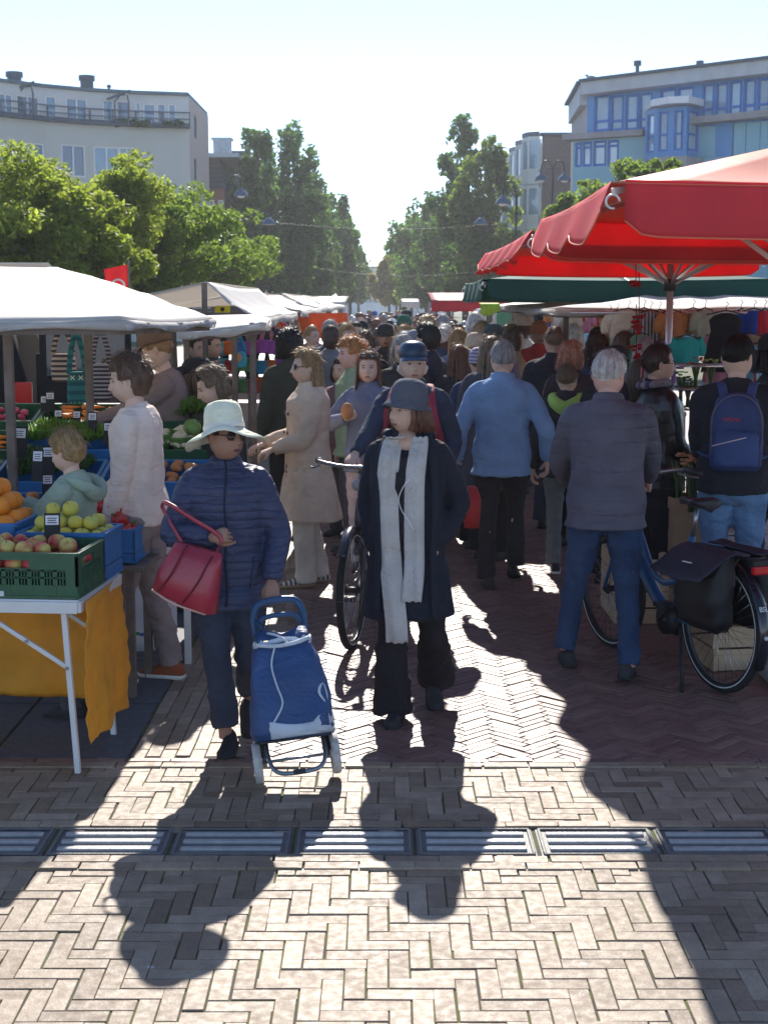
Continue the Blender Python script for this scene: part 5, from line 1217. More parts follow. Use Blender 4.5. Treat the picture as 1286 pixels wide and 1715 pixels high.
for x in (-.85, .85):
    for y in (-.32, .32): g = MB(); g.box((x, y, .4), (.05, .05, .8)); g.build('leg', WOOD, tt)
g = MB(); g.sheet([[(-.95 + i * .1, -.41 - .01 * math.sin(i * 2), .84 - j * .1) for j in range(8)] for i in range(20)], .004); g.build('skirt', M('skirt cloth', (.45, .42, .40)), tt, True)
tk = [(.8, .3, .1), (.8, .7, .1), (.1, .4, .7), (.8, .2, .4), (.2, .6, .2), (.75, .72, .7), (.55, .1, .1), (.4, .25, .6)]; tn = ['orange', 'yellow', 'blue', 'pink', 'green', 'white', 'red', 'lilac']
TM = [M('toy ' + tn[i], tk[i], rough=.4, var=.1) for i in range(8)]
for i in range(44):
    k = rp.randrange(8); x = rp.uniform(-2.95, -1.25); y = rp.uniform(12.25, 12.95); s = rp.uniform(.05, .09); z = .835 + (.0 if i < 26 else rp.uniform(.1, .22)); kind = i % 4; g = MB()
    if kind == 0: g.box((0, 0, s * .8), (s * 1.6, s * 1.2, s * 1.6)); g.box((0, -s * .605, s * .9), (s * 1.1, .004, s * .8), 1); nm = 'toy_box'
    elif kind == 1: g.lathe((0, 0, 0), [(.001, 0), (s * .8, 0), (s * .9, s), (s * .5, s * 1.9), (s * .2, s * 2.0), (s * .2, s * 2.5), (.001, s * 2.5)], 14); nm = 'toy_bottle'
    elif kind == 2: g.ell((0, 0, s), (s, s, s), 14, 10); g.ell((0, 0, s * 2.3), (s * .7, s * .7, s * .6), 12, 8, 1); g.ell((s * .5, 0, s * 2.9), (s * .25, s * .12, s * .25), 8, 6); g.ell((-s * .5, 0, s * 2.9), (s * .25, s * .12, s * .25), 8, 6); nm = 'plush_toy'
    else: g.tube([(-s, 0, s), (-s * .3, 0, s * 1.8), (s * .6, 0, s * 1.6), (s, 0, s * .7)], [s * .5, s * .8, s * .7, s * .3], 10, k=3); nm = 'plush_toy'
    g.build(nm, [TM[k], TM[(k + 3) % 8]], None, True, loc=(x, y, z), rz=rp.uniform(-1, 1), label='%s %s, one of the pile on the toy table' % (tn[k], nm.replace('_', ' ')), cat='toy', group='toys on the stall table', bevel=0)
# textiles on the left farther on
for i in range(18):
    k = [10, 6, 3, 0, 9, 2][i % 6]; px = 440 + i * 6.3; Y = 17.0 + i * .55
    garment(px, 533 + rp.uniform(-2, 2), 552 + rp.uniform(0, 40) * (1 if i < 9 else .4), Y, .26, GM[k], '%s cloth, number %d from the left of the far textiles along the left stalls' % (cn[k], i + 1), kind=rp.choice(['scarf', 'shirt']), group='distant textiles along the left stalls')
g = MB(); gr = [[(At(540, 540, 21).x + (i - 3) * .12, 21 + .02 * math.sin(i * 2), 1.88 - j * .12) for j in range(4)] for i in range(7)]; g.sheet(gr, .01); g.build('orange_banner', M('banner orange', (.75, .16, .04), rough=.7, trans=.3), None, True, label='orange cloth banner hanging above the tall man in the dark jacket', cat='banner')
g = MB(); c = At(373, 518, 13.6); g.box(c, (.14, .02, .06)); g.ell(c + Vector((0, -.012, 0)), (.02, .004, .02), 10, 6, 1); g.build('yellow_sign', [M('sign yellow', (.8, .68, .02)), INK], None, label='small yellow sign hung under the white gable', cat='sign')
# ---------------------------------------------------------------- right foreground goods
PINE = M('pine crate wood', (.52, .38, .24), rough=.8, var=.12, scale=4, bump=.3, bscale=30, stripes=((.42, .29, .17), .09, .06, 2))
KRAFT = M('kraft board', (.36, .23, .145), rough=.85, var=.1, scale=8, bump=.2)
def pine_crate(x, y, z, L, W, H, rz, label):
    o = empty('wooden_crate', (x, y, z), rz, label=label, cat='crate'); n_ = max(2, int(H / .10))
    for s in (-1, 1):
        g = MB()
        for k in range(n_): g.box((0, s * (W / 2 - .008), H * (k + .5) / n_), (L, .014, H / n_ - .012))
        g.build('side', PINE, o, bevel=.002)
        g = MB()
        for k in range(n_): g.box((s * (L / 2 - .008), 0, H * (k + .5) / n_), (.014, W - .04, H / n_ - .012))
        g.build('end', PINE, o, bevel=.002)
    for a in (-1, 1):
        for b in (-1, 1): g = MB(); g.box((a * (L / 2 - .022), b * (W / 2 - .030), H / 2), (.03, .03, H + .004)); g.build('corner_post', PINE, o)
    g = MB(); g.box((0, 0, .012), (L - .03, W - .03, .012)); g.build('bottom', PINE, o)
    return o
pine_crate(2.08, 8.05, 0, .62, .42, .26, R(8), 'pale pine crate on the ground right behind the bicycle wheel'); pine_crate(2.10, 8.10, .262, .60, .40, .17, R(3), 'pine crate on top of the one behind the bicycle wheel'); pine_crate(1.62, 9.3, 0, .34, .6, .42, R(0), 'tall pine crate between the bicycle saddle and the flower box'); pine_crate(2.9, 8.3, 0, .7, .5, .45, R(-4), 'pine crate cut by the right edge')
pine_crate(2.05, 9.35, 0, .62, .5, .44, R(2), 'pine crate carrying the kraft flower box')
kb = empty('flower_box', (1.93, 9.15, .442), R(6), label='brown kraft box packed with wrapped flower stems', cat='box')
g = MB(); H = .36
g.rings([[Vector((x * k, y * k, z)) for x, y in ((-.14, -.12), (.14, -.12), (.14, .12), (-.14, .12))] for z, k in ((0, .9), (H, 1.0), (H, .94), (.02, .85))], True); g.build('box_body', KRAFT, kb)
g = MB(); g.rings([[Vector((x, y, z)) for x, y in ((-.147, -.127), (.147, -.127), (.147, .127), (-.147, .127))] for z in (H - .07, H + .004)], False); g.build('rim', KRAFT, kb)
g = MB(); rs = random.Random(5)
for i in range(40):
    x, y = rs.uniform(-.11, .11), rs.uniform(-.1, .1); g.tube([(x * .8, y * .8, .1), (x, y, H + .1), (x * 1.25 + rs.uniform(-.02, .02), y * 1.2, H + rs.uniform(.12, .24))], .0045, 5)
g.build('stems', [M('stem green', (.10, .16, .05), rough=.6, isl=.4, trans=.2)], kb, True)
def bouquet(px, py, Y, r, mat, label, n=14):
    c = At(px, py, Y); g = MB(); rs = random.Random(int(px)); o = empty('bouquet', tuple(c), label=label, cat='flowers', group='bouquets on the right flower stall')
    for i in range(n):
        d = Vector((rs.uniform(-1, 1), rs.uniform(-1, 1), rs.uniform(-.3, 1))) * r * .8; q = r * .3
        for k in range(6):
            a = k * 1.05; g.ell(d + Vector((math.cos(a) * q * .5, math.sin(a) * q * .5, 0)), (q * .42, q * .42, q * .3), 6, 5)
    g.build('petals', mat, o, True)
    g = MB()
    for i in range(9): a = i * .7; g.tube([(math.cos(a) * r * .6, math.sin(a) * r * .6, 0), (math.cos(a) * r * .15, math.sin(a) * r * .15, -r * 2), (math.cos(a) * r * .2, math.sin(a) * r * .2, -r * 3.2)], .005, 5)
    g.build('stems', M('stem green', (.1, .16, .05)), o, True)
    return o
bouquet(1160, 770, 8.75, .10, M('petal peach', (.62, .30, .16), rough=.8, isl=.2, trans=.3), 'peach dried bouquet held low left of the blue backpack')
for i, (px, py, c, nm) in enumerate([(1140, 632, (.10, .3, .04), 'green budded'), (1165, 608, (.55, .06, .10), 'coral red'), (1190, 612, (.45, .55, .15), 'pale green lily'), (1152, 640, (.16, .2, .06), 'dark leaved')]):
    bouquet(px, py, 10.4, .055, M('petal ' + nm, c, rough=.7, isl=.25, trans=.3), '%s bunch on the tiered stand right of the leather jacket' % nm, 9)
# tiered chrome stand with hanging chains and bunches
ts = empty('display_stand', (At(1170, 650, 10.2).x, 10.2, 0), label='tiered chrome display stand behind the backpack man', cat='stand')
for z, w_ in ((.35, .8), (1.28, .75), (1.42, .72), (1.58, .7)):
    g = MB(); g.tube([(-w_ / 2, -.12, z), (w_ / 2, -.12, z), (w_ / 2, .2, z), (-w_ / 2, .2, z), (-w_ / 2, -.12, z)], .009, 6)
    for k in range(22): g.tube([(-w_ / 2 + w_ * (k + .5) / 22, -.12, z), (-w_ / 2 + w_ * (k + .5) / 22, .2, z)], .003, 4)
    g.build('shelf', M('chrome', (.6, .6, .62), metal=1, rough=.2, var=.05), ts, True)
for x in (-.36, .36):
    for y in (-.12, .2): g = MB(); g.tube([(x, y, 0), (x, y, 1.62)], .012, 8); g.build('post', M('chrome', (.6, .6, .62)), ts, True)
for k in range(17):
    x = -.33 + k * .041; g = MB(); g.tube([(x, -.15, 1.24), (x, -.15, .62 + .05 * (k % 3))], [.005, .012 + .006 * (k % 2)], 6); g.ell((x, -.15, 1.25), (.012, .012, .02), 8, 6); g.build('hanging_umbrella', M('umbrella sleeve %d' % (k % 3), ((.55, .52, .55), (.05, .05, .06), (.3, .22, .24))[k % 3], rough=.3), ts, True)
# red flower garlands
for px, y0, y1, lb in ((1062, 470, 480, 'string of red roses hanging from the umbrella hub'), (1067, 525, 560, 'red rose garland at the left of the clothes rail'), (1062, 578, 640, 'long red rose garland beside the white haired man')):
    a, b = At(px, y0, 10.9), At(px, y1, 10.9); o = empty('rose_garland', tuple(b), label=lb, cat='garland'); g = MB(); H = a.z - b.z; rs = random.Random(px + y0)
    for i in range(int(14 + H * 60)):
        c = Vector((rs.uniform(-.035, .035), rs.uniform(-.03, .03), rs.uniform(0, H))); q = rs.uniform(.014, .024)
        for k in range(4): g.ell(c + Vector((math.cos(k * 1.6), math.sin(k * 1.6), 0)) * q * .4, (q * .6, q * .6, q * .5), 6, 5)
    g.build('roses', M('rose red', (.55, .015, .02), rough=.6, trans=.3, isl=.2), o, True); g = MB(); g.tube([(0, 0, 0), (.01, 0, H / 2), (0, 0, H + .3)], .004, 5); g.build('cord', BARK, o, True)
# ================================================================ PEOPLE: builder
def skinm(i):
    c = {'light': (.70, .47, .36), 'tan': (.58, .37, .27), 'brown': (.34, .19, .135), 'deep': (.09, .05, .038), 'pink': (.68, .41, .33)}[i]
    return M('skin ' + i, c, rough=.5, var=.08, scale=14, bump=.08, bscale=90, trans=.06, tcol=(.8, .25, .15), spec=.4)
HC = {'grey': (.42, .41, .41), 'white': (.72, .70, .68), 'dark': (.035, .027, .024), 'black': (.012, .011, .012), 'brown': (.15, .09, .055),
      'darkbrown': (.06, .038, .028), 'blond': (.42, .28, .13), 'sandy': (.34, .20, .095), 'ginger': (.50, .23, .07), 'auburn': (.20, .085, .05), 'ash': (.24, .17, .11),
      'strawberry': (.52, .27, .17), 'greybrown': (.16, .13, .11)}
def hairm(i): return M('hair ' + i, HC[i], rough=.45, var=.22, scale=30, isl=.35, trans=.3, tcol=tuple(min(.9, c * 1.7 + .05) for c in HC[i]), spec=.6)
HA, HB, HCz = .076, .097, .119
def headpt(d):
    """direction (unit) -> point of the head surface, face towards -Y"""
    sx, sy, sz = d
    z = math.copysign(abs(sz) ** .92, sz) * HCz
    x = sx * HA; y = sy * HB
    if z < 0:
        t = -z / HCz
        x *= 1 + .10 * math.sin(t * 3.0) * 1 - .06 * t
        if y > 0: y *= 1 - .50 * t
        else: y = y * (1 + .14 * math.sin(min(1, t) * 2.6)) - .010 * math.exp(-((t - .87) / .12) ** 2) * math.exp(-(x / .03) ** 2)
    else:
        if y > 0: y *= 1.04
        x *= 1.02
    if sy < 0:
        ga = lambda x0, z0, sx_, sz_: math.exp(-((abs(x) - x0) / sx_) ** 2 - ((z - z0) / sz_) ** 2)
        y += .009 * ga(.031, .003, .017, .013)                 # eye sockets
        y -= .004 * ga(.03, .026, .03, .009)                   # brow
        if -.046 < z < .02:
            t = (.02 - z) / .066
            y -= (.006 + .020 * t) * math.exp(-(x / (.007 + .007 * t)) ** 2) * (1 if z > -.036 else max(0, (z + .046) / .010))
        y -= .006 * ga(0, -.066, .026, .017)                   # mouth
        y += .003 * ga(.026, -.045, .012, .012)
        y -= .003 * ga(.042, -.022, .018, .018)                # cheeks
    return Vector((x, y, z))
def surf(x, z, off=0.):
    """point on the front of the head at (x, z), pushed out by off"""
    sx, sz = x / HA, z / HCz
    for _ in range(12):
        q = min(.97, sx * sx + sz * sz); sy = -math.sqrt(1 - q); P_ = headpt((sx, sy, sz))
        sx += (x - P_.x) / HA * .8; sz += (z - P_.z) / HCz * .8
    return Vector((P_.x, P_.y - off, P_.z))
def headmesh(T, mb, lod, mouth=(.45, .2, .17), glasses=None, beard=False):
    n, m = ((56, 44), (24, 18), (14, 10))[lod]
    vs = []
    for i in range(m + 1):
        ph = math.pi * i / m
        for j in range(n):
            a = 2 * math.pi * j / n
            vs.append(T @ headpt((math.sin(ph) * math.sin(a), -math.sin(ph) * math.cos(a), math.cos(ph))))
    fs = []
    for i in range(m):
        for j in range(n):
            k = (j + 1) % n
            if i == 0: fs.append((0, n + j, n + k))
            elif i == m - 1: fs.append((i * n + j, m * n, i * n + k))
            else: fs.append((i * n + j, (i + 1) * n + j, (i + 1) * n + k, i * n + k))
    mb.add(vs, fs, 0)
    R3 = T.to_3x3()
    for s in (-1, 1):
        mb.ell(T @ Vector((s * .077, .012, -.004)), (.009, .019, .031), 10, 8, 0, rot=R3 @ Euler((.15, 0, s * -.35)).to_matrix())
        if lod < 2:
            mb.ell(T @ surf(s * .031, .003, -.0045), (.0118, .0085, .0060), 10, 8, 1, rot=R3)
            mb.ell(T @ surf(s * .031, .003, .0012), (.0056, .0035, .0056), 8, 6, 2, rot=R3)
            mb.tube([T @ surf(s * (.031 + q * .015), .0088 - q * q * .004, .0008) for q in (-1, -.4, .3, 1)], [.001, .0022, .0026, .001], 5, 2)
            mb.tube([T @ surf(s * (.031 + q * .013), -.0035 + q * q * .002, .0) for q in (-1, 0, 1)], [.0008, .0014, .0008], 5, 0)
            mb.tube([T @ surf(s * (.032 + q * .018), .021 + .004 * (1 - q * q), .0002) for q in (-1, -.3, .4, 1)], [.0018, .0034, .0028, .001], 6, 4)
            mb.ell(T @ surf(s * .007, -.0375, -.001), (.003, .003, .0022), 6, 5, 2, rot=R3)
    if lod < 2:
        for dz, r in ((-.0625, .0036), (-.0695, .0046)):
            mb.tube([T @ surf(q * .023, dz + (.001 * (1 - abs(q))) * (1 if dz > -.065 else -1), .0004) for q in (-1, -.5, 0, .5, 1)], [.001, r * .8, r, r * .8, .001], 7, 3)
        mb.tube([T @ surf(q * .022, -.066, .0022) for q in (-1, -.5, 0, .5, 1)], [.0006, .0012, .0014, .0012, .0006], 5, 2)
def fixface():
    pass
def hand(mb, W, F, N, side, curl=.5, sc_=1.0, mat=0, point=False, lod=0):
    """W wrist, F finger direction, N direction the palm faces, side +1: thumb towards F x N"""
    F = Vector(F).normalized(); N = Vector(N); N = (N - F * N.dot(F)).normalized(); S = F.cross(N) * side
    q = sc_; W = Vector(W)
    pr = [(-.02, .026, .020), (0.0, .028, .019), (.03, .038, .017), (.065, .042, .0145), (.088, .040, .012), (.097, .030, .008)]
    rs = []
    for d, a, b in pr:
        ring = []
        for j in range(12):
            an = 2 * math.pi * j / 12; c, s_ = math.cos(an), math.sin(an)
            ring.append(W + F * d * q + S * (math.copysign(abs(c) ** .7, c) * a * q) + N * (math.copysign(abs(s_) ** .8, s_) * b * q))
        rs.append(ring)
    mb.rings(rs, True, mat)
    nn = 7 if lod == 0 else 5
    for i, (o, L, st) in enumerate(((.030, .074, .088), (.0105, .082, .093), (-.0095, .077, .090), (-.0285, .060, .083))):
        p = W + F * st * q + S * o * q; pts = [p - F * .02 * q]; ang = 0
        c = curl * (1 + .08 * i)
        if point and i == 0: c = .15
        for k, f in enumerate((.42, .32, .26)):
            ang += c * (1.05, 1.2, .7)[k]
            pts.append(p); p = p + (F * math.cos(ang) + N * math.sin(ang) + S * (.04 * (1.5 - i))) * (L * f * q)
        pts.append(p)
        r = (.0092, .0094, .0088, .0078)[i] * q
        mb.tube(pts, [r, r, r * .96, r * .9, r * .62], nn, mat, k=2 if lod == 0 else 0)
    p = W + F * .022 * q + S * .030 * q
    mb.tube([p - S * .012 * q, p + (F * .7 + S * .35 + N * .3) * .035 * q, p + (F * .95 + S * .25 + N * .45 + N * curl * .3) * .052 * q, p + (F * 1.1 + S * .05 + N * .55 + N * curl * .5) * .062 * q],
            [.015 * q, .0125 * q, .0105 * q, .0065 * q], nn + 1, mat, k=2 if lod == 0 else 0)
def ik(a, b, l1, l2, pole):
    d = b - a; L = min(d.length, (l1 + l2) * .995); d.normalize(); b = a + d * L
    c = max(-1, min(1, (l1 * l1 + L * L - l2 * l2) / (2 * l1 * L)))
    p = (pole - d * pole.dot(d)); p = p.normalized() if p.length > 1e-6 else d.orthogonal()
    return a + d * l1 * c + p * l1 * math.sqrt(1 - c * c), b
def hring(c, rx, ry, n=20, sq=.9, T=None):
    out = []
    for j in range(n):
        a = 2 * math.pi * j / n; x, y = math.cos(a), math.sin(a)
        p = Vector((c[0] + math.copysign(abs(x) ** sq, x) * rx, c[1] + math.copysign(abs(y) ** sq, y) * ry, c[2]))
        out.append(T(p) if T else p)
    return out
TORSO = [(.80, .12, .09, 0), (.86, .160, .112, .005), (.95, .168, .115, 0), (1.05, .152, .106, -.005), (1.15, .148, .103, -.005),
         (1.27, .162, .110, -.004), (1.37, .172, .108, 0), (1.43, .150, .090, .01), (1.475, .085, .066, .015)]
PCACHE = {}
def person(label, loc, h=1.72, rz=0., skin='light', hair=('short', 'brown'), top=('shirt', None), bottom=('trousers', None), shoes=None,
           sole=None, lh=None, rh=None, lpole=None, rpole=None, lf=(.10, -.02), rf=(-.10, .03), heel=(0, 0), lean=0., side=0., yaw=0., pitch=0., roll=0., fem=False,
           build=1., lod=0, hat=None, glasses=None, curl=(.5, .5), palm=(None, None), key=None, group=None, mouth=None, scarf=None, hood=None, extra=None,
           hdir=(None, None), headx=None, thumb=(1, 1), bulk=0., twist=0.):
    """a person facing -Y at rz=0.  lh / rh: wrist targets in body frame (person's left is +X)"""
    s = h / 1.75
    shw = (.172 if fem else .190) * (1 + (build - 1) * .5)
    CT, ST = math.cos(lean), math.sin(lean)
    def T(p):
        p = Vector(p)
        if p.z > .9:
            k = min(1, (p.z - .9) / .35); y, z = p.y, p.z - .9
            L = lean * k; c_, s_ = math.cos(L), math.sin(L)
            p = Vector((p.x + side * z, y * c_ - z * s_, .9 + z * c_ + y * s_))
            if twist:
                c_, s_ = math.cos(twist * k), math.sin(twist * k); p = Vector((p.x * c_ - p.y * s_, p.x * s_ + p.y * c_, p.z))
        return p
    shL, shR = T((shw - .016, .012, 1.385)), T((-shw + .016, .012, 1.385))
    lw = Vector(lh) if lh else T((shw + .085, -.02, .845)); rw = Vector(rh) if rh else T((-shw - .085, -.02, .845))
    lp = Vector(lpole) if lpole else Vector((.35, 1, -.35)); rp = Vector(rpole) if rpole else Vector((-.35, 1, -.35))
    lel, lw = ik(shL, lw, .285, .255, lp); rel, rw = ik(shR, rw, .285, .255, rp)
    hips = [Vector((.088, 0, .90)), Vector((-.088, 0, .90))]
    ank = []
    for i, (f, hl) in enumerate(((lf, heel[0]), (rf, heel[1]))):
        ank.append(Vector((f[0], f[1] + .0, .085 + hl)))
    kn = []
    for i in range(2):
        k_, a_ = ik(hips[i], ank[i], .417, .403, Vector((0.05 if i == 0 else -.05, -1, 0))); kn.append(k_); ank[i] = a_
    hc = T((0, -.012, 1.615)) if headx is None else T(headx)
    HM = Matrix.Translation(hc) @ Euler((pitch * 1.0 + lean * .3, roll, yaw)).to_matrix().to_4x4()
    skm = skinm(skin)
    vox = (.011, .018, .03)[lod]; cvox = (.0095, .016, .03)[lod]
    full = key is None or key not in PCACHE
    if full:
        D = {}
        # ---- body: one remeshed surface, then head and hands grown into it
        b = MB(); bw = build
        b.rings([hring((0, cy, z), rx * bw * (.93 if fem and z > 1.2 else 1) * .93, ry * bw * .93, T=T) for z, rx, ry, cy in TORSO])
        nk = T((0, .018, 1.44)); b.tube([nk, T((0, .004, 1.50)), hc + Vector((0, .012, -.045))], [.056, .051, .05], 12)
        for sh, el, wr, sg in ((shL, lel, lw, 1), (shR, rel, rw, -1)):
            b.tube([T((sg * .09, .012, 1.42)), sh, sh.lerp(el, .4), el, el.lerp(wr, .35), wr], [.05, .05, .045, .037, .038, .026], 10, k=2)
        for i in range(2):
            b.tube([hips[i] + Vector((0, 0, .03)), hips[i].lerp(kn[i], .4), kn[i], kn[i].lerp(ank[i], .3), kn[i].lerp(ank[i], .8), ank[i] + Vector((0, -.01, -.03))],
                   [.085, .078, .054, .054, .037, .036], 12, k=2)
        me = remesh(b, vox, 3)
        h2 = MB(); headmesh(HM, h2, lod)
        for wr, el, cu, pm, hd, sg, cc in ((lw, lel, curl[0], palm[0], hdir[0], 1, thumb[0]), (rw, rel, curl[1], palm[1], hdir[1], -1, thumb[1])):
            F = Vector(hd) if hd else (wr - el).normalized()
            N = Vector(pm) if pm else Vector((-sg, 0, 0))
            # default thumb points forward (-Y)
            S = F.cross((N - F * N.dot(F)).normalized()); sd_ = 1 if S.y < 0 else -1
            if cc != 1: sd_ = -sd_
            if lod < 2: hand(h2, wr, F, N, sd_, cu, 1.0 if not fem else .93, lod=lod)
            else: h2.ell(wr + F * .07, (.035, .035, .075), 8, 6, 0, rot=F.to_track_quat('Z', 'Y').to_matrix())
        m2 = h2.mesh('h', True, True)
        bm = bmesh.new(); bm.from_mesh(me); bm.from_mesh(m2); bmesh.ops.triangulate(bm, faces=[f for f in bm.faces if len(f.verts) > 4]); me2 = bpy.data.meshes.new('person'); bm.to_mesh(me2); bm.free()
        me2.polygons.foreach_set('use_smooth', [True] * len(me2.polygons))
        for _ in range(5): me2.materials.append(skm)
        D['body'] = me2
        # ---- trousers
        kind = bottom[0]
        if kind:
            t = MB(); e = {'trousers': .012, 'jeans': .010, 'loose': .026, 'flare': .012, 'leggings': .003, 'cropped': .014, 'skirt': .02}[kind] + bulk * .3
            t.rings([hring((0, cy, z), rx * bw + e, ry * bw + e, T=T) for z, rx, ry, cy in TORSO[:4]])
            for i in range(2):
                K, A, H_ = kn[i], ank[i], hips[i]
                low = A + Vector((0, .0, -.02 if kind in ('trousers', 'jeans') else (-.05 if kind in ('flare', 'loose') else .02)))
                if kind == 'cropped': low = A + Vector((0, 0, .045))
                rr_ = {'flare': (.075, .088, .105), 'loose': (.078, .078, .082), 'leggings': (.055, .045, .040), 'cropped': (.070, .070, .074), 'jeans': (.064, .060, .062), 'trousers': (.064, .062, .066), 'skirt': (.08, .08, .08)}[kind]
                t.tube([H_ + Vector((0, 0, .02)), H_.lerp(K, .4), K, K.lerp(low, .45), low], [.092 * bw + e, .080 * bw + e, rr_[0] * .5 + (.058 + e) * .5, rr_[1], rr_[2]], 14, k=3)
            D['legs'] = remesh(t, cvox, 3); wrinkle(D['legs'], (.0095, .006, .003)[lod], 10, (1, 1, 1.5), 2)
        # ---- top garment
        kind = top[0]; pr = {'shirt': (.014, .86, 0, .012), 'sweater': (.022, .86, .01, .017), 'jacket': (.030, .80, .012, .021), 'puffer': (.033, .80, .014, .025), 'coat': (.034, .56, .055, .022),
                             'trench': (.036, .46, .07, .028), 'vest': (.02, .84, 0, .010), 'hoodie': (.030, .83, .005, .026), 'fleece': (.034, .77, .018, .023)}[kind]
        e, hem, fl, se = pr; hem = top[2] if len(top) > 2 else hem; e += bulk
        t = MB(); rs = []
        zz = [hem]
        while zz[-1] < .84: zz.append(min(.84, zz[-1] + .12)) if .84 - zz[-1] > .05 else zz.append(.85)
        for z in zz:
            if z >= .85: break
            k = (.86 - z) / max(.86 - hem, .01)
            sw = Vector((0, (ank[0].y + ank[1].y) / 2 * .0, 0))
            rs.append(hring((0, .0, z), .162 * bw + e + fl * k, .125 * bw + e + fl * k, n=24))
        for z, rx, ry, cy in TORSO[1:]:
            if z < hem: continue
            f_ = 1.0 if z < 1.3 or not fem else .94
            rs.append(hring((0, cy, z), rx * bw * f_ + e * (1 if z < 1.40 else .55), ry * bw + e * (1 if z < 1.4 else .6), n=24, T=T))
        t.rings(rs)
        # collar
        co = {'shirt': .065, 'sweater': .068, 'jacket': .078, 'puffer': .078, 'coat': .082, 'trench': .085, 'vest': .075, 'hoodie': .078, 'fleece': .082}[kind]
        hi = {'shirt': 1.475, 'sweater': 1.485, 'hoodie': 1.49}.get(kind, 1.515)
        t.tube([T((0, .014, 1.42)), T((0, .012, 1.46)), T((0, .004, hi))], [co * 1.3, co * 1.08, co * .96], 16)
        for sh, el, wr, sg in ((shL, lel, lw, 1), (shR, rel, rw, -1)):
            if kind == 'vest': t.tube([T((sg * .08, .012, 1.42)), sh + Vector((-sg * .02, 0, -.01))], [.07, .062], 12); continue
            end = el.lerp(wr, .97)
            t.tube([T((sg * .06, .014, 1.43)), T((sg * .12, .012, 1.415)), sh, sh.lerp(el, .45), el, el.lerp(wr, .5), end],
                   [.050, .048 + se * .4, .050 + se * .75, .048 + se, .041 + se, .035 + se, .025 + se * .85], 14, k=3)
        D['top'] = remesh(t, cvox, 3 if lod else 4)
        wrinkle(D['top'], {'puffer': .004, 'sweater': .006}.get(kind, .008) * (1, .8, .5)[lod], 8 if lod == 0 else 9, (1, 1, 1.3), 5)
        # ---- shoes
        D['shoe'] = []
        for i in range(2):
            A = ank[i]; hl = heel[i]; sm = MB(); f2 = (lf, rf)[i]; ta = math.atan2(hl, .20) if hl else 0; out = f2[2] if len(f2) > 2 else (.12 if i == 0 else -.12)
            RM = Euler((0, 0, out)).to_matrix() @ Euler((ta, 0, 0)).to_matrix()
            def P(x, y, z): return RM @ Vector((x, y + .17, z)) + Vector((A.x, A.y - .17 * (1 if True else 0), 0))
            prof = [(.075, .022, .045, .03), (.062, .034, .080, .03), (.02, .038, .105, .03), (-.03, .038, .092, .0), (-.08, .043, .066, .0), (-.13, .045, .050, .0), (-.17, .036, .042, .0), (-.192, .014, .03, .0)]
            rs = []
            for y, hw, hh, _ in prof:
                ring = []
                for j in range(14):
                    a = 2 * math.pi * j / 14; c_, s_ = math.cos(a), math.sin(a)
                    zc = .018; zz_ = zc + (hh - zc) * s_ if s_ > 0 else zc + .006 * s_
                    ring.append(P(math.copysign(abs(c_) ** .75, c_) * hw * (1 if fem is False else .93), y, zz_))
                rs.append(ring)
            sm.rings(rs, True, 0)
            rs = []
            for y, hw, hh, _ in prof:
                hw2 = hw + .003
                rs.append([P(x, y * 1.015, z) for x, z in ((-hw2, 0.001), (hw2, 0.001), (hw2, .022), (-hw2, .022))])
            sm.rings(rs, True, 1)
            m3 = sm.mesh('shoe', True, True); D['shoe'].append(m3)
        for k_ in ('legs', 'top'):
            if k_ in D: D[k_].materials.append(skm)
        for m3 in D['shoe']: m3.materials.append(skm); m3.materials.append(skm)
        # ---- hair
        st, hcol = hair
        if st != 'bald': D['hair'] = hairmesh(st, HM, T, lod, hat is not None)
        if hat: D['hat'] = hatmesh(hat[0], HM, lod)
        if key: PCACHE[key] = D
    else: D = PCACHE[key]
    def obj(nm, me, mats, parent=None):
        o = bpy.data.objects.new(nm, me); COL.objects.link(o)
        if parent: o.parent = parent
        for i, m_ in enumerate(mats):
            if i >= len(me.materials): me.materials.append(m_)
            if key is None: me.materials[i] = m_
            else: o.material_slots[i].link = 'OBJECT'; o.material_slots[i].material = m_
        return o
    lip = M('lips ' + skin, {'light': (.50, .20, .17), 'tan': (.36, .15, .12), 'brown': (.16, .065, .055), 'deep': (.09, .035, .03), 'pink': (.5, .19, .16)}[skin], rough=.4)
    root = obj('person', D['body'], [skm, M('eye white', (.42, .40, .38), rough=.25), M('eye dark', (.02, .015, .012), rough=.2), lip, M('brow ' + hair[1], tuple(c * .6 for c in HC[hair[1]]), rough=.8)])
    root.location = (loc[0], loc[1], loc[2] if len(loc) > 2 else 0); root.rotation_euler = (0, 0, rz); root.scale = (s, s, s)
    tag(root, label, 'person', group)
    def child(nm, me, mats):
        return obj(nm, me, mats, root)
    if 'legs' in D: child('trousers', D['legs'], [bottom[1]])
    nm = {'shirt': 'shirt', 'sweater': 'sweater', 'jacket': 'jacket', 'puffer': 'jacket', 'coat': 'coat', 'trench': 'trench_coat', 'vest': 'vest', 'hoodie': 'hoodie', 'fleece': 'jacket'}[top[0]]
    child(nm, D['top'], [top[1]])
    sh_ = shoes or cloth('shoe black', (.02, .02, .022), rough=.6)
    for m3 in D['shoe']: child('shoe', m3, [sh_, sole or M('sole dark', (.03, .03, .03), rough=.8)])
    if 'hair' in D: child('hair', D['hair'], [hairm(hair[1])])
    if 'hat' in D: child({'bucket': 'hat', 'brim': 'hat', 'cap': 'cap', 'beanie': 'beanie', 'flat': 'cap'}[hat[0]], D['hat'], [hat[1]] + ([hat[2]] if len(hat) > 2 else [hat[1]]))
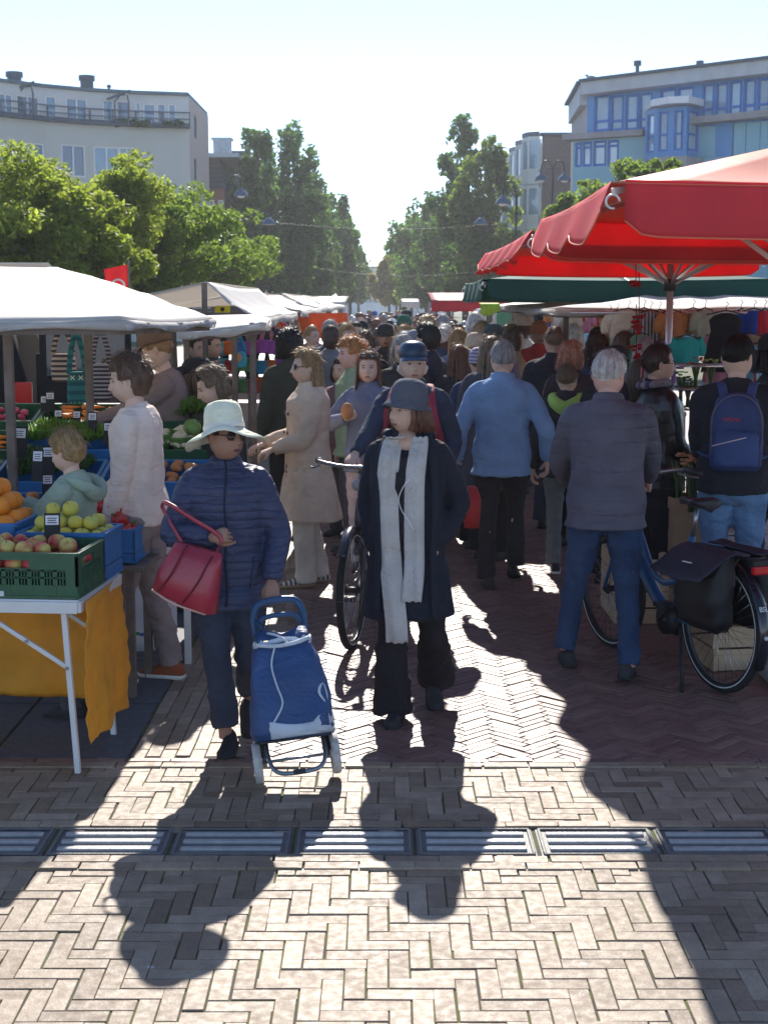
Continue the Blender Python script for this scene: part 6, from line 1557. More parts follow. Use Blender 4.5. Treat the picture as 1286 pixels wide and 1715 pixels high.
    if glasses:
        g = MB(); dark = glasses != 'clear'
        for sg in (-1, 1):
            c0 = Vector((sg * .032, -.094 if glasses != 'head' else -.05, .002 if glasses != 'head' else .118))
            if glasses == 'head': c0 = Vector((sg * .032, -.072, .092))
            ring = [HM @ (c0 + Vector((math.cos(a) * .027, abs(math.cos(a)) * .0, math.sin(a) * .021)) + Vector((0, .006 * (1 if sg * math.cos(a) > 0 else 0), 0))) for a in [2 * math.pi * j / 14 for j in range(14)]]
            g.tube(ring + [ring[0]], .0028, 5, 0)
            if dark: g.ell(HM @ c0, (.026, .003, .020), 14, 6, 1, rot=HM.to_3x3())
            if glasses != 'head': g.tube([HM @ Vector((sg * .058, -.085, .006)), HM @ Vector((sg * .078, -.04, .008)), HM @ Vector((sg * .081, .01, .006))], .0024, 5, 0)
            else: g.tube([HM @ (c0 + Vector((sg * .025, .005, 0))), HM @ Vector((sg * .082, -.01, .07)), HM @ Vector((sg * .086, .02, .03))], .0024, 5, 0)
        c1 = -.094 if glasses != 'head' else -.072; z1 = .006 if glasses != 'head' else .095
        g.tube([HM @ Vector((-.008, c1, z1)), HM @ Vector((0, c1 - .003, z1 + .003)), HM @ Vector((.008, c1, z1))], .0024, 5, 0)
        g.build('sunglasses' if dark else 'glasses', [M('glasses frame', (.02, .018, .018), rough=.25), M('dark lens', (.012, .01, .012), rough=.08, spec=.8)], root, True)
    info = dict(root=root, T=T, HM=HM, lw=lw, rw=rw, lel=lel, rel=rel, shL=shL, shR=shR, kn=kn, ank=ank, s=s, hc=hc)
    root['tmp'] = 0; del root['tmp']
    return info
from mathutils.bvhtree import BVHTree
def onfront(I, nm='coat', back=False):
    o = [c for c in I['root'].children if c.name.startswith(nm)][0]; me = o.data
    bv = BVHTree.FromPolygons([v.co[:] for v in me.vertices], [tuple(q.vertices) for q in me.polygons]); s_ = 1 if not back else -1
    def fn(x, z, off=.008):
        h_ = bv.ray_cast(Vector((x, -s_, z)), Vector((0, s_, 0)))[0]
        return Vector((x, (h_.y if h_ else -.12 * s_) - off * s_, z))
    return fn
def hairmesh(st, HM, T, lod, hatted):
    rnd = random.Random(hash(st) % 1000 if False else sum(map(ord, st)))
    tuck = st.endswith('_t'); st = st[:-2] if tuck else st
    t = {'short': .010, 'crop': .006, 'grey_short': .010, 'messy': .024, 'mop': .028, 'bob': .020, 'long': .016, 'ponytail': .010, 'curly': .035, 'wavy': .018, 'bun': .010, 'kid': .022, 'thin': .006}.get(st, .012)
    n, m = ((48, 34), (24, 18), (14, 10))[lod]
    g = MB()
    hl = {'short': .072, 'crop': .075, 'thin': .085, 'kid': .045, 'mop': .05, 'messy': .055, 'grey_short': .072}.get(st, .068)
    low = {'short': -.042, 'crop': -.038, 'kid': -.075, 'mop': -.09, 'messy': -.095, 'bob': -.12, 'long': -.12, 'wavy': -.12, 'curly': -.1, 'ponytail': -.06, 'bun': -.055, 'thin': -.05, 'grey_short': -.042}.get(st, -.06)
    side = 1 if st in ('bob', 'long', 'wavy', 'mop', 'curly') and not tuck else 0
    soft = .055 if st in ('short', 'crop', 'grey_short', 'thin', 'ponytail', 'bun') else .02
    def thick(p):
        # p on the skull in the head frame -> hair thickness (negative: under the skin)
        x, y, z = p
        f = (z - hl) / .02 if y < -.045 else 2.0                      # forehead line
        sb = (.02 if side else .006)
        if y < .02 and z < hl:                                        # temples and around the ear
            edge = -.052 + (.0 if z > .012 else (.075 if not side else .01))
            f = min(f, (y - edge) / .02)
        f = min(f, (z - low - (.03 * (x / HA) ** 2 if not side else 0)) / soft)
        f = limit(f, -.6, 1)
        return t * f if f > 0 else .012 * f
    vs = []
    for i in range(m + 1):
        ph = math.pi * i / m
        for j in range(n):
            a = 2 * math.pi * j / n
            d = Vector((math.sin(ph) * math.sin(a), -math.sin(ph) * math.cos(a), math.cos(ph)))
            p = headpt(d); q = thick(p)
            if q > 0: q *= 1 + (.18 if st not in ('curly', 'messy', 'mop', 'wavy') else .3) * math.sin(a * 13 + ph * 5) * math.sin(ph * 9 + a * 3)
            if hatted: q = min(q, .006) if p.z > .0 else q
            vs.append(HM @ (p + d * q))
    fs = []
    for i in range(m):
        for j in range(n):
            k = (j + 1) % n
            if i == 0: fs.append((0, n + j, n + k))
            elif i == m - 1: fs.append((i * n + j, m * n, i * n + k))
            else: fs.append((i * n + j, (i + 1) * n + j, (i + 1) * n + k, i * n + k))
    g.add(vs, fs)
    # locks
    def lock(a, ph, L, r, flow, drop):
        d = Vector((math.sin(ph) * math.sin(a), -math.sin(ph) * math.cos(a), math.cos(ph)))
        pts = []; rad = []; k = 5 if lod == 0 else 4
        for i in range(k):
            f = i / (k - 1)
            ph2 = min(ph + flow * f, 1.80 if not side else 2.0); d2 = Vector((math.sin(ph2) * math.sin(a), -math.sin(ph2) * math.cos(a), math.cos(ph2)))
            p = headpt(d2); tk_ = thick(p); p = p + d2 * (max(-.002, min(t * .9, tk_)) + .001 + rnd.uniform(0, .005) * min(1, max(0, tk_) / (t * .6)))
            if drop and f > 0: p.z -= drop * f * f; p.x *= 1 + .1 * f
            pts.append(HM @ p); rad.append(r * (1 - .75 * f))
        g.tube(pts, rad, 4)
    nl = {0: 520, 1: 220, 2: 0}[lod]
    if not hatted:
        for i in range(nl):
            a = rnd.uniform(0, 6.283); ph = rnd.uniform(.05, 1.5)
            d = Vector((math.sin(ph) * math.sin(a), -math.sin(ph) * math.cos(a), math.cos(ph)))
            if thick(headpt(d)) < t * .55: continue
            fl = rnd.uniform(.3, .8) if st in ('short', 'messy', 'mop', 'kid', 'wavy', 'bob', 'long', 'grey_short') else .3
            if -math.sin(ph) * math.cos(a) < -.3 and ph + fl > 1.1: fl = max(0.05, 1.05 - ph)
            lock(a + rnd.uniform(-.1, .1), ph, 0, rnd.uniform(.0014, .0032) * (1.3 if st in ('messy', 'mop') else 1), fl, 0)
    if lod < 2:                                   # loose hairs standing off the outline
        for i in range({0: 130, 1: 50}[lod]):
            a = rnd.uniform(0, 6.283); ph = rnd.uniform(.0, 1.7); d = Vector((math.sin(ph) * math.sin(a), -math.sin(ph) * math.cos(a), math.cos(ph))); p = headpt(d)
            if thick(p) < t * .5 or (hatted and p.z > -.01): continue
            tn = Vector((rnd.gauss(0, 1), rnd.gauss(0, 1), rnd.gauss(-.6, 1))); tn = (tn - d * tn.dot(d)).normalized(); q = rnd.uniform(.012, .028) * (1.6 if t > .015 else .8)
            g.tube([HM @ (p + d * t), HM @ (p + d * (t + q * .45) + tn * q), HM @ (p + d * (t + q * .35) + tn * q * 2.2)], [.0011, .0009, .0005], 3)
    # flowing hair below the skull
    if st in ('long', 'wavy', 'bob', 'mop'):
        Lm = {'long': .34, 'wavy': .27, 'bob': .055, 'mop': .03}[st]
        N_ = {0: 340, 1: 90, 2: 18}[lod]
        for i in range(N_):
            a = math.pi * (1 + rnd.uniform(-.62, .62) * (.68 if tuck else 1))            # around the back; 0 is the face
            p0 = headpt((math.sin(1.25) * math.sin(a), -math.sin(1.25) * math.cos(a), math.cos(1.25)))
            o = Vector((p0.x, p0.y, 0)).normalized()
            p0 = p0 + o * t * rnd.uniform(.2, 1.0); L = Lm * rnd.uniform(.75, 1.05); pts = []; rad = []
            K = 6; ph = rnd.uniform(0, 6)
            for k in range(K):
                f = k / (K - 1)
                p = HM @ p0; p.z -= (L + .10) * f
                out = (.02 * math.sin(f * 2.4) if st != 'wavy' else .028 * math.sin(f * 2.4))
                p += HM.to_3x3() @ (o * out + Vector((math.sin(ph + f * 9), math.cos(ph + f * 8), 0)) * .006 * f)
                if f > .5: p += HM.to_3x3() @ Vector((0, .05 * (f - .5), 0))
                pts.append(p); rad.append((.0062, .011, .03)[lod] * (1 - .7 * f) * (rnd.uniform(.4, 1)))
            g.tube(pts, rad, 5)
    if st in ('ponytail',):
        p = HM @ Vector((0, .10, .035)); g.ell(p, (.022, .022, .022), 8, 6)
        for i in range({0: 50, 1: 20, 2: 6}[lod]):
            o = Vector((rnd.uniform(-.02, .02), rnd.uniform(-.01, .02), 0)); q = HM.to_3x3()
            g.tube([p, p + q @ (o + Vector((0, .045, -.03))), p + q @ (o * 1.5 + Vector((0, .06, -.13))), p + q @ (o * 1.2 + Vector((0, .045, -.30 * rnd.uniform(.8, 1.1))))], [.012, .010, .009, .002], 5, k=2)
    if st == 'bun': g.ell(HM @ Vector((0, .10, .05)), (.036, .034, .036), 12, 8)
    if st == 'curly':
        for i in range({0: 160, 1: 70, 2: 26}[lod]):
            a = rnd.uniform(0, 6.283); ph = rnd.uniform(0, 1.9)
            d = Vector((math.sin(ph) * math.sin(a), -math.sin(ph) * math.cos(a), math.cos(ph))); p = headpt(d)
            if thick(p) < t * .6: continue
            r = rnd.uniform(.010, .018); g.ell(HM @ (p + d * t * rnd.uniform(.7, 1.05)), (r, r, r), 6, 4)
    return g.mesh('hair', True, True)
def hatmesh(kind, HM, lod):
    HM = HM @ Matrix.Translation((0, 0, {'bucket': .012, 'brim': .012}.get(kind, .0))) @ Matrix.Rotation(R({'bucket': -7, 'brim': -9}.get(kind, 0)), 4, 'X'); g = MB(); R3 = HM.to_3x3(); n = (40, 24, 14)[lod]
    def lath(prof, mat=0, warp=None, th=0):
        rs = []
        for rr, z in prof:
            ring = []
            for j in range(n):
                a = 2 * math.pi * j / n
                p = Vector((rr * math.cos(a) * .92, rr * math.sin(a) * 1.08 + .004, z))
                if warp: p = warp(p, a)
                ring.append(HM @ p)
            rs.append(ring)
        g.rings(rs, False, mat)
    if kind == 'bucket':            # cloche: deep crown and short down-turned brim
        def wp(p, a):
            f = limit((.055 - p.z) / .06, 0, 1); p.z += f * (.014 * max(0, -math.sin(a))) ; p.y -= .008 * f
            p.z += .004 * math.sin(3 * a + 1) * f; return p
        lath([(.001, .152), (.03, .151), (.058, .144), (.080, .126), (.093, .095), (.099, .06), (.103, .035), (.107, .022), (.118, .006), (.130, -.012), (.1285, -.014), (.116, .002), (.104, .015), (.098, .03), (.09, .08), (.001, .14)], 0, wp)
        p = HM @ Vector((.088, -.055, .025)); g.ell(p, (.006, .006, .006), 8, 6, 0)
    elif kind == 'brim':            # soft wide-brimmed hat
        def wp(p, a):
            f = limit((.045 - p.z) / .05, 0, 1)
            p.z += .022 * math.sin(2 * a + .4) * f + .010 * math.sin(5 * a + 1) * f; return p
        lath([(.001, .168), (.04, .167), (.07, .158), (.088, .138), (.096, .105), (.099, .07), (.102, .048), (.1035, .046)], 0)
        lath([(.1045, .048), (.106, .036), (.1045, .024)], 1)
        lath([(.103, .026), (.115, .016), (.14, .004), (.172, -.010), (.204, -.030), (.2035, -.033), (.168, -.014), (.135, .0), (.112, .012), (.1, .022)], 0, wp)
    elif kind in ('cap', 'flat'):
        tall = .150 if kind == 'cap' else .145
        lath([(.001, tall), (.04, tall - .003), (.075, tall - .016), (.096, .105), (.101, .08), (.1, .05), (.096, .040), (.09, .05)], 0)
        rs = []
        for k in range(6):
            f = k / 5; row_ = []
            for j in range(9):
                a = (-.5 + j / 8) * 2.0
                row_.append(HM @ Vector((math.sin(a) * (.088 + .012 * f), -.072 * math.cos(a) - .01 - (.068 if kind == 'cap' else .05) * f * (math.cos(a) ** .7 if math.cos(a) > 0 else 0), .052 - .022 * f * f - .012 * abs(math.sin(a)) ** 2)))
            rs.append(row_)
        g.sheet(rs, .005, 1)
    elif kind == 'beanie':
        lath([(.001, .142), (.03, .141), (.06, .132), (.082, .112), (.096, .08), (.100, .045), (.103, .04), (.104, .01), (.100, .0), (.094, .01), (.09, .04)], 0)
    return g.mesh('hat', True, True)
# ================================================================ PEOPLE: the crowd of the photo
C_ = lambda n, c, **k: cloth(n, c, **k)
DENIM = C_('dark denim', (.028, .035, .060), bump=.4, bscale=90); BLUEJ = C_('blue denim', (.017, .034, .075), bump=.4, bscale=90, var=.3, scale=4); LIGHTJ = C_('mid denim', (.07, .13, .22), bump=.4, bscale=90, var=.3, scale=5)
BLACKC = C_('black cotton', (.010, .009, .011)); CHAR = C_('charcoal', (.04, .04, .045)); TAUPE = C_('taupe trousers', (.15, .12, .115)); CREAM = C_('cream trousers', (.56, .50, .42))
def pp(label, px, hy, Y, rz, h=None, hatadd=0, **k):
    p = At(px, hy, Y); hh = h or (p.z - hatadd); return person(label, (p.x, Y), hh, R(rz), **k)
def wpt(I, v):
    """body frame -> world"""
    r = I['root']; return Matrix.LocRotScale(r.location, r.rotation_euler, r.scale) @ Vector(v)
# ---- 1. woman in the white hat
A1 = person('woman in white floppy hat and navy quilted jacket pushing the blue trolley', (-.70, 6.42), 1.545, R(4), 'brown', ('crop', 'dark'), ('puffer', C_('navy quilted shell', (.013, .019, .05), rough=.55, quilt=.042, bump=.15, spec=.5), .755),
            ('cropped', C_('black blue denim', (.022, .028, .045), bump=.4, bscale=90)), fem=True, build=1.10, hat=('brim', C_('cream felt', (.80, .69, .53)), C_('cream band', (.70, .66, .58))), glasses='dark', yaw=R(42), pitch=R(-3), roll=R(4),
            lh=(.225, -.19, .905), rh=(-.06, -.245, 1.14), rpole=(-1, .5, -.35), lpole=(1, .6, -.2), curl=(1.0, 1.35), lf=(.10, .34), rf=(-.02, -.02), heel=(.10, 0), palm=((0, -.2, -1), (1, .3, 0)), hdir=((.0, -.5, -.75), (.75, -.45, .2)), shoes=C_('slipper black', (.015, .015, .017)), lean=.03)
on1 = onfront(A1, 'jacket'); g = MB(); g.tube([on1(.004 * math.sin(k), 1.50 - k * .045, .002) for k in range(17)], [(.006, .004)] * 17, 6); g.build('zip', C_('zip navy', (.01, .014, .03)), A1['root'], True)
g = MB(); g.tube([on1(.135, 1.02, .001), on1(.125, .94, .001), on1(.115, .86, .001)], .003, 5); g.build('pocket_seam', C_('zip navy', (.01, .014, .03)), A1['root'], True)
# ---- 2. woman in the bucket hat
NAVY = C_('navy parka', (.007, .009, .016), rough=.8, bump=.3, scale=3, var=.2)
A2 = person('woman in grey cloche hat and open navy parka with a long pale grey scarf', (.115, 6.98), 1.625, R(-4), 'tan', ('bob', 'auburn'), ('coat', NAVY, .545), ('flare', BLACKC), fem=True, build=1.03,
            hat=('bucket', C_('charcoal felt', (.055, .06, .075), bump=.6, bscale=120)), yaw=R(-46), pitch=R(1), lh=(.16, -.05, .92), rh=(-.17, -.01, .88), lpole=(.8, .7, 0), rpole=(-.5, 1, 0), hdir=((-.1, .1, -1), (.1, .1, -1)), rf=(-.07, -.12), lf=(.145, .26), heel=(.09, 0), curl=(1.2, 1.2))
def strip(I, pts, w_, th, mat, name, parent, on, nseg=22, folds=1.6, seed=0, off=.010):
    """a hanging band of cloth lying on the garment under it; pts are (x, z, extra offset)"""
    q = spl([tuple(p) for p in pts], 8); g = MB(); gr = []
    for i, p in enumerate(q):
        t = i / (len(q) - 1); row_ = []; y0 = min(on(p[0] + k * w_ * .3, max(p[1], .60)).y for k in (-1, 0, 1)); am = .011 * min(1, t * 4) * (.7 + .5 * math.sin(t * 6 + seed))
        for j in range(nseg + 1):
            f = j / nseg - .5; x = p[0] + f * w_ * (.86 + .14 * min(1, t * 2.5)) + .003 * math.sin(t * 9 + seed)
            row_.append(Vector((x, y0 - off - p[2] - am * math.sin(f * math.pi * folds * 1.7 + seed * 2 + 1.1 * math.sin(t * 4)) - .012 * math.cos(f * 3.1) + .006, p[1] + .003 * math.sin(f * 20))))
        gr.append(row_)
    g.sheet(gr, th); return g.build(name, mat, parent, True)
SCARF = C_('scarf grey wool', (.44, .42, .40), bump=.8, bscale=55, var=.14); r2 = A2['root']; on2 = onfront(A2)
strip(A2, [(-.058, 1.485, .005), (-.080, 1.43, .004), (-.092, 1.25, .004), (-.088, 1.0, .004), (-.075, .80, .004), (-.050, .56, .006), (-.04, .44, .01)], .112, .007, SCARF, 'scarf', r2, on2, seed=1)
strip(A2, [(.060, 1.485, .005), (.062, 1.42, .004), (.046, 1.25, .010), (.040, 1.0, .012), (.040, .80, .012), (.036, .70, .012), (.034, .655, .012)], .100, .007, SCARF, 'scarf', r2, on2, seed=2.5)
strip(A2, [(-.012, 1.395, 0), (-.014, 1.25, -.002), (-.01, 1.0, -.002), (.0, .8, -.002)], .085, .004, BLACKC, 'shirt', r2, on2, folds=.1, off=.002)
SK_T = skinm('tan')
g = MB(); g.tube([(0, -.045, 1.50), (-.005, -.085, 1.455), (-.01, -.105, 1.415)], [(.045, .03), (.050, .03), (.035, .018)], 12, ref=(1, 0, 0)); g.build('neckline', SK_T, r2, True)
g = MB()
for s in (-1, 1): g.tube([(s * .06, .05, 1.50), (s * .10, -.035, 1.465), (s * .128, -.115, 1.38), (s * .150, -.158, 1.2), (s * .145, -.172, 1.0), (s * .14, -.18, .80), (s * .15, -.20, .56)], [(.03, .030), (.032, .028), (.026, .016), (.02, .012), (.018, .010), (.018, .010), (.018, .009)], 10, k=4)
g.build('coat_front', NAVY, r2, True)
g = MB(); g.tube([(.09, -.03, 1.49), (.11, .05, 1.48), (.07, .12, 1.46), (0, .14, 1.45), (-.07, .12, 1.46), (-.11, .05, 1.48), (-.09, -.03, 1.49)], [.025, .035, .042, .046, .042, .035, .025], 12, k=4); g.build('hood', NAVY, r2, True)
g = MB(); HM = A2['HM']
for s in (-1, 1): g.tube([HM @ (Vector((s * .083, .008, -.042)) + Vector((0, math.cos(a) * .016, math.sin(a) * .026))) for a in [j * .52 for j in range(13)]], .0022, 5)
g.build('earring', M('earring silver', (.8, .8, .78), metal=1, rough=.2), r2, True)
g = MB(); g.tube([(.02, -.20, 1.28), (-.01, -.205, 1.245), (-.035, -.205, 1.18), (-.02, -.205, 1.12), (.02, -.212, 1.06), (.04, -.212, 1.02)], .0022, 5, k=5); g.tube([(.045, -.2, 1.24), (.03, -.205, 1.21)], .002, 5); g.build('earphone_cable', M('cable white', (.8, .8, .8), rough=.4), r2, True)
# ---- 3. the men, boy and women at the fruit stall
pp('man in pale beige sweater and taupe trousers facing the vegetable crates', 232, 596, 7.62, -99, h=1.745, skin='light', hair=('messy', 'brown'), top=('sweater', C_('beige sweatshirt', (.72, .57, .49), bump=.35, bscale=50), .85), bottom=('trousers', TAUPE),
   shoes=M('suede rust', (.28, .075, .03), rough=.8, bump=.2), sole=M('sole white', (.7, .69, .66), rough=.6), lh=(.20, -.13, .83), rh=(-.2, -.30, .95), yaw=R(6), pitch=R(8), lean=.05, lf=(.09, -.10), rf=(-.10, .12), curl=(.5, .5))
BOY = pp('fair haired boy in a sage green hoodie reaching for the oranges', 126, 712, 6.98, -108, h=1.405, skin='light', hair=('kid', 'blond'), top=('hoodie', C_('sage jersey', (.28, .35, .27)), .83), bottom=('trousers', CHAR), lh=(.12, -.42, 1.26), rh=(-.04, -.40, 1.30),
   lean=.06, build=.84, yaw=R(-5), pitch=R(12), palm=((0, 0, -1), (0, 0, -1)), curl=(.7, .7))
g = MB(); g.tube([(.08, -.04, 1.46), (.11, .04, 1.45), (.08, .12, 1.41), (0, .15, 1.36), (-.08, .12, 1.41), (-.11, .04, 1.45), (-.08, -.04, 1.46)], [(.02, .02), (.027, .03), (.032, .04), (.035, .05), (.032, .04), (.027, .03), (.02, .02)], 12, k=4); g.build('hood', C_('sage jersey', (.28, .35, .27)), BOY['root'], True)
pp('tall man in brown sweatshirt and cap stretching one arm over the vegetables', 296, 560, 9.5, -88, h=1.86, skin='light', hair=('short', 'sandy'), top=('sweater', C_('brown sweatshirt', (.14, .10, .095)), .86), bottom=('trousers', C_('black trousers', (.02, .02, .024))), hat=('cap', C_('brown cap', (.12, .08, .06))),
   lean=.15, rh=(-.10, -.45, 1.05), lh=(.14, -.55, 1.16), yaw=R(-10), pitch=R(12), lod=0, palm=((0, 0, -1), (0, 0, -1)))
pp('smiling woman in black with sunglasses pushed up, choosing vegetables', 385, 618, 8.9, -72, h=1.645, skin='light', hair=('bob_t', 'ash'), top=('jacket', C_('black jacket', (.018, .016, .017))), bottom=('trousers', BLACKC), fem=True, glasses='head', yaw=R(-8), pitch=R(22), lean=.14, rh=(-.10, -.36, 1.02), lh=(.08, -.34, 1.05), curl=(.9, .9))
pp('person with black cap bending right behind the woman with raised sunglasses', 366, 606, 9.6, -100, h=1.66, skin='light', hair=('bob', 'brown'), top=('jacket', C_('dark olive jacket', (.05, .045, .035))), bottom=('trousers', BLACKC), hat=('cap', C_('black cap', (.015, .015, .018))), lean=.2, lod=1)
pp('man in dark coat standing between the two left canopies, looking right', 352, 557, 14.0, 70, skin='light', hair=('crop', 'dark'), top=('coat', C_('navy overcoat', (.02, .025, .045))), lod=1, bottom=('trousers', BLACKC))
# ---- 4. middle ground, facing left or us
A5 = pp('blond woman with sunglasses in a long beige trench coat and cream trousers', 516, 584, 10.35, -74, h=1.69, skin='light', hair=('long_t', 'blond'), top=('trench', C_('trench beige', (.58, .45, .34), bump=.2), .50), bottom=('loose', CREAM), fem=True, glasses='dark', lh=(.13, -.30, 1.03), rh=(-.10, -.32, 1.05), lpole=(.5, 1, -.6),
   shoes=M('sneaker white stripe', (.6, .57, .5), rough=.6, stripes=((.03, .03, .03), .035, .4, 1)), sole=M('sole tan', (.4, .28, .18)), lf=(.09, -.05), rf=(-.09, .10), yaw=R(-6), palm=((-.3, 0, -1), (0, 0, -1)), bulk=.012)
g = MB()
for i, z in enumerate((1.28, 1.14, 1.0, .86, .72)):
    for s in (-1, 1):
        if i < 3 or s == 1: g.ell((s * .055, -.168 - .012 * i * .4, z), (.013, .006, .013), 10, 6)
g.build('buttons', M('button dark', (.05, .035, .03), rough=.3), A5['root'], True)
g = MB(); g.tube([(0.0, -.175, .5), (.0, -.178, .9), (0, -.160, 1.2), (.01, -.12, 1.38)], [(.006, .006)] * 4, 6); g.tube([(.0, -.178, .66), (.0, -.178, .661)], .001, 4); g.build('front_edge', C_('trench beige', (.42, .34, .26)), A5['root'], True)
A6 = pp('woman with long brown hair in a blue two tone fleece eating a round bun', 618, 590, 10.9, -14, h=1.66, skin='light', hair=('long', 'auburn'), top=('jacket', C_('dusty blue fleece', (.085, .10, .15))), bottom=('trousers', C_('lilac grey trousers', (.35, .30, .33))), fem=True, glasses='head', rh=(-.10, -.30, 1.24), rpole=(-1, 0, -.8), yaw=R(8), palm=(None, (.5, 0, 1)), curl=(.5, .9))
g = MB(); hb_ = wpt(A6, (-.075, -.37, 1.30)); g.ell((0, 0, 0), (.048, .03, .062), 16, 12, fn=lambda p: p * (1 + .03 * math.sin(p.x * 80 + p.z * 60))); g.build('bun', M('bread crust', (.50, .24, .10), rough=.7, var=.2, scale=20), None, True, loc=hb_, label='round bread roll in the hand of the woman in the blue fleece', cat='bread')
pp('red haired person in green and blue jacket, half behind the woman eating', 592, 568, 11.7, -70, h=1.74, skin='pink', hair=('messy', 'ginger'), top=('jacket', C_('moss green shell', (.16, .20, .12))), bottom=('trousers', CHAR), lod=0, yaw=R(-8))
A7 = pp('older man in a dark blue leather cap wheeling the plain bicycle', 692, 575, 9.45, -8, h=1.755, hatadd=0, skin='light', hair=('messy', 'white'), top=('jacket', C_('navy rain jacket', (.02, .028, .05))), bottom=('trousers', CHAR), hat=('cap', M('leather navy', (.02, .05, .10), rough=.35, bump=.2), M('leather navy brim', (.03, .08, .16), rough=.3)),
   rh=(-.32, -.40, 1.06), lh=(.24, -.20, .98), rpole=(-.2, .6, -.8), yaw=R(14), curl=(1, 1.1), palm=((0, 0, -1), (0, 0, -1)))
pp('young man with dark curly hair in a black quilted coat, seen from behind at left', 486, 552, 12.2, -150, skin='tan', hair=('curly', 'black'), top=('puffer', C_('black olive quilt', (.025, .028, .022), quilt=.08)), bottom=('trousers', BLACKC), lod=1, yaw=R(-40))
pp('tall grey haired man in a dark buttoned jacket walking towards us at left', 553, 534, 15.6, 4, skin='light', hair=('grey_short', 'grey'), top=('coat', C_('slate jacket', (.05, .055, .07)), .72), bottom=('trousers', CHAR), lod=1)
pp('woman in a white shirt left of the tall grey haired man', 521, 545, 17.5, 50, skin='light', hair=('ponytail', 'blond'), top=('shirt', C_('white blue shirt', (.55, .6, .68))), bottom=('trousers', BLUEJ), fem=True, lod=1)
pp('child with dark hair between the trench coat and the red haired person', 573, 598, 12.6, -30, skin='light', hair=('bob', 'darkbrown'), top=('jacket', C_('plum jacket', (.12, .07, .08))), bottom=('trousers', CHAR), lod=1)
# ---- 5. middle ground, walking away on the right
A8 = pp('grey haired man in a steel blue jacket and black trousers walking away', 842, 570, 10.3, 176, h=1.755, skin='light', hair=('grey_short', 'grey'), top=('fleece', C_('steel blue shell', (.11, .18, .29), bump=.15), .80), bottom=('trousers', C_('black leggings', (.016, .015, .018))), build=1.05, lf=(.10, .10), rf=(-.11, -.14), heel=(.0, .06), yaw=R(6),
   lh=(.33, .0, .88), rh=(-.32, -.03, .90), lpole=(.7, 1, 0), rpole=(-.7, 1, 0))
A9 = pp('boy in black jacket with a lime green hood and grey trousers', 950, 606, 10.9, 168, h=1.57, skin='light', hair=('short', 'ash'), top=('jacket', C_('black sport jacket', (.018, .02, .024))), bottom=('trousers', C_('grey jogging', (.09, .10, .10))), sole=M('sole white', (.7, .69, .66)), yaw=R(-8), lf=(.08, .12), rf=(-.09, -.16), heel=(0, .05))
g = MB(); g.tube([(.085, -.04, 1.47), (.115, .04, 1.46), (.08, .12, 1.42), (0, .15, 1.38), (-.08, .12, 1.42), (-.115, .04, 1.46), (-.085, -.04, 1.47)], [(.03, .03), (.04, .045), (.05, .06), (.055, .07), (.05, .06), (.04, .045), (.03, .03)], 12, k=4); g.build('hood', C_('lime green', (.36, .62, .14)), A9['root'], True)
A10 = pp('white haired man in dark quilted jacket and blue jeans pushing the bicycle with panniers', 1020, 590, 7.72, 172, h=1.77, skin='pink', hair=('grey_short', 'white'), top=('puffer', C_('dark grey blue quilt', (.052, .050, .068), quilt=.075, bump=.25, rough=.6), .815), bottom=('jeans', BLUEJ), build=1.07, glasses='clear', yaw=R(-20), pitch=R(8),
   rh=(-.24, -.42, 1.02), lh=(.20, -.36, 1.00), lpole=(.8, 1, -.2), rpole=(-.7, 1, -.3), lf=(.21, -.22), rf=(-.14, .10), heel=(0, .02), lean=.06, curl=(1, 1.1))
A11 = pp('woman with a brown ponytail in a black leather jacket and striped track trousers', 1100, 568, 9.3, 112, h=1.76, skin='tan', hair=('ponytail', 'darkbrown'), top=('jacket', M('leather black', (.014, .014, .016), rough=.32, bump=.35, bscale=30, spec=.6), .84), bottom=('loose', BLACKC), fem=True, build=1.1, glasses='clear', rh=(-.16, -.26, .98), lh=(.18, -.26, .98), yaw=R(-8), hdir=(None, (0, -.5, -.8)))
g = MB(); g.tube([(.08, -.04, 1.50), (.105, .04, 1.50), (.07, .11, 1.49), (0, .13, 1.485), (-.07, .11, 1.49), (-.105, .04, 1.50), (-.08, -.04, 1.50), (0, -.09, 1.46), (.08, -.04, 1.50)], [.026] * 9, 10, k=4); g.build('scarf', C_('check scarf', (.12, .10, .11), stripes=((.04, .06, .12), .05, .4, 0)), A11['root'], True)
g = MB()
for k in range(3): g.tube([(-.155 - .004, -.03 + k * .022, .82), (-.148, -.03 + k * .022, .5), (-.15, -.02 + k * .022, .14)], .0045, 5)
g.build('stripes', M('stripe white', (.75, .75, .75)), A11['root'], True)
A12 = pp('black haired man wearing the navy backpack, back to us at the right', 1236, 556, 8.55, 168, h=1.835, skin='light', hair=('short', 'black'), top=('hoodie', C_('black hooded jacket', (.012, .013, .018)), .86), bottom=('jeans', LIGHTJ), build=1.08, yaw=R(-22), pitch=R(10), rh=(-.20, -.30, 1.05), lh=(.12, -.30, 1.05))
pp('bearded man mostly outside the right edge beside the backpack', 1296, 556, 8.9, 150, h=1.82, skin='light', hair=('mop', 'black'), top=('jacket', C_('black canvas', (.02, .02, .022))), bottom=('jeans', DENIM), lod=1, hat=('cap', C_('black wool cap', (.014, .014, .015))))
pp('blond woman in a dark coat with pink scarf in front of the vegetable sign', 957, 570, 12.0, 150, skin='light', hair=('bob', 'strawberry'), top=('coat', C_('black brown coat', (.03, .022, .025))), bottom=('trousers', BLACKC), fem=True, lod=1, yaw=R(-30))
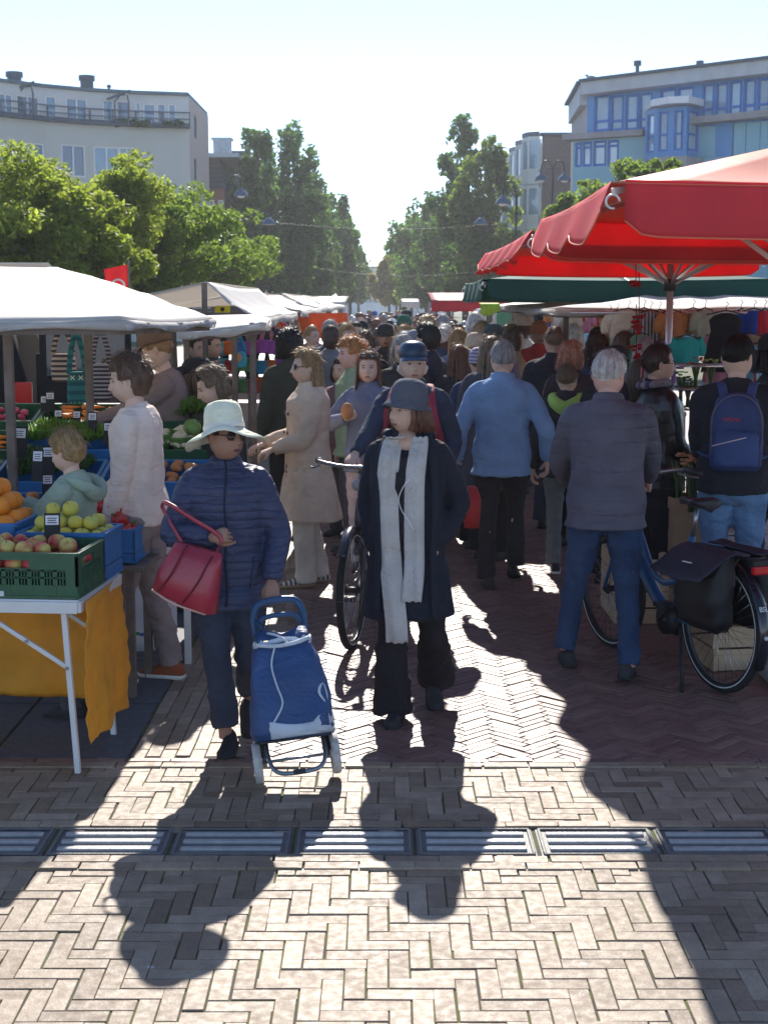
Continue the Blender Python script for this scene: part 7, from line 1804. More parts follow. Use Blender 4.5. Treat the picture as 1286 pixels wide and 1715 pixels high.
pp('man with cropped brown hair and black backpack straps, left of the blond woman', 927, 545, 13.0, 160, skin='light', hair=('crop', 'ash'), top=('jacket', C_('black wind jacket', (.016, .018, .026))), bottom=('trousers', DENIM), build=1.1, lod=1, yaw=R(20))
pp('man in a striped knit beanie and navy coat walking away', 803, 582, 11.9, 175, skin='light', hair=('crop', 'brown'), top=('coat', C_('navy wool coat', (.018, .026, .06))), bottom=('trousers', BLACKC), hat=('beanie', C_('striped beanie', (.10, .10, .18), stripes=((.5, .45, .5), .03, .4, 2))), lod=1)
pp('woman with very long brown hair under a dark hat, left of the steel blue jacket', 822, 562, 11.4, 165, skin='light', hair=('long', 'ash'), top=('coat', C_('charcoal long coat', (.03, .03, .04))), bottom=('trousers', BLACKC), fem=True, lod=1)
pp('man in a dark cap just above the striped beanie', 826, 544, 14.2, 178, skin='light', hair=('crop', 'greybrown'), top=('jacket', C_('grey purple jacket', (.10, .08, .11))), bottom=('trousers', CHAR), hat=('flat', C_('cap dark green', (.03, .045, .04))), lod=1)
pp('small child in a pale beanie and burgundy suit looking sideways above the crowd', 795, 553, 14.6, 120, h=1.72, skin='pink', hair=('crop', 'sandy'), top=('jacket', C_('burgundy suit', (.18, .03, .06))), bottom=('trousers', CHAR), hat=('beanie', C_('beanie oat', (.52, .42, .30))), lod=1)
pp('seller in dark vest with white sleeves and woollen cap under the green umbrella', 877, 524, 17.2, 60, skin='deep', hair=('crop', 'black'), top=('sweater', C_('white shirt sleeves', (.72, .70, .68))), bottom=('trousers', C_('light trousers', (.6, .57, .52))), hat=('beanie', C_('cap oat', (.45, .36, .28))), lod=1, rh=(-.1, -.35, 1.15), lh=(.1, -.38, 1.12))
A13 = pp('young man with thick black hair and dark jacket turning left in mid crowd', 717, 541, 12.9, -120, skin='light', hair=('messy', 'black'), top=('jacket', C_('navy black jacket', (.014, .018, .032))), bottom=('trousers', DENIM), lod=1, yaw=R(-10))
pp('grey haired woman peering over the leather cap', 675, 560, 12.4, 10, skin='light', hair=('bob', 'grey'), top=('coat', C_('black coat two', (.018, .018, .02))), bottom=('trousers', BLACKC), fem=True, lod=1, yaw=R(-20), pitch=R(15))
pp('person in a grey knit beanie behind the woman peering over the cap', 695, 553, 14.4, 172, skin='light', hair=('crop', 'greybrown'), top=('coat', C_('grey coat', (.05, .05, .06))), bottom=('trousers', CHAR), hat=('beanie', C_('beanie grey', (.13, .14, .16))), lod=1)
pp('dark hooded man in a black jacket facing us left of the pale haired woman', 645, 542, 15.8, 0, skin='brown', hair=('crop', 'black'), top=('puffer', C_('black puffer', (.016, .018, .02), quilt=.09)), bottom=('trousers', BLACKC), lod=1, hat=('beanie', C_('hood black', (.02, .02, .022))))
pp('pale blond woman right of the dark hooded man', 676, 544, 16.2, 20, skin='light', hair=('bob', 'blond'), top=('coat', C_('sand coat', (.30, .25, .2))), bottom=('trousers', CHAR), fem=True, lod=1)
pp('woman with dark hair behind the umbrella pole, back to us', 1000, 556, 12.9, 172, skin='light', hair=('wavy', 'darkbrown'), top=('coat', C_('denim blue coat', (.03, .05, .10))), bottom=('trousers', BLACKC), fem=True, lod=1)
pp('brown haired man right of the green umbrella pole, back to us', 1046, 556, 12.4, 178, skin='light', hair=('messy', 'brown'), top=('jacket', C_('dark brown jacket', (.04, .03, .025))), bottom=('trousers', CHAR), lod=1)
pp('person in a flat black cap just left of the white haired man', 1030, 580, 10.4, 160, skin='light', hair=('crop', 'dark'), top=('jacket', C_('black coat three', (.014, .015, .018))), bottom=('trousers', BLACKC), hat=('flat', C_('flat cap black', (.015, .015, .018))), lod=1)
pp('white haired woman left of the woman behind the umbrella pole', 960, 543, 15.2, 160, skin='pink', hair=('bob', 'white'), top=('coat', C_('rose coat', (.25, .12, .12))), bottom=('trousers', CHAR), fem=True, lod=1)
pp('woman with long brown hair and bag strap in front of the beanie child', 768, 570, 12.7, 170, h=1.66, skin='light', hair=('long', 'auburn'), top=('coat', C_('black coat four', (.016, .015, .02))), bottom=('trousers', BLACKC), fem=True, lod=1)
pp('blond woman with loose hair further behind the long brown hair', 767, 549, 15.4, 150, skin='light', hair=('long', 'blond'), top=('coat', C_('blue grey coat', (.08, .10, .15))), bottom=('trousers', CHAR), fem=True, lod=1)
pp('grey haired man in a bright blue jacket far in the crowd', 741, 525, 18.5, 175, skin='light', hair=('grey_short', 'grey'), top=('jacket', C_('royal blue jacket', (.02, .08, .35))), bottom=('trousers', DENIM), lod=1)
pp('pink faced white haired person in black below the green umbrella tip', 796, 523, 17.8, 165, skin='pink', hair=('bob', 'white'), top=('coat', C_('black coat five', (.02, .018, .022))), bottom=('trousers', BLACKC), fem=True, lod=1)
pp('man with sunglasses and grey jacket walking towards us in the hazy left crowd', 597, 538, 17.2, 5, skin='light', hair=('short', 'dark'), top=('jacket', C_('grey lilac jacket', (.13, .12, .15))), bottom=('trousers', BLUEJ), lod=1)
pp('woman with sunglasses in a tan scarf, right of the hazy man', 613, 545, 18.6, -15, skin='light', hair=('bob', 'darkbrown'), top=('coat', C_('tan coat', (.25, .19, .13))), bottom=('trousers', DENIM), fem=True, lod=1, glasses='dark')
pp('curly blond person behind the young man with black hair', 715, 530, 17, 178, skin='light', hair=('curly', 'blond'), top=('jacket', C_('maroon jacket', (.2, .03, .04))), bottom=('trousers', DENIM), lod=1)
# backgrounds: far crowd, a few shared bodies with their own clothes, hair and heights
rc = random.Random(99)
hcols = ['brown', 'darkbrown', 'black', 'grey', 'white', 'blond', 'sandy', 'ash', 'auburn', 'dark']
tc_ = [('black', (.016, .016, .02)), ('navy', (.018, .026, .06)), ('grey', (.12, .12, .13)), ('olive', (.08, .09, .04)), ('burgundy', (.16, .03, .05)), ('sky blue', (.12, .22, .38)), ('camel', (.34, .24, .14)), ('white', (.62, .6, .58)),
       ('bottle green', (.02, .08, .05)), ('red', (.45, .04, .04)), ('charcoal', (.04, .04, .045)), ('rust', (.3, .10, .04)), ('lavender', (.25, .2, .32)), ('denim blue', (.05, .09, .2))]
CM_ = {n_: C_('far ' + n_, c) for n_, c in tc_}; PM_ = [BLACKC, DENIM, BLUEJ, CHAR, TAUPE]
styles = [('short', False, 'jacket', None), ('bob', True, 'coat', None), ('long', True, 'jacket', None), ('crop', False, 'puffer', None), ('messy', False, 'coat', None), ('wavy', True, 'coat', None), ('short', False, 'jacket', 'beanie'), ('crop', False, 'jacket', 'cap')]
spots = []
for i in range(118):
    Y = 14.5 + 44 * (i / 118) ** 1.5 + rc.uniform(-.4, .4); xl, xr = -1.0, 1.55 + min(.5, Y / 60)
    for _ in range(30):
        x = rc.uniform(xl, xr) if Y > 16 else rc.uniform(-.55, 1.2)
        if all((x - a) ** 2 + (Y - b) ** 2 > (.40 if Y < 30 else .34) ** 2 for a, b in spots): break
    spots.append((x, Y))
order = sorted(range(118), key=lambda i: spots[i][0] / spots[i][1])
rank = {i: r for r, i in enumerate(order)}
def ordn(n): return '%d%s' % (n, 'th' if 10 <= n % 100 <= 20 else {1: 'st', 2: 'nd', 3: 'rd'}.get(n % 10, 'th'))
for i, (x, Y) in enumerate(spots):
    k = rc.randrange(8); st, fm, tp, ht = styles[k]; away = rc.random() < (.75 if x > .3 else .35)
    hc_ = rc.choice(hcols); tn_, _c = rc.choice(tc_); h = rc.gauss(1.66 if fm else 1.76, .06); lod = 1 if Y < 19 else 2; v = rc.randrange(2)
    person('%s shopper, %s hair, %s %s, %s from the left in the crowd' % ('far' if Y > 30 else 'distant', {'ash': 'light brown', 'auburn': 'reddish'}.get(hc_, hc_), tn_, tp if tp != 'puffer' else 'padded jacket', ordn(rank[i] + 1)), (x, Y), limit(h, 1.5, 1.92), R((180 if away else 0) + rc.uniform(-35, 35)), rc.choice(['light', 'light', 'pink', 'tan', 'brown', 'deep']),
           (st, hc_), (tp, CM_[tn_]), ('trousers', rc.choice(PM_)), fem=fm, lod=lod, hat=(ht, CM_[rc.choice(tc_)[0]]) if ht else None, key=(k, lod, v), lf=(.1, .14 if v else -.1), rf=(-.1, -.12 if v else .12), yaw=R(20 if v else -15), group='people in the distant crowd')
# extra sellers and browsers at the sides
for (px, top, Y, rz, hc_, st, fm, tn_, lb) in [(330, 560, 13.6, 40, 'dark', 'short', False, 'navy', 'seller in navy behind the backpacks'), (1000, 548, 16.5, 120, 'dark', 'wavy', True, 'black', 'woman browsing beyond the green umbrella pole'), (1080, 566, 12.0, 150, 'grey', 'bob', True, 'grey', 'person in grey behind the ponytail woman'),
                                        (860, 548, 15.5, 100, 'brown', 'bob', True, 'camel', 'woman in camel coat turning towards the cap seller'), (905, 540, 18.5, 140, 'black', 'short', False, 'black', 'man in black right of the cap seller')]:
    pp(lb, px, top, Y, rz, hair=(st, hc_), top=('coat', CM_[tn_]), bottom=('trousers', DENIM), fem=fm, lod=1)
# ================================================================ CARRIED AND WHEELED THINGS
# ---- red handbag
RB = M('handbag red leather', (.33, .02, .045), rough=.38, var=.12, scale=7, bump=.25, bscale=40, spec=.6, coat=.15)
hw_ = wpt(A1, (-.06, -.27, 1.12)); hb = empty('handbag', (-.87, 6.16, .755), R(-14), label='red leather handbag hanging from the forearm of the woman in the white hat', cat='bag')
g = MB(); rs = []
for f, wx, wy, cx in ((0, .120, .045, .02), (.06, .150, .07, .02), (.4, .140, .072, .005), (.8, .118, .05, -.0), (1, .105, .028, -.005)):
    rs.append([Vector((cx + math.copysign(abs(math.cos(q)) ** .5, math.cos(q)) * wx, math.copysign(abs(math.sin(q)) ** .7, math.sin(q)) * wy, f * .25 - .02 + .02 * f * math.cos(q))) for q in [j * math.pi / 12 for j in range(24)]])
g.rings(rs); g.build('bag_body', RB, hb, True)
for x in (-.055, .065): g = MB(); g.tube([(x - .03, -.075, 0), (x, -.077, .1), (x + .008, -.053, .2), (x + .01, -.03, .232)], [(.004, .003)] * 4, 6, k=3); g.build('seam', M('handbag seam', (.12, .01, .02), rough=.6), hb, True)
g = MB(); g.tube([(-.12, -.05, -.012), (0, -.075, -.018), (.14, -.045, -.012)], .005, 6, k=3); g.build('base_piping', M('piping pale', (.6, .35, .3), rough=.5), hb, True)
g = MB(); a_ = Vector((.085, -.02, .225)); b_ = hb.matrix_world.inverted() if False else None
hb.rotation_euler.y = .38
inv_ = Matrix.LocRotScale(hb.location, hb.rotation_euler, hb.scale).inverted()
hand_l = inv_ @ wpt(A1, (-.02, -.29, 1.145)); elb = inv_ @ wpt(A1, (-.275, -.13, 1.30))
g.tube([(.10, -.01, .20), hand_l + Vector((.01, -.01, -.08)), hand_l, hand_l.lerp(elb, .5) + Vector((0, -.035, .01)), elb + Vector((0, -.03, 0)), elb + Vector((-.03, .04, -.05)), (-.09, .02, .215)], [(.010, .0035)] * 7, 8, k=5, ref=(0, 0, 1)); g.build('strap', RB, hb, True)
# ---- shopping trolley
ax = Vector((-.372, 5.99, .09)); hd = Vector((-.475, 6.20, .80)); U = (hd - ax).normalized(); X_ = Vector((1, .10, 0)); X_ = (X_ - U * X_.dot(U)).normalized(); N_ = U.cross(X_) * -1     # N_ points to the camera
if N_.y > 0: N_ = -N_
tr_ = empty('shopping_trolley', (ax.x, ax.y, 0), label='navy wheeled shopping trolley with pale grey trim pushed by the white hat woman', cat='trolley')
def T3(x, n_, u):
    if u > 0: u *= .86
    return ax - Vector((ax.x, ax.y, 0)) + X_ * x + N_ * n_ + U * u
TBL = C_('trolley navy', (.010, .034, .10), rough=.55, bump=.3, bscale=14, spec=.5); TGR = C_('trolley grey trim', (.45, .50, .56), rough=.6); TFR = M('trolley steel blue grey', (.22, .26, .32), metal=.6, rough=.3); BLK = M('black plastic', (.02, .02, .024), rough=.5)
g = MB(); rs = []
for u, hw, dn, cn_ in ((.10, .165, .115, .10), (.14, .178, .125, .105), (.28, .172, .118, .10), (.44, .148, .108, .088), (.54, .128, .098, .075), (.565, .115, .085, .07)):
    rg = []
    for j in range(28):
        q = 2 * math.pi * j / 28; c_, s_ = math.cos(q), math.sin(q)
        rg.append(T3(math.copysign(abs(c_) ** .45, c_) * hw * (1 + .03 * math.sin(u * 30 + q * 3)), cn_ + math.copysign(abs(s_) ** .55, s_) * dn + .008 * math.sin(q * 4 + u * 22), u))
    rs.append(rg)
rs2 = []
for i in range(len(rs) - 1):
    for k in range(4):
        rs2.append([a.lerp(b, k / 4) for a, b in zip(rs[i], rs[i + 1])])
rs2.append(rs[-1]); g.rings(rs2); bag = g.build('bag', TBL, tr_, True); wrinkle(bag.data, .006, 14, seed=4)
g = MB(); g.tube([T3(math.copysign(abs(math.cos(q)) ** .45, math.cos(q)) * .118 , .07 + math.copysign(abs(math.sin(q)) ** .55, math.sin(q)) * .088, .568 + .010 * math.sin(q * 9)) for q in [j * 2 * math.pi / 40 for j in range(41)]], [(.008, .013)] * 41, 6); g.build('gathered_rim', TGR, bag, True)
g = MB()
def fr(x, u, o=.004):
    # point on the front face
    hw = np.interp(u, [.10, .14, .28, .44, .54], [.165, .178, .172, .148, .128]); dn = np.interp(u, [.10, .14, .28, .44, .54], [.115, .125, .118, .108, .098]); cn_ = np.interp(u, [.10, .14, .28, .44, .54], [.10, .105, .10, .088, .075])
    f = limit(abs(x) / hw, 0, .98); return T3(x, cn_ + dn * (1 - f ** 4.4) ** .45 + o, u)
g.sheet([[fr(-.10 + .27 * i / 12, .105 + (.085 - .03 * math.sin(i / 12 * 3.1) + (.02 if i > 8 else 0)) * j / 5, .007) for j in range(6)] for i in range(13)], .004); g.build('front_panel', TGR, bag, True)
g = MB(); g.tube([fr(-.035, .55), fr(-.06, .46), fr(-.05, .36), fr(-.035, .27), fr(-.07, .20), fr(-.10, .155), fr(-.08, .11)], .0042, 6, k=4); g.tube([fr(.145, .20), fr(.15, .28), fr(.14, .34), fr(.12, .30), fr(.14, .25)], [.003, .006, .005, .006, .003], 6, k=3); g.build('piping', TGR, bag, True)
g = MB(); gr = []
for i in range(9):
    gr.append([T3((j / 8 - .5) * .22 * (1 - .1 * i / 8), .16 - .12 * i / 8 - .03 * math.sin(j / 8 * math.pi) * (1 - i / 8), .575 + .05 * math.sin(i / 8 * 2.6) + .012 * math.sin(j * 1.1)) for j in range(9)])
g.sheet(gr, .006); g.build('flap', TBL, bag, True); g = MB(); g.tube([T3(-.11, .165, .565), T3(-.04, .185, .548), T3(.04, .185, .55), T3(.11, .165, .57)], .009, 8, k=3); g.tube([T3(-.06, .12, .62), T3(-.02, .16, .60), T3(.02, .175, .56)], .006, 6, k=3); g.build('flap_trim', TGR, bag, True)
for s in (-1, 1):
    g = MB(); g.tube([T3(s * .135, -.005, -.02), T3(s * .135, -.01, .30), T3(s * .105, -.01, .64)], .0095, 10); g.build('frame_tube', TFR, tr_, True)
    wc = T3(s * .165, 0, 0); R4 = Matrix((N_, U, X_)).transposed()
    g = MB(); g.lathe(wc, [(.062, -.017), (.083, -.018), (.089, -.010), (.089, .010), (.083, .018), (.062, .017)], 30, 0, R4); wl = g.build('wheel', M('wheel rubber light grey', (.50, .49, .47), rough=.7, var=.2, scale=40), tr_, True)
    g = MB()
    for k in range(6):
        a = k * math.pi / 3; g.bar(wc, wc + R4 @ Vector((math.cos(a) * .064, math.sin(a) * .064, 0)), .018, .01, up=tuple(R4.col[2]))
    g.lathe(wc, [(.058, -.012), (.066, -.014), (.066, .014), (.058, .012)], 24, 0, R4); g.tube([wc - X_ * .02, wc + X_ * .02], .016, 12); g.build('rim', M('rim pale', (.55, .55, .56), rough=.4), wl, False)
    g = MB(); g.bar(T3(s * .135, -.01, .02), T3(s * .135, -.01, .12), .03, .04); g.build('axle_bracket', BLK, tr_, bevel=.003)
g = MB(); g.tube([T3(-.16, 0, 0), T3(.16, 0, 0)], .007, 8); g.build('axle', TFR, tr_, True)
g = MB(); g.tube([T3(-.12, .02, .085), T3(-.12, .10, .03), T3(-.105, .155, -.03), T3(-.06, .17, -.055), T3(.06, .17, -.055), T3(.105, .155, -.03), T3(.12, .10, .03), T3(.12, .02, .085)], .009, 10, k=4); g.build('front_foot', TFR, tr_, True)
g = MB(); g.box(T3(0, .17, -.055), (.05, .022, .022), 0, Matrix((X_, N_, U)).transposed()); g.build('foot_clip', BLK, tr_)
g = MB(); g.box(T3(0, .09, .095), (.30, .20, .012), 0, Matrix((X_, -N_, U)).transposed()); g.build('base_plate', BLK, tr_, bevel=.003)
HBL = M('handle blue plastic', (.03, .08, .17), rough=.4)
g = MB(); g.tube([T3(-.105, -.01, .62), T3(-.107, -.01, .72), T3(-.085, -.01, .775), T3(-.04, -.01, .79), T3(.04, -.01, .79), T3(.085, -.01, .775), T3(.107, -.01, .72), T3(.105, -.01, .62)], .016, 12, k=4); g.build('handle', HBL, tr_, True)
g = MB(); g.tube([T3(-.09, .01, .66), T3(-.07, .04, .70), T3(0, .055, .71), T3(.07, .04, .70), T3(.09, .01, .66)], .011, 10, k=3); g.tube([T3(-.10, .03, .70), T3(-.05, .08, .60), T3(-.06, .09, .55)], .007, 6, k=2); g.build('carry_grip', HBL, tr_, True)
# ---- bicycles
TY = M('tyre rubber', (.022, .022, .024), rough=.8, bump=.3, bscale=120); SPK = M('spoke steel', (.5, .5, .52), metal=1, rough=.25)
def wheelset(name, c, r, dirv, parent, stripe=True):
    """wheel in the vertical plane through dirv"""
    d = Vector(dirv).normalized(); z = Vector((0, 0, 1)); ax_ = d.cross(z); Rm = Matrix((d, z, ax_)).transposed(); c = Vector(c)
    g = MB(); g.tube([c + (d * math.cos(a) + z * math.sin(a)) * (r - .022) for a in [j * 2 * math.pi / 60 for j in range(61)]], .022, 12, cap=False); w_ = g.build(name, TY, parent, True)
    g = MB(); g.lathe(c, [(r - .052, -.011), (r - .040, -.013), (r - .036, -.010), (r - .036, .010), (r - .040, .013), (r - .052, .011), (r - .052, -.011)], 60, 0, Rm); g.build('rim', M('rim black', (.03, .03, .035), rough=.3), w_, True)
    if stripe: g = MB(); g.lathe(c, [(r - .034, -.0205), (r - .028, -.0225), (r - .028, .0225), (r - .034, .0205)], 60, 0, Rm); g.build('reflex_stripe', M('reflex stripe', (.7, .7, .7), rough=.3), w_, True)
    g = MB()
    for k in range(32):
        a = k * 2 * math.pi / 32; b = a + (.35 if k % 2 else -.35); s = .03 * (1 if (k // 2) % 2 else -1)
        g.tube([c + ax_ * s + (d * math.cos(b) + z * math.sin(b)) * .03, c + (d * math.cos(a) + z * math.sin(a)) * (r - .045)], .0013, 4)
    g.build('spokes', SPK, w_, True); g = MB(); g.tube([c - ax_ * .05, c + ax_ * .05], .018, 12); g.tube([c - ax_ * .032, c - ax_ * .028], .032, 14); g.tube([c + ax_ * .028, c + ax_ * .032], .032, 14); g.build('hub', BLK, w_, True)
    return w_
def bicycle(rear, front, col, label, full=True, trans=0):
    rear, front = Vector(rear), Vector(front); d = (front - rear); wb_ = d.length; d.normalize(); s = Vector((d.y, -d.x, 0))      # s: right-hand side when riding
    root = empty('bicycle', (rear.x, rear.y, 0), label=label, cat='bicycle')
    def Q(f, z, l=0): return d * f + Vector((0, 0, z)) + s * l
    r = .35; FRM = M('bike frame ' + label[:12], col, rough=.3, coat=.5, var=.06)
    wheelset('rear_wheel', Q(0, r), r, d, root); wheelset('front_wheel', Q(wb_, r), r, d, root)
    g = MB(); bb_ = Q(.45, .30); st = Q(.28, .78); ht, hb2 = Q(wb_ - .22, .86), Q(wb_ - .17, .66)
    g.tube([st, bb_], .018, 12); g.tube([ht, hb2], .024, 12)
    if full: g.tube([hb2 + Vector((0, 0, .02)), Q(.62, .40), bb_], [.036, .036, .034], 14, k=3); g.tube([Q(.36, .52), Q(.62, .50), ht - Vector((0, 0, .03))], .018, 10, k=3)
    else: g.tube([hb2, bb_], .02, 10); g.tube([Q(.30, .70), ht - Vector((0, 0, .02))], .017, 10)
    for l in (-.06, .06): g.tube([Q(0, r, l), bb_ + s * l * .5], .010, 8); g.tube([Q(0, r, l), st - Vector((0, 0, .08)) + s * l * .3], .008, 8)
    g.build('frame', FRM, root, True)
    g = MB(); g.tube([hb2, Q(wb_ - .145, .58), Q(wb_ - .10, .55)], .02, 10)
    for l in (-.055, .055): g.tube([Q(wb_ - .15, .70, l * .8), Q(wb_ - .13, .62, l), Q(wb_, r, l)], [.012, .014, .010], 8, k=3)
    g.build('fork', FRM, root, True)
    g = MB(); g.tube([ht, Q(wb_ - .25, 1.02)], .014, 10); g.tube([Q(wb_ - .25, 1.02), Q(wb_ - .22, 1.05)], .017, 10); g.tube([Q(wb_ - .42, 1.06, -.29), Q(wb_ - .28, 1.07, -.26), Q(wb_ - .22, 1.05, -.1), Q(wb_ - .22, 1.05, .1), Q(wb_ - .28, 1.07, .26), Q(wb_ - .42, 1.06, .29)], .011, 10, k=4); hbv = g.build('handlebar', M('handlebar grey', (.25, .25, .26), metal=.8, rough=.3), root, True)
    for q in (-1, 1):
        g = MB(); g.tube([Q(wb_ - .44, 1.06, q * .292), Q(wb_ - .31, 1.07, q * .275)], .017, 10); g.build('grip', BLK, hbv, True)
        g = MB(); g.tube([Q(wb_ - .27, 1.05, q * .25), Q(wb_ - .29, 1.03, q * .30), Q(wb_ - .36, 1.03, q * .33)], .006, 6, k=2); g.build('brake_lever', M('handlebar grey', (.2, .2, .2)), hbv, True)
    g = MB(); g.ell(Q(wb_ - .14, .95), (.03, .03, .035), 12, 8); g.build('headlight', M('lamp housing', (.3, .3, .32), rough=.3), root, True)
    g = MB(); g.tube([st, Q(.25, .93)], .013, 10); g.build('seat_post', M('handlebar grey', (.2, .2, .2)), root, True)
    g = MB(); rs = []
    for f, hw, zt in ((-.13, .02, .0), (-.125, .07, .012), (-.08, .085, .018), (-.02, .065, .006), (.05, .034, .0), (.13, .022, .0), (.15, .010, -.006)):
        rs.append([Q(.25 + f, .965 + zt + (.020 * math.sin(q) if math.sin(q) > 0 else .040 * math.sin(q) * (1 if f < 0 else .6)), math.cos(q) * hw) for q in [j * 2 * math.pi / 16 for j in range(16)]])
    g.rings(rs); g.build('saddle', M('saddle black', (.022, .022, .028), rough=.4, bump=.1), root, True)
    g = MB(); g.tube([bb_ - s * .07, bb_ + s * .07], .022, 12)
    g.lathe(bb_ + s * .05, [(.085, -.004), (.10, -.004), (.10, .004), (.085, .004), (.085, -.004)], 36, 0, Matrix((d, Vector((0, 0, 1)), s)).transposed())
    g.tube([bb_ + s * .08, bb_ + s * .085 + d * .12 - Vector((0, 0, .11))], .010, 8); g.tube([bb_ - s * .08, bb_ - s * .085 - d * .12 + Vector((0, 0, .11))], .010, 8)
    for q in (1, -1): pc = bb_ + s * .13 * q + d * .12 * q - Vector((0, 0, .11 * q)); g.box(pc, (.09, .09, .022), 0, Euler((0, 0, math.atan2(d.y, d.x))).to_matrix())
    g.tube([bb_ + s * .045 + Vector((0, 0, .095)), Q(0, r + .035, .045)], .005, 6); g.tube([bb_ + s * .045 - Vector((0, 0, .095)), Q(0, r - .035, .045)], .005, 6); g.build('crankset', BLK, root, True)
    if full: g = MB(); g.tube([bb_ - s * .05, bb_ + s * .05], .085, 20); g.build('motor', BLK, root, True)
    def guard(cx, a0, a1, wd, name, mat=BLK):
        g = MB(); g.sheet([[Q(cx + math.cos(a) * (r + .028 - .006 * (v - 1) ** 2 * 2), r + math.sin(a) * (r + .028 - .012 * (v - 1) ** 2), (v - 1) * wd) for v in (0, .5, 1, 1.5, 2)] for a in [a0 + (a1 - a0) * j / 24 for j in range(25)]], .004); return g.build(name, mat, root, True)
    mgd = guard(0, R(25), R(205), .034, 'rear_mudguard', M('mudguard black gloss', (.015, .016, .025), rough=.15, coat=.6)); guard(wb_, R(40), R(160), .030, 'front_mudguard', M('mudguard black gloss', (.015, .016, .025)))
    if full:
        g = MB(); g.tube([Q(.20, .74, .045), Q(-.28, .75, .045), Q(-.30, .75, 0), Q(-.28, .75, -.045), Q(.20, .74, -.045)], .008, 8)
        for l in (-.06, .06): g.tube([Q(-.02, .36, l), Q(-.10, .55, l * 1.1), Q(-.20, .75, l * .8)], .006, 8, k=2); g.tube([Q(0, .36, l), Q(.05, .74, l * .8)], .006, 8)
        g.tube([Q(-.02, .745, .04), Q(-.02, .745, -.04)], .006, 6); g.build('luggage_rack', BLK, root, True)
        g = MB(); ez = Euler((0, 0, math.atan2(s.y, s.x))).to_matrix(); g.box(Q(-.335, .70), (.13, .035, .045), 0, ez); g.build('rear_light', M('rear light red', (.55, .01, .015), rough=.2, coat=.6, var=.05), root, bevel=.01)
        g = MB(); g.box(Q(-.325, .735), (.14, .05, .03), 0, ez); g.build('light_housing', BLK, root, bevel=.006)
        g = MB(); g.tube([Q(.28, .28, -.06), Q(.10, .03, -.16)], .010, 8); g.tube([Q(.12, .035, -.15), Q(.04, .015, -.20)], .013, 8); g.build('kickstand', BLK, root, True)
        # small white lettering on the mudguard
        fc = bpy.data.curves.new('lettering', 'FONT'); fc.body = 'BSL'; fc.size = .036; fc.extrude = .0015; fc.align_x = 'CENTER'; to = bpy.data.objects.new('lettering', fc); COL.objects.link(to)
        dg = bpy.context.evaluated_depsgraph_get(); me = bpy.data.meshes.new_from_object(to.evaluated_get(dg)); bpy.data.objects.remove(to)
        a_ = R(158); nn_ = (-d * -math.cos(a_) * -1); outv = (d * math.cos(a_) + Vector((0, 0, 1)) * math.sin(a_)).normalized(); upv = (Vector((0, 0, 1)) - outv * outv.z).normalized(); rgt = upv.cross(outv)
        o = bpy.data.objects.new('lettering', me); COL.objects.link(o); me.materials.clear(); me.materials.append(M('lettering white', (.75, .8, .85), rough=.4)); o.parent = mgd
        Mx_ = Matrix((rgt, upv, outv)).transposed().to_4x4(); Mx_.translation = Q(0, r) + outv * (r + .034); o.matrix_local = Mx_
        g = MB(); c = Q(0, r) + (d * math.cos(R(178)) + Vector((0, 0, 1)) * math.sin(R(178))).normalized() * (r + .030); g.ell(c, (.012, .012, .012), 10, 6); g.build('reflector', M('reflector', (.6, .6, .6), rough=.2), mgd, True)
    return root, Q, d, s
rW, fW = G(1203, 1158), G(1022, 1083)
bk, Q1, d1, s1 = bicycle(rW, fW, (.015, .09, .22), 'blue electric city bicycle pushed by the white haired man, black panniers on its rack')
PAN = M('pannier fabric black', (.014, .014, .016), rough=.55, bump=.35, bscale=25, spec=.4); FLP = M('pannier flap purple black', (.028, .025, .042), rough=.6, bump=.3, bscale=25)
for q, lb in ((-1, 'black pannier bag with a purple black flap on the left of the bicycle rack'), (1, 'black pannier bag on the far right side of the bicycle rack')):
    o = empty('pannier_bag', (rW.x, rW.y, 0), label=lb, cat='bag', group='pannier bags on the bicycle'); g = MB(); rs = []
    for z, hw, th_, off in ((.36, .13, .05, .12), (.40, .17, .075, .14), (.52, .185, .09, .15), (.66, .18, .085, .14), (.75, .165, .06, .115)):
        rs.append([Q1(-.05 + math.copysign(abs(math.cos(a)) ** .5, math.cos(a)) * hw, z, q * (off + math.copysign(abs(math.sin(a)) ** .6, math.sin(a)) * th_)) for a in [j * 2 * math.pi / 24 for j in range(24)]])
    rs2 = []
    for i in range(len(rs) - 1):
        for k in range(5): rs2.append([a.lerp(b, k / 5) for a, b in zip(rs[i], rs[i + 1])])
    rs2.append(rs[-1]); g.rings(rs2); pb = g.build('bag_body', PAN, o, True); wrinkle(pb.data, .009, 12, seed=2 + q)
    g = MB(); g.sheet([[Q1(-.05 + (j / 12 - .5) * .44, .775 - (.012 if i < 2 else 0) - .18 * max(0, (i / 10 - .25)) ** 1.3 - .02 * math.sin(j / 12 * math.pi) * (i / 10), q * (.03 + .30 * (i / 10) ** .9)) for j in range(13)] for i in range(11)], .008); fo = g.build('flap', FLP, o, True); wrinkle(fo.data, .006, 10, seed=7)
    if q < 0: g = MB(); g.bar(Q1(-.10, .715, -.262), Q1(-.02, .712, -.258), .012, .004); g.build('logo_strip', M('lettering white', (.7, .7, .7)), fo)
bk2, Q2, d2, s2 = bicycle((.02, 9.42, 0), (-.186, 8.36, 0), (.05, .05, .06), 'plain dark bicycle wheeled by the man in the leather cap, half hidden by the parka', full=False)
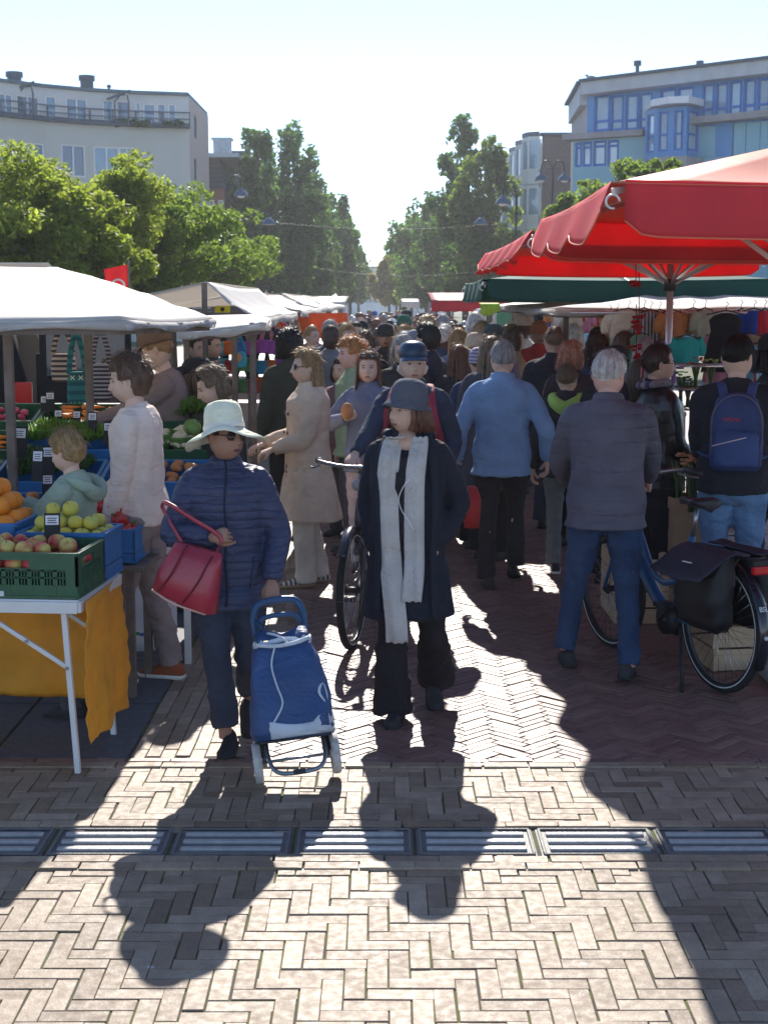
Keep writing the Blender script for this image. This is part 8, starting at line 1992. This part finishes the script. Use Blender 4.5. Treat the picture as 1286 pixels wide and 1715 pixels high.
# ---- backpacks
def backpack(I, mat, label, mat2=None, H=.42, W=.29, D=.15, z0=1.05, logo=False, red=False, name='backpack'):
    o = empty(name, tuple(I['root'].location), I['root'].rotation_euler.z, label=label, cat='backpack'); s = I['s']; yb = .155
    g = MB(); rs = []
    for f, k, dk in ((0, .80, .75), (.06, .96, .95), (.35, 1.0, 1.05), (.7, .92, .95), (.92, .75, .7), (1, .5, .4)):
        rs.append([Vector((math.copysign(abs(math.cos(a)) ** .6, math.cos(a)) * W / 2 * k, yb + D / 2 + math.copysign(abs(math.sin(a)) ** .7, math.sin(a)) * D / 2 * dk, z0 - .04 + H * f)) * s for a in [j * 2 * math.pi / 26 for j in range(26)]])
    rs2 = []
    for i in range(len(rs) - 1):
        for k in range(3): rs2.append([a.lerp(b, k / 3) for a, b in zip(rs[i], rs[i + 1])])
    rs2.append(rs[-1]); g.rings(rs2); b = g.build('bag_body', mat, o, True); wrinkle(b.data, .004, 14, seed=3)
    g = MB(); rs = []
    for f, k in ((0, .9), (.1, 1), (.8, 1), (1, .85)): rs.append([Vector((math.copysign(abs(math.cos(a)) ** .6, math.cos(a)) * W * .40 * k, yb + D + .012 + math.copysign(abs(math.sin(a)) ** .7, math.sin(a)) * .03 * k, z0 - .01 + .19 * f)) * s for a in [j * 2 * math.pi / 20 for j in range(20)]])
    g.rings(rs); g.build('front_pocket', mat2 or mat, o, True)
    for q in (-1, 1): g = MB(); g.tube([Vector(p) * s for p in ((q * .07, yb + .03, z0 + H - .06), (q * .085, .12, 1.47), (q * .105, .04, 1.475), (q * .125, -.08, 1.42), (q * .155, -.15, 1.28), (q * .19, -.05, 1.10), (q * .13, yb + .02, z0 + .02))], [(.026, .006)] * 7, 8, k=4, ref=(1, 0, 0)); g.build('strap', M('strap red', (.3, .03, .06)) if red else (mat2 or mat), o, True)
    g = MB(); g.tube([Vector(p) * s for p in ((-W * .42, yb + D * .8, z0 + .02), (-W * .46, yb + D * .9, z0 + H * .6), (-W * .2, yb + D * .9, z0 + H * .86), (W * .2, yb + D * .9, z0 + H * .86), (W * .46, yb + D * .9, z0 + H * .6), (W * .42, yb + D * .8, z0 + .02))], .004, 6, k=4); g.build('zip', M('zip grey', (.12, .12, .16)) if not red else M('strap red', (.3, .03, .06)), o, True)
    if logo:
        g = MB(); g.tube([Vector((-.05, yb + D + .046, z0 + .15)) * s, Vector((.13, yb + D + .035, z0 + .10)) * s], .0035, 6); g.build('zip_cord', M('cord pale', (.6, .5, .55)), o, True)
        fc = bpy.data.curves.new('logo', 'FONT'); fc.body = 'KIPLING'; fc.size = .026; fc.extrude = .001; fc.align_x = 'CENTER'; to = bpy.data.objects.new('logo', fc); COL.objects.link(to)
        dg = bpy.context.evaluated_depsgraph_get(); me = bpy.data.meshes.new_from_object(to.evaluated_get(dg)); bpy.data.objects.remove(to)
        lo = bpy.data.objects.new('logo', me); COL.objects.link(lo); me.materials.clear(); me.materials.append(M('logo red', (.6, .05, .05))); lo.parent = o; lo.location = (.03, (yb + D + .018) * s, (z0 + .235) * s); lo.rotation_euler = (math.pi / 2 - .1, 0, math.pi)
    return o
backpack(A12, C_('backpack navy', (.018, .030, .085), rough=.7, bump=.4), 'navy blue backpack with a small red logo on the black haired man', C_('backpack navy two', (.022, .04, .11), rough=.7), logo=True)
backpack(A7, C_('backpack black', (.02, .022, .025)), 'black backpack with red edges on the man in the leather cap', red=True)
# phone box in hand, produce in hand
g = MB(); c = wpt(A11, (-.17, -.37, .93)); g.box((0, 0, 0), (.09, .03, .15), 0, (.4, .5, .3)); g.build('paper_packet', M('packet white', (.7, .68, .66)), None, loc=c, label='white paper packet in the hand of the leather jacket woman', cat='packet', bevel=.004)
p = At(322, 716, 8.7); fruit('cabbage', p, .045, 'pale green artichoke held by the woman in black', None)
# red shoulder bag behind the parka
g = MB(); p = At(790, 850, 9.6); g.tube([(0, 0, .14), (0, 0, .05), (0, 0, -.13)], [(.03, .05), (.06, .09), (.05, .07)], 14, k=3, sq=.7); g.build('tote_bag', M('tote red', (.45, .03, .03), rough=.6), None, True, loc=p, label='small red bag showing behind the right side of the navy parka', cat='bag')
# ================================================================ HAZE
hz = bpy.data.materials.new('haze air'); hz.use_nodes = True; n = hz.node_tree.nodes; n.remove(n['Principled BSDF'])
v = n.new('ShaderNodeVolumePrincipled'); v.inputs['Color'].default_value = (.93, .96, 1, 1); v.inputs['Density'].default_value = 0.00045; v.inputs['Anisotropy'].default_value = .5
hz.node_tree.links.new(v.outputs[0], n['Material Output'].inputs['Volume'])
g = MB(); g.box((0, 180, 9), (460, 420, 20)); g.build('haze', hz, kind='stuff', label='thin bright haze in the air over the market street')
